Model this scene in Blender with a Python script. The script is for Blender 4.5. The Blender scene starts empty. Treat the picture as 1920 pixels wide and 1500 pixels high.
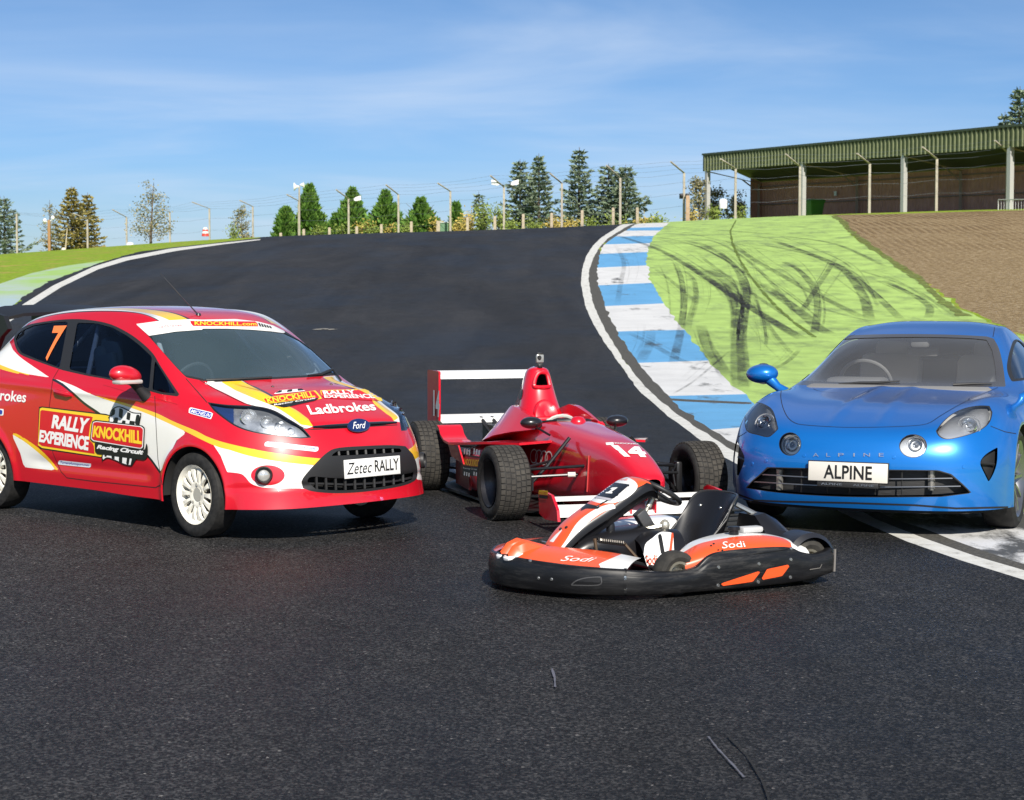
import bpy, bmesh, math, random
import numpy as np
from mathutils import Vector, Matrix, noise
from mathutils.bvhtree import BVHTree
from mathutils.geometry import tessellate_polygon
random.seed(7); np.random.seed(7)
R = math.radians; PI = math.pi
SC = bpy.context.scene; COL = SC.collection
# ------------------------------------------------------------------ camera, sky, sun, exposure
W, H, F, CH, HOR = 1920.0, 1500.0, 3500.0, 1.65, 546.0
PITCH = math.atan((H/2-HOR)/F)
cam = bpy.data.objects.new('camera', bpy.data.cameras.new('camera')); COL.objects.link(cam)
cam.location = (0, 0, CH); cam.rotation_euler = (PI/2-PITCH, 0, 0)
cam.data.sensor_width = 36; cam.data.lens = 36*F/W; cam.data.clip_end = 9000; cam.data.clip_start = .05
cam.data.dof.use_dof = True; cam.data.dof.focus_distance = 12.6; cam.data.dof.aperture_fstop = 9
SC.camera = cam
SUN_EL, SUN_AZ = 36.0, 12.0      # azimuth: degrees to the right of straight behind the camera
sd = Vector((math.sin(R(SUN_AZ))*math.cos(R(SUN_EL)), -math.cos(R(SUN_AZ))*math.cos(R(SUN_EL)), math.sin(R(SUN_EL))))
sun = bpy.data.objects.new('sun', bpy.data.lights.new('sun', 'SUN')); COL.objects.link(sun)
sun.data.energy = 5.0; sun.data.angle = R(.53); sun.data.color = (1, .94, .84)
sun.rotation_euler = sd.to_track_quat('Z', 'Y').to_euler(); sun.location = (4, -10, 12)
SC.view_settings.view_transform = 'Standard'; SC.view_settings.look = 'None'
SC.view_settings.exposure = .42; SC.view_settings.gamma = 1
world = bpy.data.worlds.new('World'); SC.world = world; world.use_nodes = True
def N(nt, t, **kw):
    n = nt.nodes.new(t)
    for k, v in kw.items(): setattr(n, k, v)
    return n
def build_sky():
    nt = world.node_tree; nt.nodes.clear(); L = nt.links.new
    out = N(nt, 'ShaderNodeOutputWorld'); bg = N(nt, 'ShaderNodeBackground'); bg.inputs[1].default_value = .055
    sky = N(nt, 'ShaderNodeTexSky', sky_type='NISHITA', sun_disc=False)
    sky.sun_elevation = R(SUN_EL); sky.sun_rotation = math.atan2(sd.x, sd.y)
    sky.air_density = 1.0; sky.dust_density = .3; sky.ozone_density = 2.2; sky.altitude = 200
    tc = N(nt, 'ShaderNodeTexCoord'); sp = N(nt, 'ShaderNodeSeparateXYZ'); L(tc.outputs['Generated'], sp.inputs[0])
    zz = N(nt, 'ShaderNodeMath', operation='MAXIMUM'); L(sp.outputs[2], zz.inputs[0]); zz.inputs[1].default_value = 0
    za = N(nt, 'ShaderNodeMath', operation='ADD'); L(zz.outputs[0], za.inputs[0]); za.inputs[1].default_value = .05
    dx = N(nt, 'ShaderNodeMath', operation='DIVIDE'); L(sp.outputs[0], dx.inputs[0]); L(za.outputs[0], dx.inputs[1])
    dy = N(nt, 'ShaderNodeMath', operation='DIVIDE'); L(sp.outputs[1], dy.inputs[0]); L(za.outputs[0], dy.inputs[1])
    cb = N(nt, 'ShaderNodeCombineXYZ'); L(dx.outputs[0], cb.inputs[0]); L(dy.outputs[0], cb.inputs[1])
    def layer(scale, rot, nscale, dist, lo, hi, off):
        mp = N(nt, 'ShaderNodeMapping'); mp.inputs['Scale'].default_value = scale; mp.inputs['Rotation'].default_value = (0, 0, rot)
        mp.inputs['Location'].default_value = off
        L(cb.outputs[0], mp.inputs[0])
        nz = N(nt, 'ShaderNodeTexNoise'); nz.inputs['Scale'].default_value = nscale; nz.inputs['Detail'].default_value = 7
        nz.inputs['Roughness'].default_value = .52; nz.inputs['Distortion'].default_value = dist
        L(mp.outputs[0], nz.inputs['Vector'])
        mr = N(nt, 'ShaderNodeMapRange', interpolation_type='SMOOTHSTEP'); L(nz.outputs[0], mr.inputs[0])
        mr.inputs[1].default_value = lo; mr.inputs[2].default_value = hi
        return mr.outputs[0]
    a = layer((.42, .40, 1), .06, 1.2, .7, .42, .84, (3.1, 1.2, 0))
    b = layer((.16, .30, 1), -.04, 1.3, .3, .40, .86, (8.4, 5.2, 0))
    m1 = N(nt, 'ShaderNodeMath', operation='MULTIPLY'); L(a, m1.inputs[0]); m1.inputs[1].default_value = .55
    m2 = N(nt, 'ShaderNodeMath', operation='MULTIPLY'); L(b, m2.inputs[0]); m2.inputs[1].default_value = .55
    ad = N(nt, 'ShaderNodeMath', operation='ADD', use_clamp=True); L(m1.outputs[0], ad.inputs[0]); L(m2.outputs[0], ad.inputs[1])
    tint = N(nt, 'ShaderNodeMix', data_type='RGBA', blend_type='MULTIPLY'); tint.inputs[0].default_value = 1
    L(sky.outputs[0], tint.inputs[6]); tr = ramp(nt, zz.outputs[0], [(0, (.78, .97, 1.36)), (.07, (.64, .92, 1.42)), (.16, (.62, .86, 1.22)), (.38, (1.0, 1.06, 1.16)), (1, (1.1, 1.1, 1.15))]); L(tr.outputs[0], tint.inputs[7])  # unseen upper sky is whitened to add fill and paler bonnet reflections
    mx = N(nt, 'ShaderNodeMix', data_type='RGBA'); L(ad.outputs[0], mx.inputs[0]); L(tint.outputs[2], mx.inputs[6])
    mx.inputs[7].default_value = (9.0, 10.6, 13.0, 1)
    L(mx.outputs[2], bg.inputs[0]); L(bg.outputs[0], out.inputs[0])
# ------------------------------------------------------------------ projection helpers
CP, SP = math.cos(PITCH), math.sin(PITCH)
def project(P):
    P = np.asarray(P, float); X, Y, Z = P[..., 0], P[..., 1], P[..., 2]-CH
    d = Y*CP-Z*SP; u = Y*SP+Z*CP
    d = np.where(np.abs(d) < 1e-6, 1e-6, d)
    q = np.stack([W/2+F*X/d, H/2-F*u/d], -1)
    q[d < .5] = (-9e4, 9e4)
    return q
def ray(px, py):
    a = (px-W/2)/F; b = (H/2-py)/F
    return np.array([a, CP+b*SP, -SP+b*CP])
def zoomed(x0, y0, s): return lambda pts: [(x0+x/s, y0+y/s) for x, y in pts]
# ------------------------------------------------------------------ materials
MATS = {}
def mat(name, color=(.5, .5, .5), rough=.5, metal=0, coat=0, spec=.5, fn=None, back=False, flake=0):
    if name in MATS: return MATS[name]
    m = bpy.data.materials.new(name); m.use_nodes = True; nt = m.node_tree
    b = nt.nodes['Principled BSDF']
    b.inputs['Base Color'].default_value = (*color, 1); b.inputs['Roughness'].default_value = rough
    b.inputs['Metallic'].default_value = metal; b.inputs['Coat Weight'].default_value = coat
    b.inputs['Coat Roughness'].default_value = .04; b.inputs['Specular IOR Level'].default_value = spec
    if fn: fn(nt, b)
    if back:      # the inner side of a body panel is unpainted dark
        g = N(nt, 'ShaderNodeNewGeometry'); d = N(nt, 'ShaderNodeBsdfDiffuse'); d.inputs[0].default_value = (.012, .012, .014, 1)
        mx = N(nt, 'ShaderNodeMixShader'); nt.links.new(g.outputs['Backfacing'], mx.inputs[0])
        nt.links.new(b.outputs[0], mx.inputs[1]); nt.links.new(d.outputs[0], mx.inputs[2])
        nt.links.new(mx.outputs[0], nt.nodes['Material Output'].inputs[0])
    MATS[name] = m
    return m
def noise_node(nt, scale, detail=4, rough=.55, coord='Object', sc=(1, 1, 1), dist=0):
    tc = N(nt, 'ShaderNodeTexCoord'); mp = N(nt, 'ShaderNodeMapping'); mp.inputs['Scale'].default_value = sc
    nt.links.new(tc.outputs[coord], mp.inputs[0])
    n = N(nt, 'ShaderNodeTexNoise'); n.inputs['Scale'].default_value = scale; n.inputs['Detail'].default_value = detail
    n.inputs['Roughness'].default_value = rough; n.inputs['Distortion'].default_value = dist
    nt.links.new(mp.outputs[0], n.inputs['Vector']); return n
def ramp(nt, src, stops, interp='LINEAR'):
    r = N(nt, 'ShaderNodeValToRGB'); r.color_ramp.interpolation = interp
    e = r.color_ramp.elements
    while len(e) < len(stops): e.new(.5)
    for q, (p, c) in zip(e, stops): q.position = p; q.color = (*c, 1) if len(c) == 3 else c
    nt.links.new(src, r.inputs[0]); return r
def mixc(nt, fac, a, b, mode='MIX'):
    m = N(nt, 'ShaderNodeMix', data_type='RGBA', blend_type=mode)
    for v, i in ((fac, 0), (a, 6), (b, 7)):
        if isinstance(v, (int, float)): m.inputs[i].default_value = v
        elif isinstance(v, tuple): m.inputs[i].default_value = (*v, 1) if len(v) == 3 else v
        else: nt.links.new(v, m.inputs[i])
    return m.outputs[2]
def bump(nt, b, src, strength=.3, dist=.01):
    n = N(nt, 'ShaderNodeBump'); n.inputs['Strength'].default_value = strength; n.inputs['Distance'].default_value = dist
    nt.links.new(src, n.inputs['Height']); nt.links.new(n.outputs[0], b.inputs['Normal']); return n
def speckled(name, c1, c2, scale, rough=.6, bmp=.2, dist=.004, coat=0, sc=(1, 1, 1), metal=0):
    def fn(nt, b):
        n = noise_node(nt, scale, 5, .6, sc=sc)
        r = ramp(nt, n.outputs[0], [(.32, c1), (.68, c2)]); nt.links.new(r.outputs[0], b.inputs['Base Color'])
        if bmp: bump(nt, b, n.outputs[0], bmp, dist)
    return mat(name, c1, rough, metal, coat, fn=fn)
def glass(name, tint, refl=1.0, rough=.0, refl_haze=None, haze_fac=0):
    if name in MATS: return MATS[name]
    m = bpy.data.materials.new(name); m.use_nodes = True; nt = m.node_tree; nt.nodes.clear()
    o = N(nt, 'ShaderNodeOutputMaterial'); t = N(nt, 'ShaderNodeBsdfTransparent'); t.inputs[0].default_value = (*tint, 1)
    g = N(nt, 'ShaderNodeBsdfGlossy'); g.inputs['Roughness'].default_value = rough; g.inputs[0].default_value = (.95, .97, 1, 1)
    fr = N(nt, 'ShaderNodeFresnel'); fr.inputs[0].default_value = 1.5
    mu = N(nt, 'ShaderNodeMath', operation='MULTIPLY', use_clamp=True); mu.inputs[1].default_value = refl; nt.links.new(fr.outputs[0], mu.inputs[0])
    mx = N(nt, 'ShaderNodeMixShader'); nt.links.new(mu.outputs[0], mx.inputs[0]); nt.links.new(t.outputs[0], mx.inputs[1]); nt.links.new(g.outputs[0], mx.inputs[2])
    last = mx.outputs[0]
    if refl_haze:      # pale diffuse veil painted in for reflected haze on the pane
        d = N(nt, 'ShaderNodeBsdfDiffuse'); d.inputs[0].default_value = (*refl_haze, 1); m2 = N(nt, 'ShaderNodeMixShader'); m2.inputs[0].default_value = haze_fac
        nt.links.new(last, m2.inputs[1]); nt.links.new(d.outputs[0], m2.inputs[2]); last = m2.outputs[0]
    nt.links.new(last, o.inputs[0]); MATS[name] = m; return m
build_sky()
# ------------------------------------------------------------------ objects
def tag(o, label=None, cat=None, group=None, kind=None):
    if label: o['label'] = label
    if cat: o['category'] = cat
    if group: o['group'] = group
    if kind: o['kind'] = kind
    return o
def empty(name, loc=(0, 0, 0), rz=0, s=1):
    o = bpy.data.objects.new(name, None); COL.objects.link(o); o.location = loc; o.rotation_euler = (0, 0, rz); o.scale = (s, s, s)
    o.empty_display_size = .2; return o
def link(name, me, mats, parent=None, loc=None, smooth=True):
    o = bpy.data.objects.new(name, me); COL.objects.link(o)
    for m in (mats if isinstance(mats, (list, tuple)) else [mats]): me.materials.append(m)
    if parent: o.parent = parent
    if loc is not None: o.location = loc
    return o
def copy_tree(o, parent=None):
    c = o.copy(); COL.objects.link(c); c.parent = parent
    for ch in [x for x in KIDS.get(o.name, [])]: copy_tree(ch, c)
    return c
KIDS = {}
class MB:
    """collects shapes; build() links them as one mesh object"""
    def __init__(s): s.v = []; s.f = []; s.sm = []; s.mi = []
    def add(s, v, f, smooth=False, mi=0):
        b = len(s.v); s.v += [tuple(map(float, p)) for p in v]; s.f += [tuple(i+b for i in q) for q in f]
        s.sm += [smooth]*len(f); s.mi += [mi]*len(f); return s
    def box(s, c, d, rot=None, bev=0, mi=0):
        hx, hy, hz = d[0]/2, d[1]/2, d[2]/2
        if bev:
            bm = bmesh.new(); bmesh.ops.create_cube(bm, size=1)
            for q in bm.verts: q.co = Vector((q.co.x*d[0], q.co.y*d[1], q.co.z*d[2]))
            bmesh.ops.bevel(bm, geom=bm.edges[:], offset=bev, segments=2, affect='EDGES', profile=.5)
            bm.verts.index_update(); v = [q.co.copy() for q in bm.verts]; f = [[q.index for q in w.verts] for w in bm.faces]; bm.free()
        else:
            v = [Vector((x*hx, y*hy, z*hz)) for x in (-1, 1) for y in (-1, 1) for z in (-1, 1)]
            f = [(0, 1, 3, 2), (4, 6, 7, 5), (0, 4, 5, 1), (2, 3, 7, 6), (0, 2, 6, 4), (1, 5, 7, 3)]
        if rot is not None: v = [rot @ p for p in v]
        c = Vector(c); return s.add([p+c for p in v], f, bev > 0, mi)
    def tube(s, pts, r, n=10, cap=True, closed=False, mi=0):
        pts = [Vector(p) for p in pts]; k = len(pts); rr = r if isinstance(r, (list, tuple)) else [r]*k
        v = []; f = []; prev = None
        for i, p in enumerate(pts):
            a = pts[(i-1) % k] if (i or closed) else p; b = pts[(i+1) % k] if (i < k-1 or closed) else p
            t = (b-a).normalized() if (b-a).length > 1e-9 else Vector((0, 0, 1))
            if prev is None: u = t.orthogonal().normalized()
            else:
                u = prev-t*prev.dot(t); u = u.normalized() if u.length > 1e-6 else t.orthogonal().normalized()
            prev = u; w = t.cross(u)
            v += [p+(u*math.cos(2*PI*j/n)+w*math.sin(2*PI*j/n))*rr[i] for j in range(n)]
        for i in range(k if closed else k-1):
            a = i*n; b = ((i+1) % k)*n
            f += [(a+j, a+(j+1) % n, b+(j+1) % n, b+j) for j in range(n)]
        s.add(v, f, True, mi)
        if cap and not closed:
            s.add([v[j] for j in range(n)][::-1], [tuple(range(n))], False, mi); s.add(v[-n:], [tuple(range(n))], False, mi)
        return s
    def lathe(s, prof, n=48, axis='y', c=(0, 0, 0), closed=False, smooth=True, mi=0):
        v = []; f = []; k = len(prof)          # prof: (radius, along axis)
        for j in range(n):
            a = 2*PI*j/n; ca, sa = math.cos(a), math.sin(a)
            for r, h in prof:
                p = {'y': (r*ca, h, r*sa), 'x': (h, r*ca, r*sa), 'z': (r*ca, r*sa, h)}[axis]
                v.append((p[0]+c[0], p[1]+c[1], p[2]+c[2]))
        for j in range(n):
            a = j*k; b = ((j+1) % n)*k
            for i in range(k if closed else k-1): f.append((a+i, a+(i+1) % k, b+(i+1) % k, b+i))
        return s.add(v, f, smooth, mi)
    def loft(s, rings, cap=True, closed=True, smooth=True, mi=0):
        n = len(rings[0]); v = [p for r in rings for p in r]; f = []
        for i in range(len(rings)-1):
            for j in range(n if closed else n-1): f.append((i*n+j, i*n+(j+1) % n, (i+1)*n+(j+1) % n, (i+1)*n+j))
        s.add(v, f, smooth, mi)
        if cap and closed: s.add(rings[0][::-1], [tuple(range(n))], False, mi); s.add(rings[-1], [tuple(range(n))], False, mi)
        return s
    def prism(s, poly, d0, d1, axes, smooth=False, mi=0):   # polygon (a,b) extruded; axes(a,b,d)->xyz
        n = len(poly); v = [axes(a, b, d0) for a, b in poly]+[axes(a, b, d1) for a, b in poly]
        tr = tessellate_polygon([[Vector((a, b, 0)) for a, b in poly]])
        f = [tuple(t) for t in tr]+[tuple(i+n for i in t[::-1]) for t in tr]+[(i, (i+1) % n, n+(i+1) % n, n+i) for i in range(n)]
        return s.add(v, f, smooth, mi)
    def ico(s, c, r, sub=2, mi=0):
        bm = bmesh.new(); bmesh.ops.create_icosphere(bm, subdivisions=sub, radius=1)
        r = r if isinstance(r, (tuple, list)) else (r, r, r); bm.verts.index_update()
        s.add([(q.co.x*r[0]+c[0], q.co.y*r[1]+c[1], q.co.z*r[2]+c[2]) for q in bm.verts], [[q.index for q in w.verts] for w in bm.faces], True, mi)
        bm.free(); return s
    def build(s, name, m, parent=None, loc=None, fix=True, xf=None):
        me = bpy.data.meshes.new(name)
        v = s.v if xf is None else [tuple(xf @ Vector(p)) for p in s.v]
        me.from_pydata(v, [], s.f)
        me.polygons.foreach_set('use_smooth', s.sm); me.polygons.foreach_set('material_index', s.mi)
        if fix:
            bm = bmesh.new(); bm.from_mesh(me); bmesh.ops.recalc_face_normals(bm, faces=bm.faces[:]); bm.to_mesh(me); bm.free()
        me.update(); o = link(name, me, m, parent, loc)
        try: me.set_sharp_from_angle(angle=R(38))
        except Exception: pass
        if parent: KIDS.setdefault(parent.name, []).append(o)
        return o
# ------------------------------------------------------------------ surfaces that can be cut along lines
def seg_dist(P, a, b):
    a = np.array(a); b = np.array(b); d = b-a; t = np.clip(((P-a)@d)/max(d@d, 1e-12), 0, 1)
    return np.hypot(*((P-a)-t[:, None]*d).T)
def sdf(P, poly):          # positive inside
    dist = np.full(len(P), 1e9); ins = np.zeros(len(P), bool); n = len(poly)
    x, y = P[:, 0], P[:, 1]
    for i in range(n):
        a, b = poly[i], poly[(i+1) % n]
        dist = np.minimum(dist, seg_dist(P, a, b))
        if a[1] != b[1]:
            c = ((a[1] > y) != (b[1] > y)) & (x < (b[0]-a[0])*(y-a[1])/(b[1]-a[1])+a[0]); ins ^= c
    return np.where(ins, dist, -dist)
class Surf:
    def __init__(s, V, T, Nn=None, M=None):
        s.V = np.asarray(V, float); s.T = np.asarray(T, int).reshape(-1, 3)
        s.M = np.zeros(len(s.T), int) if M is None else M
        if Nn is None:
            fn = np.cross(s.V[s.T[:, 1]]-s.V[s.T[:, 0]], s.V[s.T[:, 2]]-s.V[s.T[:, 0]]); Nn = np.zeros_like(s.V)
            for k in range(3): np.add.at(Nn, s.T[:, k], fn)
            Nn /= np.maximum(np.linalg.norm(Nn, axis=1), 1e-12)[:, None]
        s.N = Nn
    def cut(s, fv, sel=None, eps=1e-4):
        """split the triangles (of sel) along fv=0; returns the inside mask (fv>0)"""
        fv = np.where(np.abs(fv) < eps, 0, fv)
        ft = fv[s.T]; cross = (ft.max(1) > 0) & (ft.min(1) < 0)
        if sel is not None: cross &= sel
        idx = np.nonzero(cross)[0]
        if len(idx):
            nv = []; nn = []; em = {}; base = len(s.V); nt = []; nm = []; src = []
            def mid(a, b):
                k = (a, b) if a < b else (b, a)
                if k not in em:
                    t = fv[k[0]]/(fv[k[0]]-fv[k[1]]); em[k] = base+len(nv)
                    nv.append(s.V[k[0]]*(1-t)+s.V[k[1]]*t); q = s.N[k[0]]*(1-t)+s.N[k[1]]*t; nn.append(q/max(np.linalg.norm(q), 1e-9))
                return em[k]
            for i in idx:
                t = s.T[i]; g = fv[t]; sg = np.sign(g).astype(int)
                if (sg == 0).any():
                    k = int(np.nonzero(sg == 0)[0][0]); a, b, c = t[k], t[(k+1) % 3], t[(k+2) % 3]; m = mid(b, c)
                    new = [(a, b, m), (a, m, c)]
                else:
                    k = [j for j in range(3) if sg[j] != sg[(j+1) % 3] and sg[j] != sg[(j+2) % 3]][0]
                    a, b, c = t[k], t[(k+1) % 3], t[(k+2) % 3]; m, n = mid(a, b), mid(a, c)
                    new = [(a, m, n), (m, b, c), (m, c, n)]
                nt += new; nm += [s.M[i]]*len(new); src += [i]*len(new)
            keep = np.ones(len(s.T), bool); keep[idx] = False
            s.T = np.vstack([s.T[keep], np.array(nt)]); s.M = np.concatenate([s.M[keep], nm])
            if nv: s.V = np.vstack([s.V, nv]); s.N = np.vstack([s.N, nn]); fv = np.concatenate([fv, np.zeros(len(nv))])
            if sel is not None: sel = np.concatenate([sel[keep], np.ones(len(nt), bool)])
        ft = fv[s.T]; r = np.where(ft.max(1) > -ft.min(1), True, False)
        s.sel = sel
        return r & sel if sel is not None else r
    def take(s, mask, shift=0):
        T = s.T[mask]; u, inv = np.unique(T.ravel(), return_inverse=True)
        return Surf(s.V[u]+s.N[u]*shift, inv.reshape(-1, 3), s.N[u], s.M[mask].copy())
    def drop(s, mask): s.T = s.T[~mask]; s.M = s.M[~mask]
    def build(s, name, mats, parent=None, thick=0):
        if len(s.T) == 0: return None
        u, inv = np.unique(s.T.ravel(), return_inverse=True); V = s.V[u]; Nn = s.N[u]; T = inv.reshape(-1, 3)
        me = bpy.data.meshes.new(name); me.from_pydata(V.tolist(), [], T.tolist())
        ml = mats if isinstance(mats, (list, tuple)) else [mats]
        if len(ml) > 1:
            us = np.unique(s.M); mp = {int(k): i for i, k in enumerate(us)}
            me.polygons.foreach_set('material_index', [mp[int(k)] for k in s.M]); ml = [ml[int(k)] for k in us]
        me.polygons.foreach_set('use_smooth', [True]*len(T)); me.update()
        me.normals_split_custom_set_from_vertices(Nn.tolist())
        o = link(name, me, ml, parent)
        if parent: KIDS.setdefault(parent.name, []).append(o)
        return o
def grid_surf(P):          # P[i][j] -> Surf
    P = np.asarray(P); a, b = P.shape[:2]; I = np.arange(a*b).reshape(a, b)
    q = np.stack([I[:-1, :-1], I[1:, :-1], I[1:, 1:], I[:-1, 1:]], -1).reshape(-1, 4)
    return Surf(P.reshape(-1, 3), np.vstack([q[:, [0, 1, 2]], q[:, [0, 2, 3]]]))
def text_mesh(body, shear=0, bold=0, space=1.0):
    cu = bpy.data.curves.new('lettering', 'FONT'); cu.body = body; cu.shear = shear; cu.offset = bold; cu.space_character = space
    cu.resolution_u = 3
    o = bpy.data.objects.new('lettering', cu); COL.objects.link(o)
    dg = bpy.context.evaluated_depsgraph_get(); dg.update()
    me = bpy.data.meshes.new_from_object(o.evaluated_get(dg)); bpy.data.objects.remove(o)
    me.calc_loop_triangles()
    V = np.array([q.co[:2] for q in me.vertices]); T = np.array([t.vertices[:] for t in me.loop_triangles])
    bpy.data.meshes.remove(me)
    V -= V.min(0); V /= np.maximum(V.max(0), 1e-6)
    return V, T
def quadmap(uv, q):        # q: TL,TR,BR,BL
    q = np.array(q, float); u = uv[:, :1]; v = uv[:, 1:]
    return (q[3]*(1-u)+q[2]*u)*(1-v)+(q[0]*(1-u)+q[1]*u)*v
# ------------------------------------------------------------------ ground
CX = [-400, -60, -30, -22, -15, -8, 0, 7, 14, 21, 28, 60, 400]; CZ = [1.0, 2.7, 3.579, 4.183, 4.769, 5.009, 5.219, 5.568, 5.97, 6.208, 6.423, 6.8, 7.5]
def gz(x, y):
    x = np.asarray(x, float); y = np.asarray(y, float)
    top = sum(np.interp(x+d, CX, CZ) for d in (-4, -2, 0, 2, 4))/5*.985
    t = np.clip((y-19)/(112-19), 0, 1); s = .5-.5*np.cos(PI*t)
    return top*s+np.maximum(y-112, 0)*.004
def gpt(px, py):
    d = ray(px, py); t = np.concatenate([np.arange(3, 60, .1), np.arange(60, 130, .25)])
    P = np.array([0, 0, CH])+t[:, None]*d; g = P[:, 2]-gz(P[:, 0], P[:, 1])
    k = np.nonzero(g < 0)[0]
    if len(k):
        i = max(k[0], 1); f = g[i-1]/(g[i-1]-g[i]); tt = t[i-1]+f*(t[i]-t[i-1]); return (d*tt)[:2]
    i = np.argmin(g/np.maximum(t, 1)); return (d*(t[i]+10))[:2]
def gpoly(pts, n=3):
    out = []
    for i in range(len(pts)):
        a, b = np.array(pts[i], float), np.array(pts[(i+1) % len(pts)], float)
        for k in range(n): out.append(tuple(gpt(*(a+(b-a)*k/n))))
    return out
ZR = zoomed(1050, 400, 3.26); ZS = zoomed(1280, 160, 3.0)
def ground():
    u = np.concatenate([-np.geomspace(40, .34, 22), np.linspace(-.33, .36, 300), np.geomspace(.37, 40, 22)])
    y = np.concatenate([np.linspace(-300, 5, 12), np.arange(6, 32, .16), np.arange(32, 118, .55), np.geomspace(119, 5000, 40)])
    X = u[None, :]*np.maximum(y, 26)[:, None]; Y = np.repeat(y[:, None], len(u), 1)
    S = grid_surf(np.stack([X, Y, gz(X, Y)], -1)); S.N *= np.sign(S.N[:, 2:3])
    S.T = S.T[:, ::1] if np.cross(S.V[S.T[0, 1]]-S.V[S.T[0, 0]], S.V[S.T[0, 2]]-S.V[S.T[0, 0]])[2] > 0 else S.T[:, ::-1]
    xy = lambda: S.V[:, :2]
    def paint(poly, m, only=None):
        ins = S.cut(sdf(xy(), poly))
        if only is not None: ins &= np.isin(S.M, only)
        S.M[ins] = m
    # 0 grass 1 asphalt 2 white line 3 worn edge strip 4 kerb white 5 kerb blue 6 green run-off 7 gravel 8 pale run-off
    wl_out = ZR([(432, 62), (330, 100), (250, 150), (200, 200), (160, 260), (135, 340), (128, 420), (140, 500), (165, 590), (205, 680), (260, 770), (330, 870), (400, 970), (480, 1080), (560, 1150), (640, 1220), (720, 1280), (800, 1340), (880, 1400), (960, 1470)])+[(1460, 905), (1600, 972), (1700, 1015), (1800, 1050), (1920, 1087), (2300, 1210), (3300, 1480)]
    wl_in = ZR([(456, 64), (370, 105), (290, 155), (240, 210), (205, 270), (180, 340), (175, 410), (185, 480), (210, 570), (250, 660), (300, 750), (370, 860), (440, 960), (520, 1060), (600, 1135), (680, 1200), (760, 1255), (850, 1320), (930, 1370), (1020, 1430)])+[(1490, 898), (1640, 972), (1730, 1008), (1830, 1043), (1920, 1069), (2300, 1180), (3300, 1430)]
    k_l = ZR([(484, 62), (420, 95), (350, 135), (290, 175), (255, 210), (240, 270), (225, 340), (235, 430), (255, 500), (275, 570), (310, 640), (350, 720), (410, 810), (475, 910), (560, 1010), (660, 1110), (720, 1170), (820, 1260), (920, 1320), (1020, 1385)])+[(1500, 885), (1680, 975), (1780, 1010), (1920, 1058), (2300, 1160), (3300, 1400)]
    k_r = ZR([(674, 56), (620, 100), (575, 140), (548, 190), (535, 240), (530, 310), (560, 420), (600, 490), (635, 550), (700, 640), (765, 710), (830, 800), (890, 880), (980, 980), (1080, 1070), (1170, 1150), (1250, 1230)])+[(1500, 800), (1640, 868), (1800, 925), (2000, 985), (2400, 1080), (3400, 1290)]
    a_l = [(-900, 1050), (-300, 780), (-60, 640), (0, 590), (22, 574), (60, 545), (100, 525), (190, 492), (260, 472), (330, 463), (400, 456), (490, 446)]
    def far(pts, amp=0, step=.5):       # pixels to ground, with a ragged edge of the given width in metres
        g = [np.array(gpt(*p)) for p in pts]
        if not amp: return [tuple(p) for p in g]
        rn = random.Random(len(pts)); out = []
        for a, b in zip(g[:-1], g[1:]):
            L_ = np.hypot(*(b-a)); n = max(1, min(60, int(L_/step))); d = (b-a)/max(L_, 1e-6); nn = np.array([-d[1], d[0]])
            for k in range(n): out.append(tuple(a+(b-a)*k/n+nn*rn.gauss(0, amp)*(k > 0)))
        return out+[tuple(g[-1])]
    left = far(a_l, .04); right = far(wl_out, .007); inner = far(wl_in, .010); kl = far(k_l, .022); kr = far(k_r, .03)
    asphalt = [(-60, -250)]+[(-60, 2)]+left+[(left[-1][0]-2, left[-1][1]+10)]+[(right[0][0], right[0][1]+12)]+right+[(8.5, 4), (40, -250)]
    green = kr[::-1]; g_top = far([(1560, 404), (1585, 425), (1600, 445), (1640, 470), (1690, 505), (1740, 540), (1800, 580), (1860, 607), (1950, 645), (2150, 720), (2500, 800)], .09)
    green = [(30, 8)]+green[:]+[(green[-1][0], green[-1][1]+6)]+[(g_top[0][0], g_top[0][1]+4)]+g_top+[(45, 10)]
    grav = [(g_top[0][0]-.4, g_top[0][1]+3)]+[(p[0]+.12, p[1]) for p in g_top if p[1] > 26]+far([(1850, 585), (1905, 612), (2000, 640), (2400, 720)])+far([(2500, 392), (2200, 388), (1920, 394), (1800, 397), (1650, 402)])
    paint(gpoly([(-400, 700), (-400, 590), (0, 532), (60, 512), (120, 499), (200, 487), (190, 492), (100, 525), (40, 560), (0, 592), (-60, 645)]), 8)
    paint(grav, 7); paint(green, 6); paint(asphalt, 1)
    paint(right+inner[::-1], 2); paint(inner+kl[::-1], 3)
    kerb = kl+kr[::-1]; paint(kerb, 4)
    Ls = ZR([(440, 88), (418, 106), (330, 142), (262, 190), (245, 248), (228, 332), (235, 440), (275, 567), (352, 722), (475, 914), (662, 1116), (925, 1322)])+[(1440, 848), (1560, 912), (1800, 1016)]
    Rs = ZR([(640, 84), (618, 104), (580, 138), (552, 182), (535, 236), (528, 318), (560, 425), (637, 550), (765, 712), (892, 900), (1112, 1106), (1330, 1290)])+[(1560, 826), (1690, 885), (1990, 980)]
    for i in range(0, len(Ls)-1, 2):
        a, b, c, d = [np.array(gpt(*p)) for p in (Ls[i], Rs[i], Rs[i+1], Ls[i+1])]
        a, b = a-(b-a)*.3, b+(b-a)*.3; d, c = d-(c-d)*.3, c+(c-d)*.3
        paint([tuple(p) for p in (a, b, c, d)], 5, [4])
    paint(gpoly(ZR([(585, 1125), (760, 1136), (1170, 1155), (1175, 1168), (760, 1150), (650, 1142)])), 3)
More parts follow.
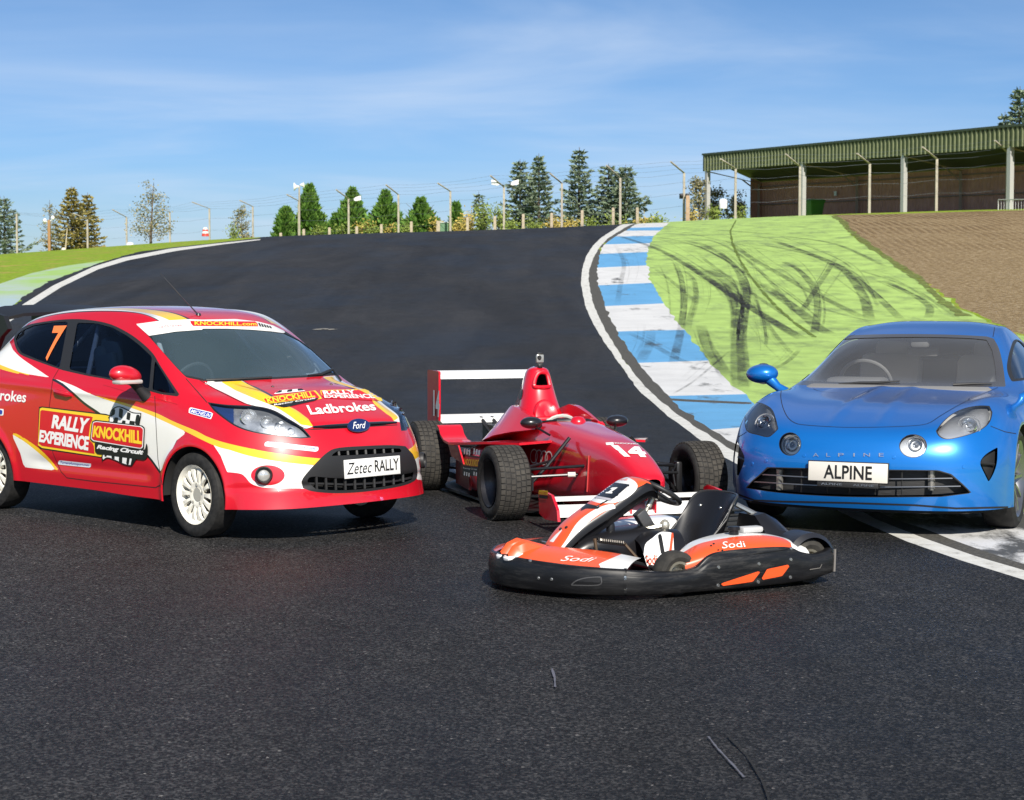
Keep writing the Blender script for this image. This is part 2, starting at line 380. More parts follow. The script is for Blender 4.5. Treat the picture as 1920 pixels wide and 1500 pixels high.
    paint(gpoly([(36, 578), (42, 571), (100, 535), (175, 500), (230, 483), (320, 466), (420, 455), (489, 448.0), (487, 450), (420, 458), (330, 470.5), (240, 488), (185, 504.5), (115, 538), (60, 573), (-60, 660), (-90, 660)]), 2)
    def m_grass(nt, b):
        n = noise_node(nt, .8, 8, .72); n2 = noise_node(nt, 6, 6, .8)
        r = ramp(nt, n.outputs[0], [(.3, (.36, .46, .04)), (.5, (.26, .40, .035)), (.66, (.46, .38, .10))])
        c = mixc(nt, .55, r.outputs[0], ramp(nt, n2.outputs[0], [(.35, (.25, .25, .25)), (.62, (1, 1, 1))]).outputs[0], 'MULTIPLY')
        nt.links.new(c, b.inputs['Base Color']); bump(nt, b, n2.outputs[0], .8, .08)
    def m_asph(nt, b):
        n = noise_node(nt, 120, 2, .6); tcv = N(nt, 'ShaderNodeTexCoord'); vo = N(nt, 'ShaderNodeTexVoronoi'); vo.inputs['Scale'].default_value = 98; nt.links.new(tcv.outputs['Object'], vo.inputs['Vector']); vs = N(nt, 'ShaderNodeSeparateColor'); nt.links.new(vo.outputs['Color'], vs.inputs[0]); big = noise_node(nt, .35, 5, .6, sc=(1, .6, 1)); mid = noise_node(nt, 3.1, 4, .6)
        sp = noise_node(nt, 170, 2, .5)
        r = ramp(nt, vs.outputs[0], [(0, (.003, .003, .003)), (.45, (.012, .012, .0125)), (.80, (.036, .0355, .036)), (.996, (.070, .069, .069)), (1, (.22, .21, .20))])
        c = mixc(nt, .6, r.outputs[0], ramp(nt, big.outputs[0], [(.35, (.50, .48, .46)), (.65, (1.3, 1.3, 1.34))]).outputs[0], 'MULTIPLY')
        wear = noise_node(nt, .5, 4, .55, sc=(1.3, .12, 1), dist=.6); c = mixc(nt, .75, c, ramp(nt, wear.outputs[0], [(.34, (.58, .57, .56)), (.66, (1.38, 1.37, 1.36))]).outputs[0], 'MULTIPLY')
        c = mixc(nt, .5, c, ramp(nt, mid.outputs[0], [(.35, (.7, .68, .66)), (.65, (1.2, 1.2, 1.2))]).outputs[0], 'MULTIPLY')
        c = mixc(nt, ramp(nt, sp.outputs[0], [(.76, (0, 0, 0)), (.82, (1, 1, 1))]).outputs[0], c, (.16, .16, .16))
        nt.links.new(c, b.inputs['Base Color'])
        rr = ramp(nt, big.outputs[0], [(.38, (.55,)*3), (.6, (.75,)*3)]); nt.links.new(rr.outputs[0], b.inputs['Roughness'])
        bump(nt, b, vo.outputs['Distance'], .7, .004)
    def m_line(nt, b):
        n = noise_node(nt, 7, 6, .7); n2 = noise_node(nt, 60, 3, .6)
        r = ramp(nt, n.outputs[0], [(.30, (.25, .24, .22)), (.42, (.66, .65, .60)), (.7, (.82, .82, .78))])
        nt.links.new(mixc(nt, .3, r.outputs[0], n2.outputs[0], 'MULTIPLY'), b.inputs['Base Color']); bump(nt, b, n2.outputs[0], .3, .004)
    def worn(c1, sc, lo, hi, dark=(.09, .09, .085), near=0, mott=.35):
        def fn(nt, b):
            n = noise_node(nt, sc, 8, .68, sc=(1, .45, 1)); n2 = noise_node(nt, 45, 4, .7); n3 = noise_node(nt, 1.1, 4, .6); src = n.outputs[0]
            if near:      # the stretch the cars stand on is scuffed through to the concrete
                nn = noise_node(nt, 5, 8, .75, sc=(1.4, .5, 1)); tc = N(nt, 'ShaderNodeTexCoord'); sp = N(nt, 'ShaderNodeSeparateXYZ'); nt.links.new(tc.outputs['Object'], sp.inputs[0]); mr = N(nt, 'ShaderNodeMapRange'); nt.links.new(sp.outputs[1], mr.inputs[0]); mr.inputs[1].default_value = 24; mr.inputs[2].default_value = 15; mr.inputs[3].default_value = 0; mr.inputs[4].default_value = near
                mu = N(nt, 'ShaderNodeMath', operation='MULTIPLY'); nt.links.new(nn.outputs[0], mu.inputs[0]); nt.links.new(mr.outputs[0], mu.inputs[1]); sb = N(nt, 'ShaderNodeMath', operation='SUBTRACT'); nt.links.new(src, sb.inputs[0]); nt.links.new(mu.outputs[0], sb.inputs[1]); src = sb.outputs[0]
            c = mixc(nt, ramp(nt, src, [(lo, (1,)*3), (hi, (0,)*3)]).outputs[0], c1, dark)
            c = mixc(nt, .38, c, n2.outputs[0], 'MULTIPLY')
            c = mixc(nt, mott, c, ramp(nt, n3.outputs[0], [(.35, (.72,)*3), (.62, (1.1,)*3)]).outputs[0], 'MULTIPLY')
            nt.links.new(c, b.inputs['Base Color']); bump(nt, b, n2.outputs[0], .4, .006)
        return fn
    def m_grav(nt, b):
        tc = N(nt, 'ShaderNodeTexCoord'); mp = N(nt, 'ShaderNodeMapping'); nt.links.new(tc.outputs['Object'], mp.inputs[0])
        a, c2 = gpt(1700, 412), gpt(1789, 447); ang = math.atan2(c2[1]-a[1], c2[0]-a[0]); mp.inputs['Rotation'].default_value = (0, 0, -ang)
        w = N(nt, 'ShaderNodeTexWave', bands_direction='Y'); w.inputs['Scale'].default_value = .95; w.inputs['Distortion'].default_value = 3.6
        w.inputs['Detail'].default_value = 3; w.inputs['Detail Scale'].default_value = .35; nt.links.new(mp.outputs[0], w.inputs[0])
        n = noise_node(nt, 7, 8, .8); n2 = noise_node(nt, .12, 3, .5); n3 = noise_node(nt, 24, 2, .5)
        r = ramp(nt, n.outputs[0], [(.34, (.14, .092, .040)), (.5, (.285, .205, .108)), (.66, (.50, .40, .25))])
        sep = N(nt, 'ShaderNodeSeparateXYZ'); nt.links.new(tc.outputs['Object'], sep.inputs[0])
        mr = N(nt, 'ShaderNodeMapRange'); nt.links.new(sep.outputs[1], mr.inputs[0]); mr.inputs[1].default_value = 55; mr.inputs[2].default_value = 92
        wm = N(nt, 'ShaderNodeMath', operation='MULTIPLY'); nt.links.new(ramp(nt, w.outputs[0], [(.3, (1,)*3), (.75, (0,)*3)]).outputs[0], wm.inputs[0]); nt.links.new(mr.outputs[0], wm.inputs[1])
        n2.inputs['Scale'].default_value = .5; wq = N(nt, 'ShaderNodeMath', operation='MULTIPLY'); nt.links.new(wm.outputs[0], wq.inputs[0]); nt.links.new(ramp(nt, n2.outputs[0], [(.40, (.15,)*3), (.58, (1,)*3)]).outputs[0], wq.inputs[1]); wm2 = N(nt, 'ShaderNodeMath', operation='MULTIPLY'); nt.links.new(wq.outputs[0], wm2.inputs[0]); wm2.inputs[1].default_value = .85
        c = mixc(nt, wm2.outputs[0], r.outputs[0], (.13, .075, .035))
        c = mixc(nt, ramp(nt, n3.outputs[0], [(.66, (0,)*3), (.72, (1,)*3)]).outputs[0], c, (.5, .45, .4))
        nt.links.new(c, b.inputs['Base Color'])
        ad = N(nt, 'ShaderNodeMath', operation='ADD'); nt.links.new(wm2.outputs[0], ad.inputs[0]); nt.links.new(n.outputs[0], ad.inputs[1]); bump(nt, b, ad.outputs[0], .7, .15)
    def m_pale(nt, b):
        n = noise_node(nt, .25, 5, .6)
        r = ramp(nt, n.outputs[0], [(.38, (.30, .48, .12)), (.5, (.36, .46, .36)), (.62, (.34, .45, .50))]); nt.links.new(r.outputs[0], b.inputs['Base Color'])
    gm = [mat('verge grass', rough=.9, fn=m_grass, spec=.1), mat('dark asphalt', rough=.6, fn=m_asph, spec=.25), mat('worn white line paint', rough=.7, fn=m_line),
          speckled('rough asphalt edge', (.035, .033, .03), (.10, .095, .08), 30, .9, .6, .02),
          mat('kerb white paint', rough=.65, fn=worn((.78, .78, .77), 1.1, .30, .40, near=.30)), mat('kerb blue paint', rough=.6, fn=worn((.14, .42, .74), 1.2, .30, .40, near=.26)),
          mat('green run off paint', rough=.75, fn=worn((.45, .65, .16), 1.3, .34, .50, (.27, .38, .12), mott=.75)), mat('gravel trap soil', rough=.95, fn=m_grav, spec=.1), mat('pale run off paint', rough=.8, fn=m_pale)]
    nm = ['grass_verge', 'race_track', 'white_line', 'track_edge', 'kerb', 'kerb_stripes', 'run_off', 'gravel_trap', 'pale_run_off']
    for k in range(9):
        m = S.M == k
        if m.any(): tag(S.take(m).build(nm[k], gm[k]), kind='structure')
ground()
def on_ground(px, py, up=0):
    q = gpt(px, py); return Vector((q[0], q[1], float(gz(q[0], q[1]))+up))
def tyre_marks():
    def fn(nt, b):
        n = noise_node(nt, 2.2, 7, .75, sc=(1, .35, 1)); n2 = noise_node(nt, 40, 3, .6)
        a = N(nt, 'ShaderNodeMath', operation='MULTIPLY'); nt.links.new(ramp(nt, n.outputs[0], [(.34, (.05,)*3), (.62, (.9,)*3)]).outputs[0], a.inputs[0])
        at = N(nt, 'ShaderNodeAttribute', attribute_name='fade'); nt.links.new(at.outputs['Fac'], a.inputs[1]); nt.links.new(a.outputs[0], b.inputs['Alpha'])
    m = mat('tyre rubber mark', (.045, .05, .04), .85, fn=fn)
    L = []     # (pixel line, half width in m, strength)
    Q = lambda pts, w, s: L.append((ZS(pts), w, s))
    Q([(0, 985), (100, 1060), (250, 1160), (400, 1260), (560, 1360), (680, 1430)], .20, .95)
    Q([(430, 1110), (560, 1200), (680, 1290), (760, 1360), (830, 1400)], .22, 1.0)
    Q([(500, 870), (640, 920), (760, 965), (860, 1010), (930, 1060), (990, 1140), (1030, 1220), (1050, 1320)], .20, 1.0)
    Q([(320, 890), (520, 910), (700, 950), (820, 1000), (900, 1050)], .12, .7)
    Q([(560, 990), (640, 1030), (700, 1090), (745, 1160), (760, 1250), (750, 1340), (740, 1400)], .14, .9)
    Q([(860, 970), (820, 1040), (760, 1130), (710, 1210), (670, 1270)], .12, .75)
    Q([(250, 870), (400, 980), (560, 1070), (700, 1150), (860, 1230), (1020, 1310)], .17, .8)
    Q([(560, 850), (740, 870), (880, 900), (1020, 960), (1140, 1020)], .13, .75)
    Q([(900, 1030), (1040, 1140), (1140, 1230), (1230, 1320)], .16, .8)
    Q([(1130, 1100), (1240, 1150), (1330, 1200), (1390, 1250), (1380, 1310)], .15, .85)
    Q([(950, 1030), (1120, 1080), (1280, 1140), (1420, 1220), (1560, 1320)], .10, .55)
    Q([(0, 870), (120, 900), (230, 960), (320, 1060), (350, 1200), (330, 1400)], .16, .7)
    Q([(100, 1030), (220, 1080), (290, 1170), (310, 1290), (300, 1440)], .24, .6)
    Q([(0, 860), (180, 880), (330, 960), (450, 1060), (560, 1180), (640, 1300)], .10, .6)
    Q([(0, 840), (200, 850), (400, 850), (600, 880), (800, 900)], .10, .6)
    Q([(0, 815), (250, 820), (500, 835), (760, 840)], .08, .5); Q([(0, 800), (300, 790), (560, 800), (800, 790)], .08, .5)
    Q([(360, 770), (600, 778), (880, 795)], .07, .4); Q([(300, 900), (360, 1100), (450, 1300), (470, 1430)], .06, .6)
    Q([(400, 1150), (430, 1250), (455, 1400)], .05, .6); Q([(0, 1040), (60, 1090), (80, 1200), (50, 1320)], .09, .5)
    Q([(620, 1200), (800, 1260), (980, 1310), (1100, 1330)], .09, .45); Q([(1100, 1060), (1250, 1120), (1400, 1230)], .06, .5)
    P = lambda pts, w, s: L.append((ZR(pts), w, s))
    P([(330, 130), (520, 190), (640, 240), (760, 310), (900, 400), (1060, 510), (1200, 600), (1460, 750)], .16, .9)
    P([(700, 300), (740, 400), (755, 520), (750, 640), (725, 780), (690, 920)], .13, .75)
    P([(850, 350), (980, 430), (1050, 520), (1080, 640), (1085, 800), (1090, 960), (1110, 1090)], .20, .7)
    P([(1090, 380), (1140, 470), (1130, 600), (1110, 760), (1120, 900), (1130, 1060)], .16, .8)
    P([(330, 180), (390, 300), (370, 430), (350, 560)], .11, .35); P([(570, 330), (700, 430), (850, 560)], .10, .5)
    P([(420, 730), (560, 800), (700, 880), (800, 920)], .12, .5); P([(1050, 830), (900, 960), (800, 1040), (680, 1110)], .035, .7)
    P([(820, 380), (830, 500), (800, 620), (780, 720)], .11, .45); P([(860, 680), (900, 800), (960, 900), (1020, 1010)], .18, .7)
    P([(1190, 560), (1330, 760), (1440, 880)], .08, .55); P([(1467, 830), (1400, 900), (1300, 960)], .07, .6)
    P([(260, 230), (380, 260), (530, 220)], .08, .4); P([(560, 720), (540, 820), (490, 910)], .15, .4); P([(1240, 640), (1260, 760), (1255, 820)], .05, .6)
    P([(480, 70), (800, 90), (1200, 120), (1467, 150)], .10, .5); P([(440, 110), (700, 110), (1000, 170), (1467, 270)], .09, .5)
    P([(380, 150), (620, 150), (860, 210), (1080, 330), (1300, 480)], .09, .55); P([(590, 170), (800, 190), (1000, 280), (1200, 420)], .09, .55)
    V = []; Fc = []; fade = []; rn = random.Random(5)
    for pl, w, s in list(L):       # finer marks laid beside the bold ones
        for k in range(3):
            ox, oy = rn.uniform(-34, 34), rn.uniform(-14, 14); a = rn.random()*.3; q = [(x+ox*(1-.4*i/len(pl)), y+oy) for i, (x, y) in enumerate(pl)]; L.append((q[:max(3, int(len(q)*(1-a)))], w*rn.uniform(.10, .34), s*rn.uniform(.45, .8)))
    for pl, w, s in L:
        w *= .78
        pts = []
        n = len(pl)
        for i in range(n-1):
            p0, p1, p2, p3 = [np.array(pl[min(max(i+k, 0), n-1)]) for k in (-1, 0, 1, 2)]
            for k in range(7):
                t = k/7; pts.append(.5*(2*p1+(p2-p0)*t+(2*p0-5*p1+4*p2-p3)*t*t+(3*p1-p0-3*p2+p3)*t**3))
        pts.append(np.array(pl[-1])); g = np.array([gpt(*p) for p in pts]); m_ = len(g)
        for i in range(m_):
            d = g[min(i+1, m_-1)]-g[max(i-1, 0)]; d /= max(np.hypot(*d), 1e-6); nn = np.array([-d[1], d[0]])
            f = min(1, i/4, (m_-1-i)/4)*s*.72
            for k, fk in ((-1, 0), (-.75, 1), (.75, 1), (1, 0)):
                q = g[i]+nn*w*k; V.append((q[0], q[1], float(gz(*q))+.006)); fade.append(f*fk)
            if i:
                b = len(V)-8; Fc += [(b+j, b+j+1, b+j+5, b+j+4) for j in range(3)]
    me = bpy.data.meshes.new('tyre_marks'); me.from_pydata(V, [], Fc); at = me.attributes.new('fade', 'FLOAT', 'POINT'); at.data.foreach_set('value', fade)
    tag(link('tyre_marks', me, m), kind='structure')
    def crack(nt, b):
        n = noise_node(nt, 3, 5, .7); nt.links.new(ramp(nt, n.outputs[0], [(.35, (.0,)*3), (.55, (1,)*3)]).outputs[0], b.inputs['Alpha'])
    # mossy joint across the run-off, and scratches on the asphalt
    def strip(name, pl, w, mm):
        g = []
        for i in range(len(pl)-1):
            for k in range(8): g.append(gpt(*(np.array(pl[i])+(np.array(pl[i+1])-np.array(pl[i]))*k/8)))
        V = []; Fc = []
        for i in range(len(g)):
            d = g[min(i+1, len(g)-1)]-g[max(i-1, 0)]; d /= max(np.hypot(*d), 1e-6); nn = np.array([-d[1], d[0]]); ww = w*random.uniform(.5, 1.3)
            for k in (-1, 1):
                q = g[i]+nn*ww*k; V.append((q[0], q[1], float(gz(*q))+.011))
            if i: b = len(V)-4; Fc.append((b, b+1, b+3, b+2))
        me = bpy.data.meshes.new(name); me.from_pydata(V, [], Fc); tag(link(name, me, mm), kind='structure')
    moss = mat('moss joint', (.11, .16, .015), .95, fn=crack)
    strip('moss_joint', ZS([(300, 760), (268, 820), (280, 890), (320, 980), (370, 1060), (440, 1150), (520, 1240), (620, 1330), (760, 1430)]), .05, moss)
    strip('moss_joint', ZS([(850, 735), (905, 770), (930, 810), (980, 850), (1060, 910), (1150, 970), (1250, 1040), (1330, 1090), (1400, 1160), (1480, 1230), (1600, 1310)]), .16, mat('moss edge', (.14, .17, .03), .95, fn=crack))
    scr = mat('pale scratch', (.12, .12, .145), .6)
    strip('scratch_mark', [(1328, 1386), (1345, 1408), (1375, 1440), (1398, 1466)], .004, scr)
    strip('scratch_mark', [(1035, 1258), (1040, 1275), (1041, 1295)], .005, scr)
    dk = mat('dark crack', (.008, .008, .008), .9)
    strip('asphalt_crack', [(1365, 1385), (1400, 1420), (1430, 1470), (1440, 1500), (1450, 1540)], .004, dk)
    strip('road_patch', [(590, 619), (606, 617), (628, 619)], .11, mat('pale patch', (.30, .28, .24), .9, fn=crack))
tyre_marks()
# ------------------------------------------------------------------ stand, fences, trees and small things along the crest
def at(px, D, up=0):       # ground point at distance D in the column of pixel px
    x = (px-W/2)/F*D; return Vector((x, D, float(gz(x, D))+up))
def corrugated(nm, c1, c2):
    return speckled(nm, c1, c2, 3, .55, .0)
def stand():
    A = at(1316, 126); B = at(1884, 99); A.z = gpt_z = 1.65+(546-412)*126/F; B.z = 1.65+(546-392)*99/F
    dx = Vector((B.x-A.x, B.y-A.y, 0)); Ln = dx.length; ex = dx/Ln; ey = Vector((-ex.y, ex.x, 0)); ey = ey if ey.x > 0 else -ey
    root = tag(empty('spectator_stand', A), 'long open fronted shelter with green corrugated fascia and brown back wall on the bank', 'shelter')
    slope = (B.z-A.z)/Ln
    def P(s, d, h): return ex*s+ey*d+Vector((0, 0, slope*s+h))        # local to root
    Lt = Ln+8; Dp = 4.6; HB = 3.2; HF = 1.08
    gm = corrugated('green cladding', (.105, .125, .055), (.15, .17, .075)); gd = mat('dark green trim', (.055, .075, .045), .5)
    bw = speckled('brown cladding', (.44, .215, .16), (.54, .28, .22), 2, .7, 0); st = mat('galvanised steel', (.50, .50, .48), .5, .3); pk = mat('dark steel', (.03, .028, .028), .7)
    # corrugated fascia: trapezoid ribs in a loft
    def ribbed(s0, s1, d, z0, z1, pitch, amp, nrm):
        n = int((s1-s0)/pitch); v = []; f = []
        for i in range(n):
            for a, o in ((0, 0), (.5, 0), (.62, 1), (.88, 1)):
                s = s0+(i+a)*pitch
                for z in (z0, z1): q = P(s, d+nrm*amp*o, z); v.append(q)
        for i in range(len(v)//2-1): f.append((2*i, 2*i+2, 2*i+3, 2*i+1))
        return v, f
    m = MB(); m.add(*ribbed(0, Lt, 0, HB, HB+HF, .36, .07, -1)); m.build('fascia', gm, root, fix=False)
    m = MB()
    for z in (HB+HF+.05,):
        m.add([P(0, -.1, z-.06), P(Lt, -.1, z-.06), P(Lt, -.1, z+.06), P(0, -.1, z+.06), P(0, .12, z-.06), P(Lt, .12, z-.06), P(Lt, .12, z+.06), P(0, .12, z+.06)], [(0, 1, 2, 3), (4, 7, 6, 5), (0, 4, 5, 1), (3, 2, 6, 7), (0, 3, 7, 4), (1, 5, 6, 2)])
    m.build('gutter', gd, root)
    RB = 2.2        # height of the back of the roof
    m = MB(); zf, zb = HB+HF-.04, HB-.55
    m.add([P(0, .0, zf), P(Lt, 0, zf), P(Lt, Dp, zb), P(0, Dp, zb), P(0, .0, zf-.1), P(Lt, 0, zf-.1), P(Lt, Dp, zb-.1), P(0, Dp, zb-.1)], [(0, 1, 2, 3), (4, 7, 6, 5), (0, 3, 7, 4), (1, 5, 6, 2), (0, 4, 5, 1), (3, 2, 6, 7)])
    m.build('roof', gd, root)
    m = MB(); v, f = ribbed(.3, Lt, Dp-.15, -.6, HB-.62, .33, .03, -1); m.add(v, f); 
    m.build('back_wall', bw, root, fix=False)
    m = MB(); 
    e = [P(.3, Dp-.15, -.6), P(.3, Dp-1.0, -.6), P(.3, Dp-1.0, HB-.35), P(.3, Dp-.15, HB-.62)]
    m.add(e+[q+ex*.08 for q in e], [(0, 1, 2, 3), (4, 7, 6, 5), (0, 4, 5, 1), (1, 5, 6, 2), (2, 6, 7, 3), (3, 7, 4, 0)]); m.build('end_wall', bw, root)
    for h in (1.05, HB-.95):
        m = MB(); a, b = P(.4, Dp-.27, h), P(Lt, Dp-.27, h)
        m.tube([a, b], .05, 4); m.build('wall_rail', mat('rail brown', (.22, .15, .13), .6), root)
    k = 0
    for px in (1322, 1500, 1688, 1886):
        # where the pixel column meets the line of posts
        r = (px-W/2)/F; s = (A.x-r*A.y)/(r*ex.y-ex.x)
        m = MB(); b = P(s, .12, -1.2); t = P(s, .12, HB+.05)
        w = .135
        m.loft([[b+ex*w*i+ey*w*j for i, j in ((-1, -1), (1, -1), (1, 1), (-1, 1))], [t+ex*w*i+ey*w*j for i, j in ((-1, -1), (1, -1), (1, 1), (-1, 1))]], smooth=False)
        p = m.build('post', st, root)
        m = MB(); m.loft([[P(s, .12, HB-.02)+ex*.09*i+ey*.12*j for i, j in ((-1, -1), (1, -1), (1, 1), (-1, 1))], [P(s, Dp-.3, HB-.72)+ex*.09*i+ey*.06*j for i, j in ((-1, -1), (1, -1), (1, 1), (-1, 1))]], smooth=False)
        m.tube([P(s, Dp-.4, -.5), P(s, Dp-.4, HB-.75)], .10, 4); m.tube([P(s, Dp-.4, HB-1.3), P(s, Dp-1.7, HB-.5)], .06, 4); m.build('roof_frame', mat('frame brown', (.34, .25, .21), .6), root)
    r = (1571-W/2)/F; s = (A.x+ey.x*Dp-r*(A.y+ey.y*Dp))/(r*ex.y-ex.x)
    m = MB(); c = P(s, Dp-.30, 1.55); m.loft([[c+ex*.14*i+Vector((0, 0, .14*j))+ey*d for i, j in ((-1, -1), (1, -1), (1, 1), (-1, 1))] for d in (0, -.03)], smooth=False); m.build('notice', mat('white board', (.75, .75, .75), .5), root)
    # green wheelie bin standing in front of the wall
    r = (1521-W/2)/F; s = (A.x+ey.x*1.5-r*(A.y+ey.y*1.5))/(r*ex.y-ex.x)
    b = tag(empty('rubbish_bin', A+P(s, 1.5, -.15)), 'green four wheeled rubbish bin standing under the shelter', 'bin'); an = math.atan2(ex.y, ex.x)
    b.rotation_euler[2] = an
    g = mat('green plastic', (.06, .20, .03), .5)
    m = MB(); m.loft([[(x*w, y*d, z) for x, y in ((-1, -1), (1, -1), (1, 1), (-1, 1))] for w, d, z in ((.46, .40, .12), (.56, .5, 1.0), (.60, .54, 1.0), (.60, .54, 1.08))], smooth=False); m.build('body', g, b)
    m = MB(); m.loft([[(x*w, y*d, z) for x, y in ((-1, -1), (1, -1), (1, 1), (-1, 1))] for w, d, z in ((.62, .56, 1.09), (.62, .56, 1.14), (.5, .4, 1.24))], smooth=False); m.build('lid', g, b)
    for x in (-.4, .4):
        for y in (-.3, .3): m = MB(); m.lathe([(.0, -.02), (.08, -.02), (.08, .02), (.0, .02)], 12, 'y', (x, y, .08)); m.build('wheel', pk, b)
    # crowd barrier at the right
    q0 = A+P(Ln-.2, -.9, 0); q0 = at(1868, 97); q1 = at(1990, 92)
    for q in (q0, q1): q.z = 1.65+(546-392)*q.y/F
    br = tag(empty('crowd_barrier', q0), 'low galvanised barrier in front of the shelter at the right', 'barrier'); d = q1-q0
    m = MB(); m.tube([(0, 0, -.4), (0, 0, .46), d+Vector((0, 0, .46)), d+Vector((0, 0, -.4))], .03, 6); m.build('frame', st, br)
    m = MB()
    for i in range(1, 22): p = d*i/22; m.tube([p+Vector((0, 0, -.2)), p+Vector((0, 0, .45))], .012, 4)
    m.build('bars', st, br)
stand()
def fences():
    conc = speckled('weathered concrete', (.30, .27, .22), (.42, .38, .31), 2, .85, 0); wire = mat('fence wire', (.22, .24, .27), .5, .5)
    root = tag(empty('debris_fence', at(1000, 112)), 'tall wire debris fence on concrete posts with cranked tops along the crest', 'fence')
    o = root.location
    # pixel x of the post, pixel y of its bend, pixel of its tip, distance
    posts = [(-90, 395, -112, 372, 150), (35, 402, None, None, 146), (167, 412, 141, 401, 146), (240, 408, 214, 394, 160), (321, 398, 306, 393, 165), (395, 392, 363, 380, 158), (476, 388, 452, 377, 150),
             (562, 378, 540, 366, 138), (655, 374, 632, 357, 134), (748, 366, 725, 348, 130), (845, 360, 822, 345, 126), (945, 352, 920, 331, 122), (1053, 345, 1031, 327, 118), (1162, 335, 1136, 312, 114),
             (1281, 326, 1256, 305, 111), (1377, 318, 1349, 300, 109), (1497, 314, 1470, 291, 107), (1627, 309, 1603, 290, 105), (1752, 300, 1725, 278, 103), (1884, 288, 1860, 266, 100), (2010, 280, 1990, 258, 97)]
    tops = []; tips = []; bases = []
    up = lambda px, py, D: Vector(((px-W/2)/F*D, D, CH+(HOR-py)*D/F))
    for px, py, tx, ty, D in posts:
        g = at(px, D); e = up(px, py, D)
        if px > 1290: g.z = max(g.z, 1.65+(546-400)*D/F-.5)
        tp = up(tx, ty, D-1.0) if tx is not None else None
        m = MB(); w = .07
        sq = lambda c, w: [c+Vector((x*w, y*w, 0)) for x, y in ((-1, -1), (1, -1), (1, 1), (-1, 1))]
        rings = [sq(g-Vector((0, 0, .4))-o, w), sq(e-o, w*.9)]
        if tp is not None: rings.append([tp-o+Vector((x*w*.55, 0, y*w*.55)) for x, y in ((-1, -1), (1, -1), (1, 1), (-1, 1))])
        m.loft(rings, smooth=False); m.build('post', conc, root)
        bases.append(g); tops.append(e); tips.append(tp if tp is not None else e+Vector((0, 0, .1)))
    n = len(posts)
    for k, fr in enumerate((.35, .6, .82, 1.0)):
        m = MB()
        for i in range(n-1):
            a = bases[i].lerp(tops[i], fr)-o; b = bases[i+1].lerp(tops[i+1], fr)-o; md = (a+b)/2-Vector((0, 0, .10)); m.tube([a, md, b], .007, 4)
        m.build('wire', wire, root)
    for k, fr in enumerate((.35, .7, 1.0)):
        m = MB()
        for i in range(n-1):
            a = tops[i].lerp(tips[i], fr)-o; b = tops[i+1].lerp(tips[i+1], fr)-o; md = (a+b)/2-Vector((0, 0, .06)); m.tube([a, md, b], .006, 4)
        m.build('wire', wire, root)
    # floodlights and loudspeaker on fence posts (clamped to the post: separate things)
    wh = mat('white enamel', (.8, .8, .8), .3); dk = mat('dark bracket', (.05, .05, .05), .6)
    def flood(px, py, D, flip, lab):
        b = tag(empty('floodlight', up(px, py, D)), lab, 'floodlight'); m = MB(); m.tube([(0, 0, 0), (flip*.35, -.05, .1)], .03, 6); m.build('bracket', dk, b)
        m = MB(); m.loft([[(flip*(.35+s*.5)+x*.0, y*w-.05, .1+s*.12+x*w) for x, y in ((-1, -1), (1, -1), (1, 1), (-1, 1))] for s, w in ((0, .08), (.3, .14), (1, .16))], smooth=False); m.build('lamp_head', wh, b)
    flood(946, 349, 121.8, -1, 'white floodlight on the left of the fence post beside the tall spruces'); flood(948, 349, 121.8, 1, 'white floodlight on the right of the fence post beside the tall spruces')
    flood(656, 378, 133.8, 1, 'small floodlight on the fence post in front of the second bushy conifer')
    hp = at(563, 132); hb = tag(empty('loudspeaker_pole', hp), 'thin steel pole with white horn loudspeaker rising before the bushy conifers', 'speaker pole')
    h = CH+(HOR-350)*132/F-hp.z
    m = MB(); m.tube([(0, 0, -.5), (0, 0, h)], .06, 8); m.build('pole', conc, hb)
    m = MB(); m.lathe([(.04, .1), (.07, 0), (.12, -.15), (.30, -.3), (.31, -.31)], 14, 'x', (-.05, 0, h-.05)); m.lathe([(.04, -.1), (.10, 0), (.2, .18), (.21, .19)], 12, 'x', (.15, 0, h+.08)); m.build('horn', wh, hb)
    bx = mat('dark camera box', (.02, .02, .025), .5)
    for i, x in enumerate((1276, 1287)):
        b = MB(); c = up(x, 369, 110.6); b.box((0, 0, 0), (.22, .3, .3), bev=.03); b.box((0, -.2, .05), (.16, .12, .16), bev=.02)
        tag(b.build('signal_lamp', bx, None, c), ('black signal lamp on the left side of the fence post nearest the shelter', 'black signal lamp on the right side of the fence post nearest the shelter')[i], 'signal lamp')
    # low wooden posts
    wood = speckled('weathered wood', (.28, .23, .16), (.42, .36, .27), 4, .9, 0)
    lows = [(528, 437), (571, 430), (619, 427), (670, 425), (716, 421), (772, 416), (823, 415), (877, 408), (928, 406), (981, 402), (1034, 400), (1091, 395), (1149, 390), (1194, 390)]
    for px, ty in lows:
        D = 127-(px-520)*.019; g = at(px, D); t = up(px, ty, D); hh = max(t.z-g.z, .6); w = .085
        m = MB(); m.loft([[(x*q, y*q, z) for x, y in ((-1, -1), (1, -1), (1, 1), (-1, 1))] for q, z in ((w, -.4), (w, hh-.04), (w*.7, hh))], smooth=False)
        tag(m.build('wooden_post', wood, None, g), 'short weathered wooden post along the far edge of the track', 'post', 'short wooden posts along the track edge')
    g = at(1288, 110.3); g.z -= .2; m = MB(); m.loft([[(x*q, y*q, z) for x, y in ((-1, -1), (1, -1), (1, 1), (-1, 1))] for q, z in ((.11, -.3), (.11, 1.75), (.08, 1.8))], smooth=False)
    tag(m.build('wooden_post', speckled('brown post wood', (.30, .20, .13), (.42, .30, .20), 4, .9, 0), None, g), 'thick brown wooden post beside the fence post with the signal lamps', 'post')
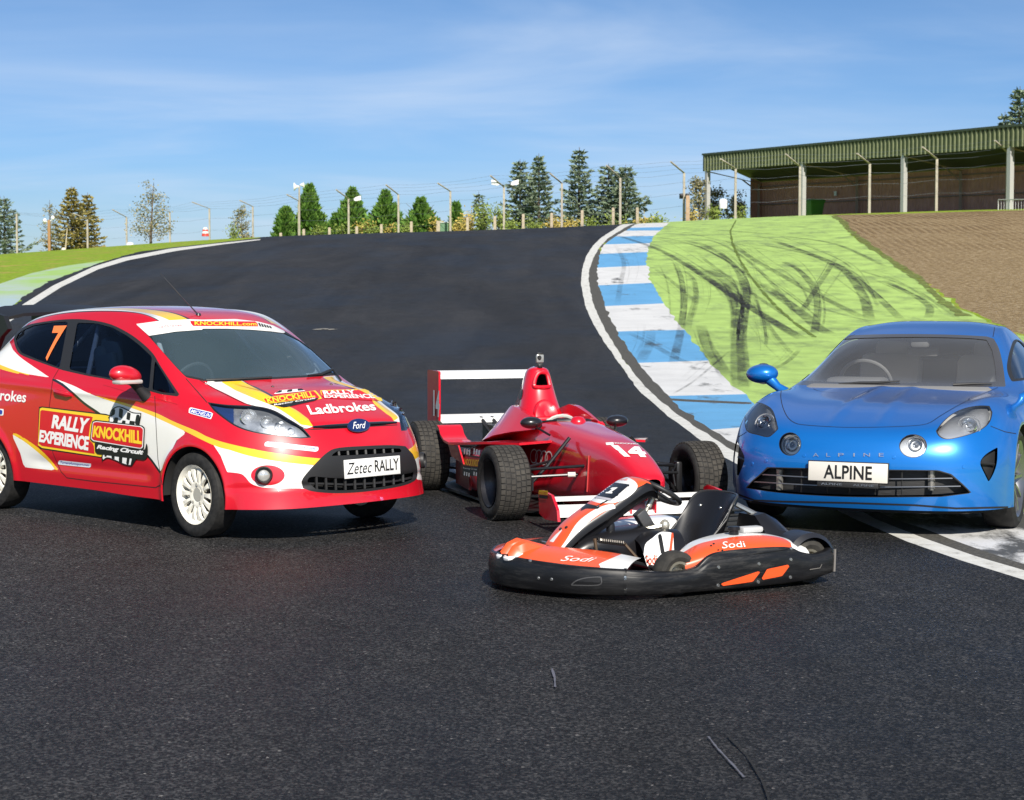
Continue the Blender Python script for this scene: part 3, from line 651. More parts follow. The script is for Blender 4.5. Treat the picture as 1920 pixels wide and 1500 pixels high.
    # left hand side: brown mast with two lamps, cream stake, barrel, red and white marker
    g = at(95, 140); b = tag(empty('lamp_mast', g), 'brown wooden mast with two small white lamps on the left verge', 'lamp post'); h = CH+(HOR-413)*140/F-g.z
    m = MB(); m.tube([(0, 0, -.5), (0, 0, h)], .11, 8); m.build('pole', mat('orange brown wood', (.36, .20, .09), .85), b)
    for s in (-1, 1):
        m = MB(); m.ico((s*.3, 0, h+.05+.1*s), (.14, .14, .17), 2); m.tube([(0, 0, h-.15), (s*.3, 0, h-.05+.1*s)], .03, 5); m.build('lamp', wh, b)
    g = at(122, 125); m = MB(); m.tube([(0, 0, -.4), (.25, 0, 2.2)], [.06, .03], 6); h = m.build('stake', mat('pale stake', (.5, .42, .28), .9)); h.location = g
    tag(h, 'pale leaning stake on the grass before the brown conifer', 'stake')
    g = at(122, 124.8); m = MB(); m.lathe([(.0, -.2), (.17, -.2), (.19, .5), (.14, .9), (.0, .92)], 14, 'z'); h = m.build('marker_drum', mat('off white plastic', (.70, .66, .55), .6)); h.location = g; tag(h, 'small off white drum at the foot of the leaning stake', 'drum')
    g = at(246, 128); m = MB(); m.lathe([(.26, -.4), (.28, .40), (.22, .55), (.0, .60)], 16, 'z'); h = m.build('bale', mat('white wrap', (.72, .72, .72), .5)); h.location = g; h.location.z = CH+(HOR-461)*128/F-.35; tag(h, 'white rounded bale behind the left grass verge', 'bale')
    g = at(387, 112); z0 = CH+(HOR-442)*112/F; b = tag(empty('marker_cone', (g.x, g.y, z0)), 'red and white striped marker standing on the left verge', 'marker')
    rd = mat('marker red', (.65, .06, .04), .5)
    for i, (r0, r1) in enumerate(((.22, .20), (.20, .18), (.18, .15), (.15, .11))):
        m = MB(); m.lathe([(.0, i*.12-.05*(i == 0)), (r0, i*.12-.05*(i == 0)), (r1, i*.12+.12), (0, i*.12+.12)], 14, 'z'); m.build('band', [rd, wh][i % 2], b)
    g = at(832, 128); z0 = g.z; b = tag(empty('equipment_cabinet', g), 'small green cabinet with pale roof behind the low posts', 'cabinet'); hh = CH+(HOR-420)*128/F-z0
    m = MB(); m.box((0, 0, hh/2), (.66, .6, hh+.1)); m.build('body', mat('cabinet green', (.10, .20, .11), .6), b); m = MB(); m.box((0, 0, hh+.08), (.76, .7, .06)); m.build('roof', mat('pale sheet', (.5, .52, .48), .5), b)
    m = MB(); m.box((-.42, 0, hh/2+.05), (.13, .13, hh+.3)); m.build('leg', wood, b)
    # far right: stump like white things behind the low bushes
    g = at(1354, 122); m = MB(); m.lathe([(.0, 0), (.26, 0), (.28, .5), (.2, .62), (0, .64)], 12, 'z'); h = m.build('marker_drum', wh); h.location = (g.x, g.y, CH+(HOR-392)*122/F); tag(h, 'white drum behind the bushes under the left end of the shelter', 'drum')
fences()
# ------------------------------------------------------------------ trees
def leaf_mat(nm, c1, c2, c3):
    def fn(nt, b):
        gi = N(nt, 'ShaderNodeNewGeometry'); n = noise_node(nt, 1.1, 3, .6)
        r = ramp(nt, gi.outputs['Random Per Island'], [(.0, c1), (.5, c2), (1, c3)])
        c = mixc(nt, .6, r.outputs[0], ramp(nt, n.outputs[0], [(.3, (.5,)*3), (.7, (1.35,)*3)]).outputs[0], 'MULTIPLY'); nt.links.new(c, b.inputs['Base Color'])
        b.inputs['Subsurface Weight'].default_value = 0
    return mat(nm, c2, .75, fn=fn, spec=.2)
BARK = lambda: speckled('bark', (.07, .055, .04), (.16, .12, .09), 6, .95, .4, .02)
def conifer(px, ty, D, wpx, foliage, label, lean=0, dens=1.0, style='spruce', by=None, seed=0, name='conifer_tree', sway=0):
    rn = random.Random(seed*31+px)
    g = at(px, D); 
    if by is not None: g.z = CH+(HOR-by)*D/F
    g.z -= .3
    h = CH+(HOR-ty)*D/F-g.z; rad = wpx*D/F*(1.45 if style == 'spruce' else 1.3)
    root = tag(empty(name, g), label, 'tree')
    t = MB(); top = Vector((lean*h, 0, h)); t.tube([(0, 0, 0), (lean*h*.3, 0, h*.4), (lean*h*.7, 0, h*.75), top], [.022*h, .015*h, .008*h, .003*h], 7)
    L = MB()
    def quad(p, d, ln, w):
        d = d.normalized(); sdv = d.cross(Vector((rn.uniform(-1, 1), rn.uniform(-1, 1), rn.uniform(-1, 1)))); sdv = sdv.normalized() if sdv.length > 1e-3 else Vector((1, 0, 0))
        a = p-sdv*w*.2; b = p+d*ln*.5+sdv*w; c = p+d*ln; e = p+d*ln*.45-sdv*w
        L.add([a, b, c, e], [(0, 1, 2, 3)])
    if style == 'spruce':
        nw = int(h/.34)
        for i in range(nw):
            f = .04+.95*i/nw; z = h*f; rr = rad*(1-f)**.95*rn.uniform(.70, 1.12)+.07
            k = 7 if f < .8 else 5
            for j in range(k):
                a = 2*PI*(j+rn.random()*.8)/k+i; d = Vector((math.cos(a), math.sin(a), .12+.35*f)); r_ = rr*rn.uniform(.5, 1.15)
                base = Vector((lean*z, 0, z)); 
                tip = base+Vector((d.x*r_, d.y*r_, r_*(.30*f-.10)+.12*r_)); midp = base.lerp(tip, .55)-Vector((0, 0, .08*r_))
                t.tube([base, midp, tip], [.012+.006*r_, .008, .004], 4, cap=False)
                ns = int((9+20*r_)*dens)
                for q in range(ns):
                    s = rn.uniform(.12, 1.02); p = base.lerp(midp, s*2) if s < .5 else midp.lerp(tip, s*2-1)
                    o = Vector((rn.uniform(-1, 1), rn.uniform(-1, 1), rn.uniform(-.6, .5)))*.13*(1.25-s*.6)
                    dd = Vector((d.x, d.y, .15))+Vector((rn.uniform(-.9, .9), rn.uniform(-.9, .9), rn.uniform(-.5, .5)))
                    quad(p+o, dd, rn.uniform(.2, .42), rn.uniform(.04, .09))
    elif style == 'cypress':        # dense shaggy upright sprays
        n = int(4200*dens)
        for i in range(n):
            f = rn.random()**1.25; z = h*(.02+.95*f); a = rn.uniform(0, 2*PI)
            env = rad*min(1, (1-f)**.95+.03)*(.80+.26*math.sin(2*a+seed+f*5)+.22*math.sin(5*a+f*13+seed*2)+.12*math.sin(f*40+seed))
            r_ = env*math.sqrt(rn.uniform(.3, 1.05)); p = Vector((lean*h*f*f+r_*math.cos(a), r_*math.sin(a), z))
            d = Vector((math.cos(a)*.7, math.sin(a)*.7, .9))+Vector((rn.uniform(-.5, .5), rn.uniform(-.5, .5), rn.uniform(-.3, .4)))
            quad(p, d, rn.uniform(.22, .5), rn.uniform(.05, .12))
        for j in range(14): 
            a = rn.uniform(0, 2*PI); z = h*rn.uniform(.05, .6); t.tube([(0, 0, z), (rad*.6*math.cos(a), rad*.6*math.sin(a), z+rad*.5)], [.03, .01], 5)
    else:                           # sparse broadleaf
        for j in range(int(22*dens)+8):
            f = rn.uniform(.12, .97); a = rn.uniform(0, 2*PI); rr = rad*(1-.62*f)*rn.uniform(.5, 1.1); base = Vector((lean*h*f, 0, h*f*.86))
            tip = base+Vector((rr*math.cos(a), rr*math.sin(a), h*.16*rn.uniform(.4, 1.2))); t.tube([base, base.lerp(tip, .5)+Vector((0, 0, .06)), tip], [.03*(1.1-f), .016, .006], 4, cap=False)
            for q in range(int(70*dens)):
                s = rn.uniform(.3, 1.1); p = base.lerp(tip, s)+Vector((rn.gauss(0, 1), rn.gauss(0, 1), rn.gauss(0, 1)))*.16*rad**.5
                quad(p, Vector((rn.uniform(-1, 1), rn.uniform(-1, 1), rn.uniform(-1, .6))), rn.uniform(.10, .2), rn.uniform(.04, .08))
    t.build('trunk', BARK(), root); L.build('crown', foliage, root, fix=False)
def bush(px, ty, D, wpx, foliage, label, by=None, n=420, seed=0):
    rn = random.Random(seed+px); g = at(px, D)
    if by is not None: g.z = CH+(HOR-by)*D/F
    g.z -= .3; h = CH+(HOR-ty)*D/F-g.z; rad = wpx*D/F; root = tag(empty('bush', g), label, 'bush'); L = MB(); t = MB()
    for j in range(9):
        a = rn.uniform(0, 2*PI); e = Vector((rad*.8*math.cos(a)*rn.random(), rad*.8*math.sin(a)*rn.random(), h*rn.uniform(.5, .95))); t.tube([(e.x*.25, e.y*.25, 0), e*.6, e], [.03, .02, .006], 4)
        for q in range(n//9):
            p = e*rn.uniform(.35, 1.05)+Vector((rn.gauss(0, .18), rn.gauss(0, .18), rn.gauss(0, .14))); d = Vector((rn.uniform(-1, 1), rn.uniform(-1, 1), rn.uniform(-.3, 1))).normalized()
            s = d.orthogonal().normalized()*rn.uniform(.03, .07); ln = rn.uniform(.1, .26); L.add([p, p+d*ln*.5+s, p+d*ln, p+d*ln*.5-s], [(0, 1, 2, 3)])
    t.build('stems', BARK(), root); L.build('foliage', foliage, root, fix=False)
def planting():
    sp = leaf_mat('spruce needles', (0.088, 0.136, 0.088), (0.160, 0.216, 0.136), (0.256, 0.304, 0.208)); cy = leaf_mat('cypress sprays', (0.045, 0.112, 0.019), (0.088, 0.192, 0.029), (0.160, 0.272, 0.048))
    br = leaf_mat('autumn needles', (0.160, 0.136, 0.040), (0.272, 0.224, 0.064), (0.352, 0.304, 0.096)); bl = leaf_mat('thin leaves', (0.128, 0.144, 0.072), (0.240, 0.224, 0.112), (0.400, 0.336, 0.176))
    gd = leaf_mat('golden scrub', (0.256, 0.208, 0.040), (0.448, 0.336, 0.080), (0.576, 0.480, 0.144)); gn = leaf_mat('green scrub', (0.112, 0.160, 0.032), (0.192, 0.256, 0.048), (0.288, 0.352, 0.096))
    conifer(12, 368, 150, 52, sp, 'dark blue green spruce cut off by the left edge of the photo', seed=1, by=492)
    conifer(-40, 400, 156, 60, sp, 'dark blue green spruce at the far left, mostly outside the photo', seed=2, by=495)
    conifer(138, 350, 152, 42, br, 'tall brownish green conifer on the left verge, apex leaning left', seed=3, by=480, dens=1.3)
    conifer(168, 362, 154, 34, br, 'brownish green conifer half hidden behind its taller neighbour', seed=4, by=478, dens=1.1)
    conifer(97, 376, 150, 22, bl, 'thin leafy tree behind the brown lamp mast', style='leafy', seed=5, by=484, dens=.5, name='broadleaf_tree')
    conifer(284, 343, 150, 42, bl, 'tall sparse autumn tree with see through crown on the left', style='leafy', seed=6, by=465, dens=.9, name='broadleaf_tree', lean=.06)
    conifer(455, 390, 148, 24, bl, 'small thin leafy tree behind the left end of the asphalt crest', style='leafy', seed=7, by=452, dens=.6, name='broadleaf_tree')
    bush(440, 418, 147, 16, gn, 'pale tuft of scrub beside the small thin tree', by=450, n=260)
    conifer(582, 349, 141, 38, cy, 'largest bushy green conifer, leftmost of the row beyond the crest', style='cypress', seed=8, by=455, dens=1.3)
    conifer(538, 392, 142, 32, cy, 'low spreading conifer leaning on the largest bushy conifer', style='cypress', seed=9, by=458, dens=.9)
    conifer(662, 356, 138, 32, cy, 'slender bushy conifer second in the row beyond the crest', style='cypress', seed=10, by=452, dens=1.1)
    conifer(632, 404, 139, 20, cy, 'low conifer at the foot of the slender bushy conifer', style='cypress', seed=11, by=455, dens=.5)
    conifer(724, 361, 136, 36, cy, 'pointed bushy conifer with torn top, third in the row', style='cypress', seed=12, by=450, dens=1.1)
    conifer(790, 375, 134, 40, cy, 'squat bushy conifer left of the green cabinet', style='cypress', seed=13, by=448, dens=1.1)
    conifer(856, 384, 132, 18, cy, 'narrow green conifer right of the green cabinet', style='cypress', seed=14, by=445, dens=.5)
    bush(690, 414, 135, 22, gd, 'golden scrub between the slender and the pointed conifer', by=450); bush(818, 402, 133, 26, gd, 'tall golden scrub beside the squat conifer', by=446)
    bush(735, 420, 133, 16, gd, 'small golden scrub in front of the pointed conifer', by=448, n=260); bush(866, 412, 130, 18, gd, 'golden scrub at the foot of the narrow conifer', by=445, n=300)
    for px_, ty_, D_, w_, mt_, lab in ((604, 428, 139, 26, gn, 'low green undergrowth under the largest bushy conifer'), (648, 420, 136, 30, gn, 'mixed undergrowth at the foot of the slender conifer'), (706, 422, 134, 30, gn, 'low green undergrowth left of the small golden scrub'), (764, 420, 133, 30, gn, 'low undergrowth between the pointed and the squat conifer'), (845, 414, 131, 30, gn, 'low undergrowth behind the green cabinet'), (1000, 410, 124, 34, gn, 'tangled undergrowth below the close pair of spruces'), (1066, 408, 123, 32, gd, 'dry undergrowth below the tallest spruce'), (1150, 404, 121, 40, gn, 'tangled undergrowth below the broad spruces')): bush(px_, ty_, D_, w_, mt_, lab, by=448, n=520, seed=3)
    conifer(898, 360, 136, 16, sp, 'thin young spruce rising behind the green scrub', seed=15, by=445, dens=.7)
    bush(908, 380, 126, 26, gn, 'rounded green bush left of the tall spruces', by=443, n=700); bush(935, 372, 127, 28, gn, 'taller green bush against the tall spruces', by=440, n=800)
    bush(880, 398, 128, 18, gd, 'pale golden bush behind the low posts beside the green bush', by=443)
    conifer(975, 300, 130, 36, sp, 'pointed spruce, left one of the close pair', seed=16, by=440, dens=1.3); conifer(1010, 290, 128, 34, sp, 'pointed spruce, right and taller one of the close pair', seed=17, by=438, dens=1.3)
    conifer(1084, 278, 126, 38, sp, 'tallest spruce with open upper branches beyond the track', seed=18, by=436, dens=1.2, lean=.01)
    conifer(1140, 308, 126, 46, sp, 'broad spruce left of the fence post near the kerb', seed=19, by=434, dens=1.4); conifer(1172, 310, 124, 46, sp, 'broad spruce behind the fence post near the kerb', seed=20, by=432, dens=1.4)
    for i, (px, ty, lab) in enumerate(((960, 412, 'brown scrub under the left spruce of the pair'), (1040, 408, 'brown scrub between the spruce pair and the tallest spruce'), (1110, 406, 'brown scrub under the broad spruces'), (1205, 404, 'wispy scrub at the right foot of the broad spruces'), (1232, 405, 'wispy pale scrub beside the top of the kerb'))):
        bush(px, ty, 122-i, 24, gd if i % 2 else gn, lab, by=436-i*3, n=330, seed=i)
    conifer(1310, 335, 126, 26, bl, 'sparse pine with clumped needles left of the shelter post', style='leafy', seed=21, by=415, dens=.8, name='pine_tree')
    conifer(1340, 352, 128, 26, bl, 'sparse pine showing right of the first shelter post', style='leafy', seed=22, by=412, dens=.8, name='pine_tree')
    conifer(1378, 362, 126, 18, bl, 'small sparse pine before the end wall of the shelter', style='leafy', seed=23, by=410, dens=.6, name='pine_tree')
    bush(1335, 388, 120, 24, gn, 'green bush at the foot of the first shelter post', by=414); bush(1385, 390, 119, 16, gn, 'dark low bush beside the end wall of the shelter', by=412, n=260); bush(1296, 396, 118, 12, gd, 'tuft of scrub beside the thick brown post', by=416, n=200)
    conifer(1905, 165, 112, 44, sp, 'spruce top showing above the shelter roof at the right edge', seed=24, by=330, dens=1.2); conifer(1878, 212, 112, 20, sp, 'lower rounded spruce top above the shelter roof', seed=25, by=330, dens=1.2)
planting()
# ------------------------------------------------------------------ car bodies: smooth sheets over a control net, cut along panel and livery lines
def bs_basis(n, m):          # uniform cubic B-spline over n control points, m samples per span
    t = np.linspace(0, n-1, (n-1)*m+1); i = np.minimum(t.astype(int), n-2); f = t-i
    w = np.stack([(1-f)**3, 3*f**3-6*f*f+4, -3*f**3+3*f*f+3*f+1, f**3], 1)/6
    return t, i, w
def bs_eval(C, m, axis, left='lin'):
    C = np.moveaxis(C, axis, 0); n = len(C)
    if left == 'mirror': a = C[1]*np.array([1, -1, 1])
    else: a = 2*C[0]-C[1]
    E_ = np.concatenate([a[None], C, (2*C[-1]-C[-2])[None]]); t, i, w = bs_basis(n, m)
    S = sum(w[:, k].reshape(-1, *([1]*(C.ndim-1)))*E_[i+k] for k in range(4))
    return np.moveaxis(S, 0, axis)
def net_surface(rows, mu=16, mv=14, it=5):
    D = np.array(rows, float); C = D.copy()
    for _ in range(it):
        S = bs_eval(bs_eval(C, 1, 0), 1, 1, 'mirror'); C += (D-S)*.9
    P = bs_eval(bs_eval(C, mu, 0), mv, 1, 'mirror')
    return np.concatenate([(P*np.array([1, -1, 1]))[:, :0:-1], P], 1)
class Car:
    def __init__(s, root, S, mats):
        s.root, s.S, s.mats = root, S, mats
        s.Mx = Matrix.Translation(root.location) @ Matrix.Rotation(root.rotation_euler[2], 4, 'Z') @ Matrix.Scale(root.scale[0], 4)
        s.M4 = np.array(s.Mx); s.I = s.Mx.inverted(); s.eye = s.I @ Vector((0, 0, CH)); s.rebvh()
    def rebvh(s): s.bvh = BVHTree.FromPolygons(s.S.V.tolist(), s.S.T.tolist())
    def world(s, V): V = np.asarray(V, float); return V@s.M4[:3, :3].T+s.M4[:3, 3]
    def pix(s, V=None, mir=False):
        V = s.S.V if V is None else np.asarray(V, float)
        return project(s.world(V*np.array([1, -1, 1]) if mir else V))
    def hit(s, px, py, lift=0):
        d = (s.I.to_3x3() @ Vector(ray(px, py))).normalized(); p, n, i, t = s.bvh.ray_cast(s.eye, d)
        if p is None:
            best = None
            for k in range(1, 60):
                q = s.eye+d*(k*.5); r = s.bvh.find_nearest(q)
                if best is None or r[3] < best[3]: best = r
            p, n = best[0], best[1]
        if n.dot(d) > 0: n = -n
        return p+n*lift, n
    def facing(s, mir=False):
        e = np.array(s.eye)*(np.array([1, -1, 1]) if mir else 1); T = s.S.T; c = s.S.V[T].mean(1); n = s.S.N[T].mean(1)
        return ((e-c)*n).sum(1) > 0
    def region(s, poly, mir=False, only=None, extra=None):
        sel = s.facing(mir)
        if extra is not None: sel &= extra(s.S.V[s.S.T].mean(1))
        ins = s.S.cut(sdf(s.pix(mir=mir), poly), sel, eps=.02)
        if only is not None: ins &= np.isin(s.S.M, only)
        return ins
    def paint(s, poly, m, mir=0, only=None, extra=None):
        for k in ((0,) if mir == 0 else (0, 1) if mir == 1 else (1,)):
            ins = s.region(poly, bool(k), only, extra); s.S.M[ins] = m
    def field(s, f, m=None): 
        ins = s.S.cut(f(s.S.V), eps=1e-4)
        if m is not None: s.S.M[ins] = m
        return ins
    def extract(s, poly, name, mats, parent=None, mir=False, shift=0, only=None, extra=None, keep=False):
        ins = s.region(poly, mir, only, extra); P = s.S.take(ins, shift)
        if not keep: s.S.drop(ins)
        return P, (P.build(name, mats, parent or s.root) if name else None)
    def decal(s, V, T, quad, m, name, lift=.003, parent=None, fine=True):
        if fine:
            S2 = Surf(np.c_[V, np.zeros(len(V))], T, np.tile([0., 0, 1], (len(V), 1)))
            for c in np.linspace(.08, .92, 12): S2.cut(S2.V[:, 0]-c)
            V, T = S2.V[:, :2], S2.T
        q = quadmap(V, quad); H_ = [s.hit(*p, lift) for p in q]
        S3 = Surf([tuple(h[0]) for h in H_], T, np.array([tuple(h[1]) for h in H_])); o = S3.build(name, m, parent or s.root); return o
    def text(s, body, quad, m, lift=.004, shear=0, bold=0, parent=None, space=1.0, name='lettering'):
        V, T = text_mesh(body, shear, bold, space); return s.decal(V, T, quad, m, name, lift, parent)
    def patch(s, poly, m, name, lift=.0025, parent=None, n=18):     # a sticker: polygon in photo pixels laid on the body
        P = np.array(poly, float); lo, hi = P.min(0), P.max(0); gx, gy = np.meshgrid(np.linspace(lo[0], hi[0], n), np.linspace(lo[1], hi[1], n))
        S2 = grid_surf(np.stack([gx, gy, gx*0], -1))
        for a, b in zip(P, np.roll(P, -1, 0)): 
            pass
        ins = S2.cut(sdf(S2.V[:, :2], poly), eps=.01); S2 = S2.take(ins)
        H_ = [s.hit(p[0], p[1], lift) for p in S2.V]
        return Surf([tuple(h[0]) for h in H_], S2.T, np.array([tuple(h[1]) for h in H_])).build(name, m, parent or s.root)
    def ribbons(s, lines, w, m, name='panel_gaps', lift=.0016, parent=None, mir=False, closed=False):
        V = []; Nn = []; T = []
        for ln in lines:
            pts = []
            for i in range(len(ln)-1):
                a, b = np.array(ln[i], float), np.array(ln[i+1], float); k = max(2, int(np.hypot(*(b-a))/4))
                pts += [a+(b-a)*j/k for j in range(k)]
            pts.append(np.array(ln[-1], float)); H_ = [s.hit(*p, lift) for p in pts]
            for sg in ((1, -1) if mir else (1,)):
                b0 = len(V)
                for i, (p, n) in enumerate(H_):
                    t = H_[min(i+1, len(H_)-1)][0]-H_[max(i-1, 0)][0]; c = n.cross(t)
                    if c.length < 1e-9: c = Vector((0, 0, 1))
                    c.normalize(); c = c*w/2
                    for q in (p+c, p-c): V.append((q.x, q.y*sg, q.z)); Nn.append((n.x, n.y*sg, n.z))
                for i in range(len(H_)-1): b = b0+2*i; T += [(b, b+1, b+3), (b, b+3, b+2)]
        return Surf(V, T, np.array(Nn)).build(name, m, parent or s.root)
def frame_to(p, n, up=(0, 0, 1)):
    n = Vector(n).normalized(); x = Vector(up).cross(n); x = x.normalized() if x.length > 1e-4 else Vector((1, 0, 0)); y = n.cross(x)
    M_ = Matrix(((x.x, y.x, n.x, p[0]), (x.y, y.y, n.y, p[1]), (x.z, y.z, n.z, p[2]), (0, 0, 0, 1))); return M_
def ellipse(c, rx, ry, n=28, rot=0):
    return [(c[0]+rx*math.cos(a)*math.cos(rot)-ry*math.sin(a)*math.sin(rot), c[1]+rx*math.cos(a)*math.sin(rot)+ry*math.sin(a)*math.cos(rot)) for a in [2*PI*i/n for i in range(n)]]
def chain(pts, n=5):         # smooth polygon through points (Catmull-Rom, open)
    out = []; k = len(pts)
    for i in range(k-1):
        p0, p1, p2, p3 = [np.array(pts[min(max(i+j, 0), k-1)], float) for j in (-1, 0, 1, 2)]
        for q in range(n): t = q/n; out.append(tuple(.5*(2*p1+(p2-p0)*t+(2*p0-5*p1+4*p2-p3)*t*t+(3*p1-p0-3*p2+p3)*t**3)))
    return out+[tuple(pts[-1])]
def rubber():
    def fn(nt, b):
        n = noise_node(nt, 30, 4, .6); r = ramp(nt, n.outputs[0], [(.35, (.012, .012, .012)), (.7, (.028, .027, .026))]); nt.links.new(r.outputs[0], b.inputs['Base Color'])
    return mat('tyre rubber', (.02, .02, .02), .72, fn=fn, spec=.35)
def tyre_mesh(m, r, w, rim, ax='y', c=(0, 0, 0), n=56):
    h = w/2; m.lathe([(rim-.012, -h*.72), (rim+.004, -h*.86), (rim+(r-rim)*.45, -h*1.0), (r-.03, -h*.96), (r-.010, -h*.84), (r-.002, -h*.6), (r, 0), (r-.002, h*.6), (r-.010, h*.84), (r-.03, h*.96), (rim+(r-rim)*.45, h), (rim+.004, h*.86), (rim-.012, h*.72)], n, ax, c)
def road_wheel(root, name, pos, out, r, w, rim, rimmat, spokes, style, hubmat, steer=0):
    """wheel = hub mesh with tyre, rim and disc as its children; out = +1 left side, -1 right side"""
    hub = MB(); o = out
    hub.lathe([(0, o*w*.30), (.045, o*w*.30), (.052, o*w*.26), (.052, 0)], 20, 'y')
    for i in range(5): a = 2*PI*i/5+.3; hub.lathe([(0, o*w*.335), (.011, o*w*.335), (.013, o*w*.2)], 8, 'y', (.068*math.cos(a) if style != 'ten' else .05*math.cos(a), 0, .068*math.sin(a) if style != 'ten' else .05*math.sin(a)))
    H_ = hub.build(name, hubmat, root, pos); H_.rotation_euler[2] = steer
    t = MB(); tyre_mesh(t, r, w, rim); T_ = t.build('tyre', rubber(), H_)
    g = MB(); e = o*w*.5
    g.lathe([(rim-.03, -e*.8), (rim+.002, -e*.86), (rim-.012, -e*.7), (rim-.03, -e*.5), (rim-.036, e*.3), (rim-.014, e*.72), (rim+.006, e*.90), (rim+.004, e*.80), (rim-.012, e*.62), (rim-.04, e*.2), (rim-.04, -e*.5)], 56, 'y', closed=True)
    for i in range(spokes):
        a = 2*PI*i/spokes; 
        def q(rad, off, d): return (rad*math.cos(a)-off*math.sin(a), d, rad*math.sin(a)+off*math.cos(a))
        if style == 'fifteen':
            R0, R1 = .058, rim-.022; secs = [(R0, .013, e*.56), (R0+(R1-R0)*.4, .0125, e*.70), (R0+(R1-R0)*.75, .017, e*.74), (R1, .031, e*.66)]; th = e*.16
        else:
            R0, R1 = .04, rim-.016; secs = [(R0, .018, e*.55), (R0+(R1-R0)*.5, .010, e*.72), (R1, .013, e*.80)]; th = e*.22
        g.loft([[q(x, -wd, d-th), q(x, -wd*.75, d), q(x, wd*.75, d), q(x, wd, d-th)] for x, wd, d in secs])
    if style == 'fifteen': g.lathe([(.075, e*.50), (.085, e*.63), (.07, e*.66), (.04, e*.50), (.0, e*.48)], 30, 'y')
    g.build('rim', rimmat, H_)
    d = MB(); d.lathe([(.05, 0), (rim*.72, 0), (rim*.72, e*.12), (.05, e*.12)], 36, 'y', closed=True); d.build('brake_disc', mat('brake disc', (.03, .028, .026), .6, .3), H_)
    return H_
def liner(root, cx, cz, r, y0, y1):
    for s in (1, -1):
        m = MB(); v = []; n = 26
        for i in range(n+1):
            a = PI*(-.02+1.04*i/n)
            for y in (y0, y1): v.append((cx+r*math.cos(a), s*y, cz+r*math.sin(a)))
        m.add(v, [(2*i, 2*i+1, 2*i+3, 2*i+2) for i in range(n)], True)
        m.add([(cx, s*y0, cz)]+[v[2*i] for i in range(n+1)], [(0, i+1, i+2) for i in range(n)])
        m.build('wheel_arch_liner', mat('arch liner', (.012, .012, .012), .9), root, fix=False)
def gaps_mat(): return mat('panel gap', (.012, .010, .012), .8)
Z1 = zoomed(0, 500, 2.885); Z2 = zoomed(380, 560, 3.261); Z6 = zoomed(0, 740, 6.0); Z7 = zoomed(240, 570, 6.4)
def shell(P): return grid_surf(P)
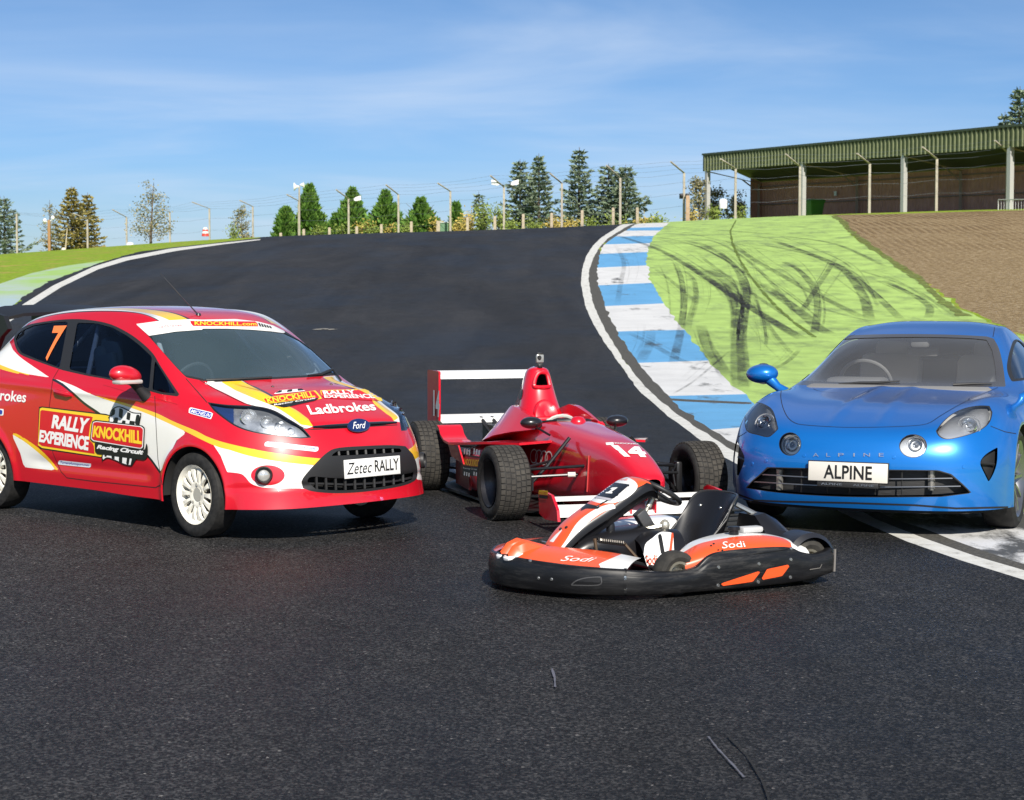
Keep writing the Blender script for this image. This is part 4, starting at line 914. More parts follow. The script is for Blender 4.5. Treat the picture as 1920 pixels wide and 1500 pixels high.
# ------------------------------------------------------------------ red rally hatchback
HATCH = [
 [(.815,0,.235),(.795,.33,.235),(.735,.55,.232),(.655,.68,.230),(.56,.765,.228),(.46,.815,.225),(.39,.83,.222),(.34,.835,.22)],
 [(.805,0,.34),(.785,.33,.34),(.72,.55,.34),(.635,.68,.34),(.53,.765,.34),(.43,.815,.335),(.35,.835,.31),(.27,.838,.22)],
 [(.812,0,.50),(.79,.33,.50),(.715,.54,.50),(.62,.67,.50),(.51,.755,.50),(.40,.81,.49),(.28,.84,.42),(.18,.84,.22)],
 [(.775,0,.64),(.752,.33,.64),(.68,.52,.645),(.58,.65,.65),(.46,.745,.65),(.34,.805,.62),(.2,.845,.5),(.08,.84,.22)],
 [(.715,0,.745),(.692,.33,.748),(.615,.52,.76),(.51,.645,.765),(.38,.74,.755),(.26,.805,.69),(.12,.848,.53),(0,.84,.22)],
 [(.655,0,.80),(.63,.32,.80),(.54,.53,.81),(.43,.65,.82),(.28,.745,.815),(.17,.81,.74),(.05,.85,.55),(-.08,.84,.22)],
 [(.45,0,.90),(.425,.33,.895),(.34,.55,.885),(.25,.665,.88),(.13,.755,.86),(.06,.82,.77),(-.05,.852,.56),(-.18,.84,.22)],
 [(.22,0,.985),(.195,.34,.978),(.12,.57,.955),(.04,.69,.94),(-.06,.775,.905),(-.1,.835,.79),(-.18,.852,.57),(-.3,.84,.225)],
 [(-.04,0,1.05),(-.06,.34,1.043),(-.13,.585,1.015),(-.19,.715,.995),(-.26,.795,.945),(-.3,.843,.81),(-.34,.853,.57),(-.42,.835,.23)],
 [(-.32,0,1.265),(-.34,.33,1.255),(-.42,.545,1.225),(-.48,.665,1.185),(-.52,.80,.98),(-.55,.848,.82),(-.58,.855,.57),(-.62,.835,.23)],
 [(-.62,0,1.455),(-.65,.32,1.447),(-.73,.5,1.42),(-.80,.60,1.37),(-.82,.80,1.01),(-.85,.85,.84),(-.88,.857,.57),(-.9,.835,.235)],
 [(-1.05,0,1.525),(-1.05,.31,1.517),(-1.08,.475,1.495),(-1.1,.575,1.44),(-1.1,.797,1.04),(-1.1,.852,.86),(-1.1,.857,.57),(-1.15,.835,.24)],
 [(-1.6,0,1.54),(-1.6,.31,1.532),(-1.6,.46,1.51),(-1.6,.565,1.455),(-1.55,.79,1.075),(-1.55,.85,.89),(-1.55,.857,.58),(-1.55,.835,.24)],
 [(-2.15,0,1.515),(-2.15,.31,1.507),(-2.12,.46,1.485),(-2.08,.565,1.43),(-1.95,.785,1.12),(-1.95,.85,.92),(-1.95,.86,.6),(-1.95,.835,.24)],
 [(-2.62,0,1.44),(-2.6,.3,1.43),(-2.55,.45,1.405),(-2.45,.565,1.36),(-2.35,.76,1.17),(-2.35,.852,.94),(-2.35,.872,.62),(-2.35,.835,.24)],
 [(-2.85,0,1.22),(-2.83,.33,1.22),(-2.77,.5,1.21),(-2.68,.62,1.18),(-2.62,.755,1.1),(-2.6,.835,.92),(-2.6,.862,.62),(-2.6,.825,.25)],
 [(-3.03,0,.98),(-3.0,.35,.98),(-2.94,.56,.98),(-2.86,.68,.96),(-2.78,.77,.9),(-2.75,.82,.75),(-2.75,.84,.5),(-2.75,.81,.26)],
 [(-3.14,0,.62),(-3.1,.35,.62),(-3.03,.58,.62),(-2.95,.70,.61),(-2.87,.77,.58),(-2.83,.80,.5),(-2.81,.815,.42),(-2.8,.80,.27)],
 [(-3.08,0,.30),(-3.05,.35,.30),(-2.98,.56,.30),(-2.92,.67,.3),(-2.88,.73,.29),(-2.85,.76,.285),(-2.83,.78,.28),(-2.82,.785,.275)]]
def paintmat(nm, c, rough=.38): return mat(nm, c, rough, 0, 1.0, back=True)
def hatchback():
    root = tag(empty('rally_car', (-1.564, 13.043, 0), -.7474), 'red, white and yellow three door rally hatchback with white wheels, parked at the left', 'rally car')
    P = net_surface(HATCH); d = np.hypot(P[..., 0]-.02, P[..., 2]-.285)
    for cx in (.02, -2.489):
        d = np.hypot(P[..., 0]-cx, P[..., 2]-.285); k = np.clip(1-np.abs(d-.345)/.07, 0, 1)**2*(np.abs(P[..., 1]) > .6); P[..., 1] += np.sign(P[..., 1])*.020*k
    xs, ys, zs = P[..., 0], np.abs(P[..., 1]), P[..., 2]
    k = np.exp(-((ys-.445-.12*np.clip(-xs+.1, -.6, .3))/.028)**2)*np.clip((xs+.10)/.15, 0, 1)*np.clip((.68-xs)/.2, 0, 1)*(zs > .76); P[..., 2] += .011*k
    k = np.exp(-((zs-(.885-.035*xs))/.022)**2)*np.clip((xs+2.75)/.3, 0, 1)*np.clip((-.15-xs)/.3, 0, 1)*(ys > .7); P[..., 1] += np.sign(P[..., 1])*.010*k
    k = np.exp(-((zs-.40)/.035)**2)*np.clip((xs+2.0)/.2, 0, 1)*np.clip((-.42-xs)/.1, 0, 1)*(ys > .7); P[..., 1] -= np.sign(P[..., 1])*.012*k
    k = np.exp(-((zs-.365-.06*(xs-.5))/.020)**2)*np.clip((xs-.30)/.15, 0, 1); P[..., 0] -= .012*k
    S = shell(P)
    if S.N[np.argmax(S.V[:, 2]), 2] < 0: S.N *= -1; S.T = S.T[:, ::-1]
    red, wht, yel, blk = paintmat('rally red', (.56, .0045, .017)), paintmat('rally white', (.80, .79, .76)), paintmat('rally yellow', (.86, .52, .02)), paintmat('rally black', (.012, .012, .014))
    pls = mat('black trim plastic', (.018, .018, .019), .5, back=True)
    mats = [red, wht, yel, blk, pls]; RED, WHT, YEL, BLK, PLS = range(5)
    c = Car(root, S, mats); wd = mat('decal white', (.82, .82, .80), .4); yd = mat('decal yellow', (.88, .60, .03), .4); bd = mat('decal black', (.012, .012, .012), .4); rd = mat('decal red', (.60, .01, .02), .4); bl = mat('decal blue', (.02, .05, .35), .4)
    # wheel arches
    for cx in (.02, -2.489):
        ins = S.cut(.332-np.hypot(S.V[:, 0]-cx, S.V[:, 2]-.285)); ins &= np.abs(S.V[S.T].mean(1)[:, 1]) > .45; S.drop(ins)
    side = lambda q: q[:, 1] < -.35
    # livery: the swoosh along the side
    yel_up = Z1(chain([(383, 633), (500, 690), (600, 718), (700, 745), (840, 790), (940, 838), (1060, 888), (1130, 925), (1200, 953), (1300, 975), (1385, 988)])); yel_lo = Z1(chain([(1385, 1022), (1250, 993), (1180, 975), (1110, 945), (1000, 890), (900, 842), (800, 797), (690, 757), (560, 715), (470, 680), (383, 633)]))
    c.paint(yel_up+yel_lo, YEL, 1)
    low = chain([(283, 600), (340, 632), (400, 682), (460, 735), (540, 790), (600, 838), (690, 920), (760, 985), (812, 1030), (868, 1108)])
    top = chain([(990, 884), (900, 842), (800, 797), (690, 757), (560, 715), (470, 680), (395, 643), (283, 600)])
    whp = Z1(low+[(925, 1000), (955, 940), (1005, 900)]+top)
    c.paint(Z1([(x-3, y+14) for x, y in low])+Z1([(880, 1090), (900, 1040)])+Z1([(x, y+3) for x, y in top]), BLK, 1, [RED]); c.paint(whp, WHT, 1, [RED, BLK])
    # red lip round the front arch
    ins = S.cut(.372-np.hypot(S.V[:, 0]-.02, S.V[:, 2]-.285)); ins &= np.abs(S.V[S.T].mean(1)[:, 1]) > .5; S.M[ins & np.isin(S.M, [WHT, BLK])] = RED
    # front bumper: yellow then white below the stripe
    y2u = Z2(chain([(0, 832), (100, 870), (240, 905), (420, 940), (600, 965), (730, 978)])); y2l = Z2(chain([(700, 1018), (500, 1000), (300, 965), (150, 920), (60, 888), (0, 862)]))
    c.paint(y2u+y2l, YEL, 1)
    c.paint(Z2(chain([(62, 888), (150, 920), (300, 965), (500, 1000), (720, 1022)]))+Z2([(640, 1120), (620, 1165)])+Z2(chain([(600, 1160), (400, 1157), (330, 1145), (290, 1125), (262, 1092), (230, 1070), (150, 1060)])+[(110, 960)]), WHT, 1, [RED])
    c.paint(Z2([(1275, 940), (1355, 880), (1360, 940), (1295, 985)]), YEL, 0); c.paint(Z2([(1296, 985), (1360, 940), (1352, 1110), (1310, 1105)]), WHT, 0)
    c.paint(Z2(ellipse((398, 1080), 104, 62)), RED, 1)
    # rear of the side: white and yellow blade behind the door, white flash under the quarter window
    c.paint(Z1(chain([(50, 885), (120, 920), (200, 975), (260, 1030), (322, 1105)])+[(300, 1103)]+chain([(270, 1062), (200, 1000), (130, 945), (62, 905)])), YEL, 1); c.paint(Z1(chain([(62, 905), (130, 945), (200, 1000), (270, 1062), (300, 1103)])+[(130, 1085), (110, 1010)]), WHT, 1)
    c.paint(Z1([(-120, 430), (48, 398)]+chain([(70, 450), (110, 490), (180, 540), (270, 600)])+chain([(130, 578), (0, 533), (-120, 480)])), WHT, 1, [RED]); c.paint(Z1(chain([(-120, 480), (0, 530), (130, 576), (270, 600)])+chain([(100, 580), (0, 553), (-120, 505)])), YEL, 1)
    # stripes over the bonnet (traced near side, mirrored)
    hood = lambda q: (q[:, 0] > -.16)
    c.paint(Z2(chain([(-20, 505), (100, 560), (300, 655), (420, 690), (540, 765), (610, 800)])+[(675, 782)]+chain([(640, 740), (560, 690), (490, 650), (370, 580), (240, 500)])), WHT, 1, [RED], hood)
    c.paint(Z2([(105, 505)]+chain([(200, 560), (340, 620), (440, 660), (530, 715), (600, 770)])+[(676, 782)]+chain([(645, 735), (570, 680), (490, 640), (380, 578), (240, 503)])), YEL, 1, [WHT, RED], hood)
    c.paint(Z2([(236, 503)]+chain([(380, 576), (490, 638)])+chain([(498, 634), (390, 570), (250, 503)])), BLK, 1, [RED, YEL], hood)
    # roof stripes
    roof = lambda q: (q[:, 0] < -.6) & (q[:, 2] > 1.33)
    def yb(a, b, m, only): 
        f1 = S.cut(np.abs(S.V[:, 1])-a); f2 = S.cut(b-np.abs(S.V[:, 1])); q = S.V[S.T].mean(1); ay = np.abs(q[:, 1]); S.M[(ay > a) & (ay < b) & roof(q) & (q[:, 0] > -2.75) & np.isin(S.M, only)] = m
    yb(.33, .348, BLK, [RED]); yb(.348, .455, YEL, [RED]); yb(.455, .515, WHT, [RED]); yb(.515, .525, BLK, [RED])
    # windscreen, its sun strip, side glass
    ws = Z1([(735, 310), (800, 372), (870, 450), (940, 530), (990, 583), (1010, 600), (1090, 616), (1180, 620)])+Z2([(0, 513), (240, 503), (440, 492), (640, 481), (868, 465), (830, 420), (700, 330), (600, 258), (508, 200), (430, 163), (340, 140), (200, 124), (0, 128)])+Z1([(1030, 284), (870, 292)])
    glass_ = Z1([(806, 374), (872, 450), (943, 530), (1000, 587), (1100, 606), (1180, 610)])+Z2([(0, 500), (240, 490), (440, 479), (640, 468), (800, 452), (840, 452), (800, 410), (690, 330), (595, 258), (500, 211), (420, 200), (300, 190), (150, 183), (0, 183)])+Z1([(1100, 340), (950, 351)])
    strip = Z1([(735, 310), (806, 374), (950, 351), (1100, 340)])+Z2([(0, 183), (150, 183), (300, 190), (420, 200), (500, 211), (506, 200), (430, 163), (340, 140), (200, 124), (0, 128)])+Z1([(1030, 284), (870, 292)])
    fr = lambda q: (q[:, 0] > -1.0) & (q[:, 0] < .1) & (np.abs(q[:, 1]) < .78)
    c.paint(ws, PLS, 0, None, fr); c.paint(strip, WHT, 0, None, fr)
    tint = glass('tinted windscreen', (.62, .70, .76), 2.0, 0, (.22, .34, .40), .14); sdg = glass('dark side glass', (.34, .43, .58), .8)
    gl, _ = c.extract(glass_, 'windscreen', tint, extra=fr, shift=-.004)
    dlo = Z1(chain([(74, 392), (85, 360), (115, 335), (160, 312), (270, 293), (390, 283), (500, 290), (600, 312), (690, 356), (760, 405), (828, 470), (870, 540), (970, 690)], 3)+[(960, 702)]+chain([(868, 690), (790, 668), (600, 614), (480, 592), (355, 564), (320, 554), (200, 512), (112, 476), (84, 436), (74, 392)], 3))
    gh = lambda q: (np.abs(q[:, 1]) > .5) & (q[:, 2] > .9) & (q[:, 0] < .1)
    c.paint(dlo, PLS, 1, None, gh)
    quarter = Z1([(86, 392), (97, 365), (122, 344), (180, 318), (270, 302), (368, 297), (322, 546), (205, 502), (118, 466), (95, 430)])
    doorg = Z1([(418, 303), (520, 306), (610, 330), (690, 375), (755, 425), (822, 488), (806, 660), (600, 604), (480, 581), (374, 556)]); ql = Z1([(838, 505), (950, 686), (880, 680), (824, 664)])
    quarter_glass = c.extract(quarter, 'quarter_window', sdg, extra=gh, shift=-.005)[1]; c.extract(quarter, 'quarter_window', sdg, extra=gh, shift=-.005, mir=True)
    dg_r = c.extract(doorg, None, sdg, extra=gh, shift=-.005)[0]; c.extract(doorg, 'door_window', sdg, extra=gh, shift=-.005, mir=True)
    c.extract(ql, 'quarterlight', sdg, extra=gh, shift=-.005); c.extract(ql, 'quarterlight', sdg, extra=gh, shift=-.005, mir=True)
    # rear window
    ins = S.cut(.42-np.abs(S.V[:, 1])-.3*(1.3-S.V[:, 2])*0); q = S.V[S.T].mean(1); ins &= (q[:, 0] < -2.6) & (q[:, 2] > 1.08) & (q[:, 2] < 1.40); rw = S.take(ins, -.004); S.drop(ins); rw.build('rear_window', sdg, root)
    # headlamps
    lens = glass('clear lens', (.93, .95, .97), 1.3); chrome = mat('lamp chrome', (.80, .81, .82), .12, 1); dkl = speckled('lamp inner', (.30, .32, .35), (.65, .66, .68), 9, .3, .3, .01, metal=.7); blu = mat('lamp blue reflection', (.03, .07, .22), .2, .4)
    hl = Z2(chain([(42, 640), (150, 655), (330, 665), (430, 690), (520, 740), (600, 790), (655, 845)], 4)+chain([(600, 848), (480, 835), (330, 815), (220, 780), (140, 730), (80, 680)], 4))
    c.paint(Z2(chain([(28, 632), (150, 648), (330, 657), (435, 682), (525, 733), (606, 784), (666, 850)], 4)+chain([(600, 856), (480, 843), (330, 823), (214, 788), (132, 736), (66, 684)], 4)), BLK, 1)
    for mir in (False, True):
        Pp, o = c.extract(hl, 'headlight', lens, mir=mir, shift=0)
        inn = Surf(Pp.V-Pp.N*.022, Pp.T, Pp.N); k = c.pix(inn.V, mir)[inn.T].mean(1)[:, 0] < Z2([(190, 0)])[0][0]; inn.M[:] = 0; inn.M[k] = 1; inn.build('reflector', [dkl, blu], o)  # outer end painted blue in place of a reflection
        for cx, cy, r in ((285, 722, .062), (395, 752, .046), (478, 782, .04), (545, 808, .026)):
            p, n = c.hit(*Z2([(cx, cy)])[0]); n = (n*.6+Vector((1, -.35, .1)).normalized()).normalized(); p = p-n*.020; r *= .92
            if mir: p = Vector((p.x, -p.y, p.z)); n = Vector((n.x, -n.y, n.z))
            m = MB(); m.lathe([(r*.35, -.035), (r*.75, -.02), (r*.95, .0), (r, .012), (r*1.05, .004)], 22, 'z'); m.build('lamp_bowl', chrome, o, xf=frame_to(p, n))
            m = MB(); m.ico((0, 0, -.015), (r*.55, r*.55, r*.4), 2); m.build('bulb', mat('bulb glass', (.75, .76, .78), .08, .6), o, xf=frame_to(p, n))
    # lower grille, upper slit, fog lamps
    go = Z2(chain([(604, 1120), (622, 1085), (690, 1008), (762, 940), (830, 912), (1000, 900), (1150, 895), (1240, 902)], 4)+chain([(1285, 950), (1308, 1010), (1313, 1080), (1290, 1118), (1200, 1150), (1000, 1180), (820, 1190), (680, 1180), (612, 1158)], 4))
    c.paint(go, PLS)
    gi = [Z2(chain([(640, 1118), (668, 1088), (830, 1098), (1010, 1092), (1215, 1075), (1290, 1060)], 4)+chain([(1280, 1105), (1190, 1135), (1000, 1163), (820, 1172), (690, 1163)], 4)), Z2([(782, 962), (820, 932), (1000, 920), (1140, 914), (1205, 916), (1222, 938), (1080, 948), (930, 956)])]
    void = mat('grille void', (.006, .006, .006), .9)
    for k, g in enumerate(gi):
        Pp, _ = c.extract(g, None, pls); Surf(Pp.V-Vector((.07, 0, 0)), Pp.T, Pp.N).build('grille_void', void, root)
        m = MB(); px0 = min(p[0] for p in g); px1 = max(p[0] for p in g); n = 11 if k == 0 else 8
        for i in range(1, n):
            x = px0+(px1-px0)*i/n; ys = [g[j][1]+(x-g[j][0])*(g[(j+1) % len(g)][1]-g[j][1])/(g[(j+1) % len(g)][0]-g[j][0]) for j in range(len(g)) if (g[j][0] > x) != (g[(j+1) % len(g)][0] > x)]
            a, b = c.hit(x, min(ys)+.6), c.hit(x+1, max(ys)-.6); m.tube([a[0]-a[1]*.012, b[0]-b[1]*.012], .011, 5)
        if k == 0:
            a = [c.hit(*p, -.02)[0] for p in Z2([(640, 1135), (760, 1134), (900, 1133), (1060, 1124), (1200, 1108), (1290, 1088)])]; m.tube(a, .009, 5)
        m.build('grille_bars', pls, root)
    a = [c.hit(*p, .004) for p in Z2([(672, 787), (780, 783), (880, 777), (1000, 769), (1100, 763), (1182, 758)])]
    m = MB(); m.tube([p for p, n in a], [.008, .014, .015, .015, .013, .007], 8); m.build('upper_grille', mat('gloss black', (.008, .008, .009), .12, coat=1), root)
    for mir in (0, 1):
        p, n = c.hit(*Z2([(372, 1078)])[0]); n = (n+Vector((1, -.2, 0))*.8).normalized(); p = p+n*.012
        if mir: p = Vector((p.x, -p.y, p.z)); n = Vector((n.x, -n.y, n.z))
        m = MB(); m.lathe([(.052, -.03), (.058, .012), (.05, .026), (.042, .02), (.040, -.005)], 28, 'z'); fg = m.build('fog_lamp', pls, root, xf=frame_to(p, n)); m = MB(); m.lathe([(0, .012), (.03, .008), (.04, 0)], 20, 'z'); m.build('lens', mat('fog lens', (.75, .75, .72), .1, .6), fg, xf=frame_to(p, n))
    # oval badge
    bp = Z2(ellipse((945, 783), 67, 36, 30, -.06)); bd_o = c.patch(Z2(ellipse((945, 783), 70, 39, 30, -.06)), mat('badge rim', (.78, .79, .80), .15, 1), 'badge', .017); c.patch(bp, mat('badge blue', (.008, .02, .10), .25, coat=1), 'badge_face', .019, bd_o); c.text('Ford', Z2([(905, 765), (985, 760), (988, 800), (908, 806)]), wd, .0215, .35, 0, bd_o)
    # number plate
    a = [c.hit(*p)[0] for p in Z2([(828, 985), (1209, 966), (1212, 1072), (828, 1095)])]; cc = sum(a, Vector())/4; nrm = Vector((1, -.02, .06)).normalized(); Mp = frame_to(cc+nrm*.025, nrm)
    m = MB(); m.box((0, 0, 0), (.50, .125, .01), bev=.003); pl = m.build('number_plate', mat('plate white', (.82, .82, .80), .3), root, xf=Mp)
    def flat_text(body, x0, x1, y0, y1, z, mt, M_, parent, shear=0, bold=0, space=1):
        V, T = text_mesh(body, shear, bold, space); V3 = [tuple(M_ @ Vector((x0+(x1-x0)*u, y0+(y1-y0)*v, z))) for u, v in V]; n = M_.to_3x3() @ Vector((0, 0, 1))
        return Surf(V3, T, np.tile(np.array(n), (len(V3), 1))).build('lettering', mt, parent)
    flat_text('Zetec', -.235, -.01, -.035, .042, .008, bd, Mp, pl, .3, 0); flat_text('RALLY', .015, .235, -.032, .046, .008, bd, Mp, pl, 0, .012)
    # panel gaps
    lines = [Z1([(838, 700), (842, 800), (848, 920), (855, 1040), (866, 1110)]), Z1([(318, 555), (286, 610), (268, 750), (264, 900), (288, 1010), (330, 1108), (362, 1142), (500, 1160), (700, 1180), (842, 1195), (868, 1180)]), Z1([(866, 1110), (878, 1180)]),
             Z1([(1005, 605), (1120, 735)])]
    c.ribbons(lines, .006, gaps_mat(), mir=True)
    c.ribbons([Z2([(-15, 500), (90, 560), (250, 640), (430, 686), (530, 745), (625, 795), (672, 800)]), Z2([(672, 800), (780, 795), (950, 786), (1100, 776), (1190, 772)])], .006, gaps_mat())
    c.ribbons([Z1([(560, 640), (700, 680), (850, 715), (960, 745)])], .003, mat('crease shade', (.35, .01, .015), .5), 'crease')  # darker red line paints in the shade of the door crease
    # door as its own mesh, cut out of the finished side
    door_poly = Z1([(352, 562), (480, 590), (600, 613), (790, 668), (838, 690), (842, 800), (848, 920), (855, 1040), (872, 1190), (842, 1195), (700, 1180), (500, 1160), (362, 1142), (330, 1108), (288, 1010), (264, 900), (268, 750), (286, 610), (318, 555)])
    _, door = c.extract(door_poly, 'door', mats, extra=lambda q: (q[:, 1] < -.5) & (q[:, 2] < 1.2)); door['label'] = 'near side door with rally experience sign'
    dg_r.build('door_window', sdg, door)
    # bonnet as its own mesh
    bon = Z2([(-15, 500), (90, 560), (250, 640), (430, 686), (530, 745), (625, 795), (672, 800), (950, 786), (1190, 772), (1150, 660), (1050, 560), (868, 468), (640, 482), (240, 505)])
    c.extract(bon, 'bonnet', mats, extra=lambda q: (q[:, 2] > .74) & (np.abs(q[:, 1]) < .76) & (q[:, 0] > -.17))
    q = S.V[S.T].mean(1); bum = (q[:, 0] > .12) & (q[:, 2] < .74) & ((q[:, 0] > .30) | (q[:, 2] < .5)); S.take(bum).build('front_bumper', mats, root); S.drop(bum)
    q = S.V[S.T].mean(1); rf = (q[:, 2] > 1.40) & (np.abs(q[:, 1]) < .62) & (q[:, 0] < -.68) & (q[:, 0] > -2.6); S.take(rf).build('roof', mats, root); S.drop(rf)
    S.build('body', mats, root)
    # lettering and stickers
    rex = Z6([(440, 128), (1245, 222), (1160, 712), (428, 605)]); c.patch(rex, bd, 'sign_panel', .0022, door); c.patch(Z6([(452, 142), (1238, 236), (1150, 700), (430, 592)]), yd, 'sign_panel', .0034, door); c.patch(Z6([(460, 170), (1060, 250), (1022, 330), (1000, 500), (1062, 560), (1070, 665), (440, 570)]), rd, 'sign_panel', .0046, door)
    c.text('RALLY', Z6([(596, 224), (1020, 268), (985, 440), (585, 375)]), wd, .0062, .12, .045, door, .98); c.text('EXPERIENCE', Z6([(450, 392), (1012, 470), (1006, 632), (444, 530)]), wd, .0062, .1, .045, door, .96)
    flag = Z6(chain([(1228, 330), (1245, 200), (1290, 145), (1350, 130), (1430, 160), (1500, 198), (1602, 205)], 4)+[(1575, 350), (1560, 700), (1490, 800)]+chain([(1480, 802), (1400, 785), (1300, 740), (1210, 715), (1140, 770)], 4)+[(1165, 650)])
    c.patch(flag, bd, 'badge_flag', .0058, door, 26)
    fi = Z6(chain([(1238, 330), (1255, 205), (1296, 158), (1350, 143), (1430, 174), (1500, 210), (1590, 216)], 4)+[(1560, 350)]); c.patch(fi, wd, 'badge_flag', .0068, door, 26)
    fb = Z6([(1172, 650), (1495, 700), (1478, 788)]+chain([(1478, 790), (1400, 772), (1300, 728), (1210, 702), (1158, 745)], 3)); c.patch(fb, wd, 'badge_flag', .0068, door, 22)
    for qd in ([(1270, 178), (1310, 150), (1300, 220), (1240, 262)], [(1352, 150), (1396, 162), (1385, 270), (1345, 250)], [(1442, 195), (1482, 205), (1470, 290), (1430, 275)], [(1545, 225), (1588, 222), (1565, 345), (1525, 330)], [(1300, 255), (1345, 255), (1330, 325), (1275, 318)], [(1388, 288), (1425, 292), (1420, 330), (1375, 328)], [(1470, 292), (1530, 300), (1520, 345), (1462, 335)],
               [(1200, 660), (1218, 662), (1205, 700), (1180, 690)], [(1262, 672), (1300, 678), (1300, 725), (1265, 712)], [(1350, 684), (1388, 690), (1385, 766), (1345, 748)], [(1440, 698), (1472, 702), (1458, 785), (1428, 778)]): c.patch(Z6(qd), bd, 'flag_check', .0078, door, 6)
    rnd = lambda q, m, l: c.patch(Z6(q), m, 'badge_panel', l, door, 20)
    rnd([(1045, 300), (1080, 282), (1610, 345), (1642, 375), (1632, 600), (1600, 622), (1050, 530), (1022, 500)], bd, .0084); rnd([(1056, 310), (1084, 296), (1604, 356), (1630, 382), (1620, 592), (1594, 608), (1056, 520), (1034, 492)], wd, .0092); rnd([(1062, 318), (1088, 304), (1600, 364), (1622, 388), (1612, 584), (1590, 598), (1060, 510), (1042, 488)], rd, .010)
    rnd([(1075, 535), (1640, 622), (1668, 505), (1690, 512), (1668, 700), (1640, 735), (1105, 665), (1080, 640)], bd, .0088)
    c.text('KNOCKHILL', Z6([(1066, 345), (1600, 405), (1612, 560), (1056, 475)]), yd, .0116, .1, .045, door, .97); c.text('Racing Circuit', Z6([(1105, 560), (1632, 622), (1622, 690), (1098, 618)]), wd, .0104, .25, .045, door, .98)
    def web(q, parent, txt='TurnersAutosport.com'): c.patch(q, mat('decal pale', (.66, .70, .78), .4), 'sponsor_strip', .0025, parent, 14); c.text(txt, [tuple(np.array(q[k])*.86+np.array(q[(k+2) % 4])*.14*0+np.array(sum(np.array(z) for z in q)/4)*.14) for k in range(4)], bl, .004, .2, .0, parent)
    web(Z6([(660, 735), (1030, 775), (1025, 822), (655, 785)]), door)
    c.text('Ladbrokes', Z1([(-120, 655), (146, 678), (142, 735), (-120, 715)]), wd, .004, .1, .02)
    c.patch(Z1([(-60, 765), (22, 770), (20, 806), (-60, 800)]), wd, 'sponsor_tile', .0024, None, 8); c.patch(Z1([(-56, 770), (16, 775), (14, 800), (-56, 795)]), bl, 'sponsor_tile', .0036, None, 8)
    mq = Z1([(1026, 760), (1156, 792), (1142, 826), (1020, 792)]); c.patch(mq, wd, 'sponsor_tile', .0024, None, 10); c.patch(Z1([(1034, 766), (1150, 795), (1138, 821), (1028, 790)]), bl, 'sponsor_tile', .0036, None, 10); c.text('MICHELIN', Z1([(1040, 772), (1146, 799), (1136, 817), (1034, 790)]), wd, .005, .2, .01)
    c.text('7', Z1([(292, 320), (362, 318), (280, 512), (240, 508)]), mat('decal orange', (.90, .20, .05), .4), .0, .0, .03, quarter_glass)
    # bonnet decals
    c.patch(Z2([(360, 610), (690, 562), (730, 612), (690, 620), (390, 640)]), yd, 'sign_panel', .002); c.patch(Z2([(715, 562), (1050, 552), (1105, 628), (730, 600)]), yd, 'sign_panel', .002); c.patch(Z2([(722, 566), (960, 560), (1078, 626), (735, 608)]), rd, 'sign_panel', .0032)
    c.patch(Z2([(372, 614), (680, 566), (716, 608), (392, 638)]), rd, 'sign_panel', .0032); c.patch(Z2([(430, 586), (470, 562), (600, 552), (628, 566)]), wd, 'badge_flag', .0026); c.patch(Z2([(400, 645), (720, 604), (690, 625), (500, 668), (420, 650)]), bd, 'badge_panel', .0028)
    for qd in ([(440, 580), (470, 564), (492, 562), (478, 576)], [(520, 560), (552, 556), (545, 570), (510, 574)], [(580, 554), (606, 552), (620, 562), (578, 566)]): c.patch(Z2(qd), bd, 'flag_check', .0038, None, 6)
    c.text('KNOCKHILL', Z2([(384, 612), (668, 568), (690, 604), (398, 640)]), yd, .0048, .1, .03); c.text('RALLY', Z2([(730, 566), (925, 560), (940, 584), (740, 590)]), wd, .0048, 0, .04); c.text('EXPERIENCE', Z2([(740, 592), (1030, 585), (1056, 612), (744, 610)]), wd, .0048, 0, .03); c.text('Racing Circuit', Z2([(430, 648), (690, 606), (690, 618), (440, 660)]), wd, .0048, .2, .02)
    c.text('Ladbrokes', Z2([(632, 655), (1040, 632), (1064, 685), (660, 712)]), wd, .004, 0, .025)
    web(Z2([(380, 872), (710, 908), (706, 938), (376, 902)]), None)
    # sun strip lettering
    c.patch(Z7([(735, 205), (1545, 212), (1570, 270), (780, 265)]), rd, 'sign_panel', .002); c.text('KNOCKHILL.com', Z7([(790, 208), (1535, 222), (1545, 264), (800, 258)]), yd, .0036, .1, .02)
    c.text('Ladbrokes', Z7([(360, 258), (640, 238), (650, 268), (370, 290)]), mat('decal pink', (.65, .25, .27), .5), .003, .2, 0)
    for k in range(5): c.patch(Z7([(1560+k*32, 228+k*9), (1580+k*32, 230+k*9), (1600+k*32, 275+k*5), (1580+k*32, 272+k*5)]), bd, 'flag_check', .0026, None, 5)
    # furniture: mirrors, handle, aerial, spoiler, wiper, washer jets
    for sg in (-1,):
        m = MB(); ctr = Vector((-.545, sg*.985, 1.075)); m.ico((0, 0, 0), 1, 3); v = []
        for x, y, z in m.v: v.append((ctr.x+x*.075*(1.1 if x > 0 else .75), ctr.y+sg*y*.125, ctr.z+z*.072*(1 if z > 0 else .75)+.015*y))
        up = MB(); lo = MB()
        up.add(v, m.f, True); mm = up.build('mirror', red, door if sg < 0 else root)
        lo.box(tuple(ctr+Vector((.028, -sg*.0, -.040))), (.10, .19, .03), bev=.012); lo.build('lamp_strip', mat('mirror lamp', (.62, .60, .56), .15, .3), mm)
        lo = MB(); lo.tube([ctr+Vector((0, -sg*.06, -.03)), ctr+Vector((.01, -sg*.115, -.10)), ctr+Vector((.02, -sg*.165, -.15))], [.04, .032, .045], 10); lo.build('mirror_arm', pls, mm)
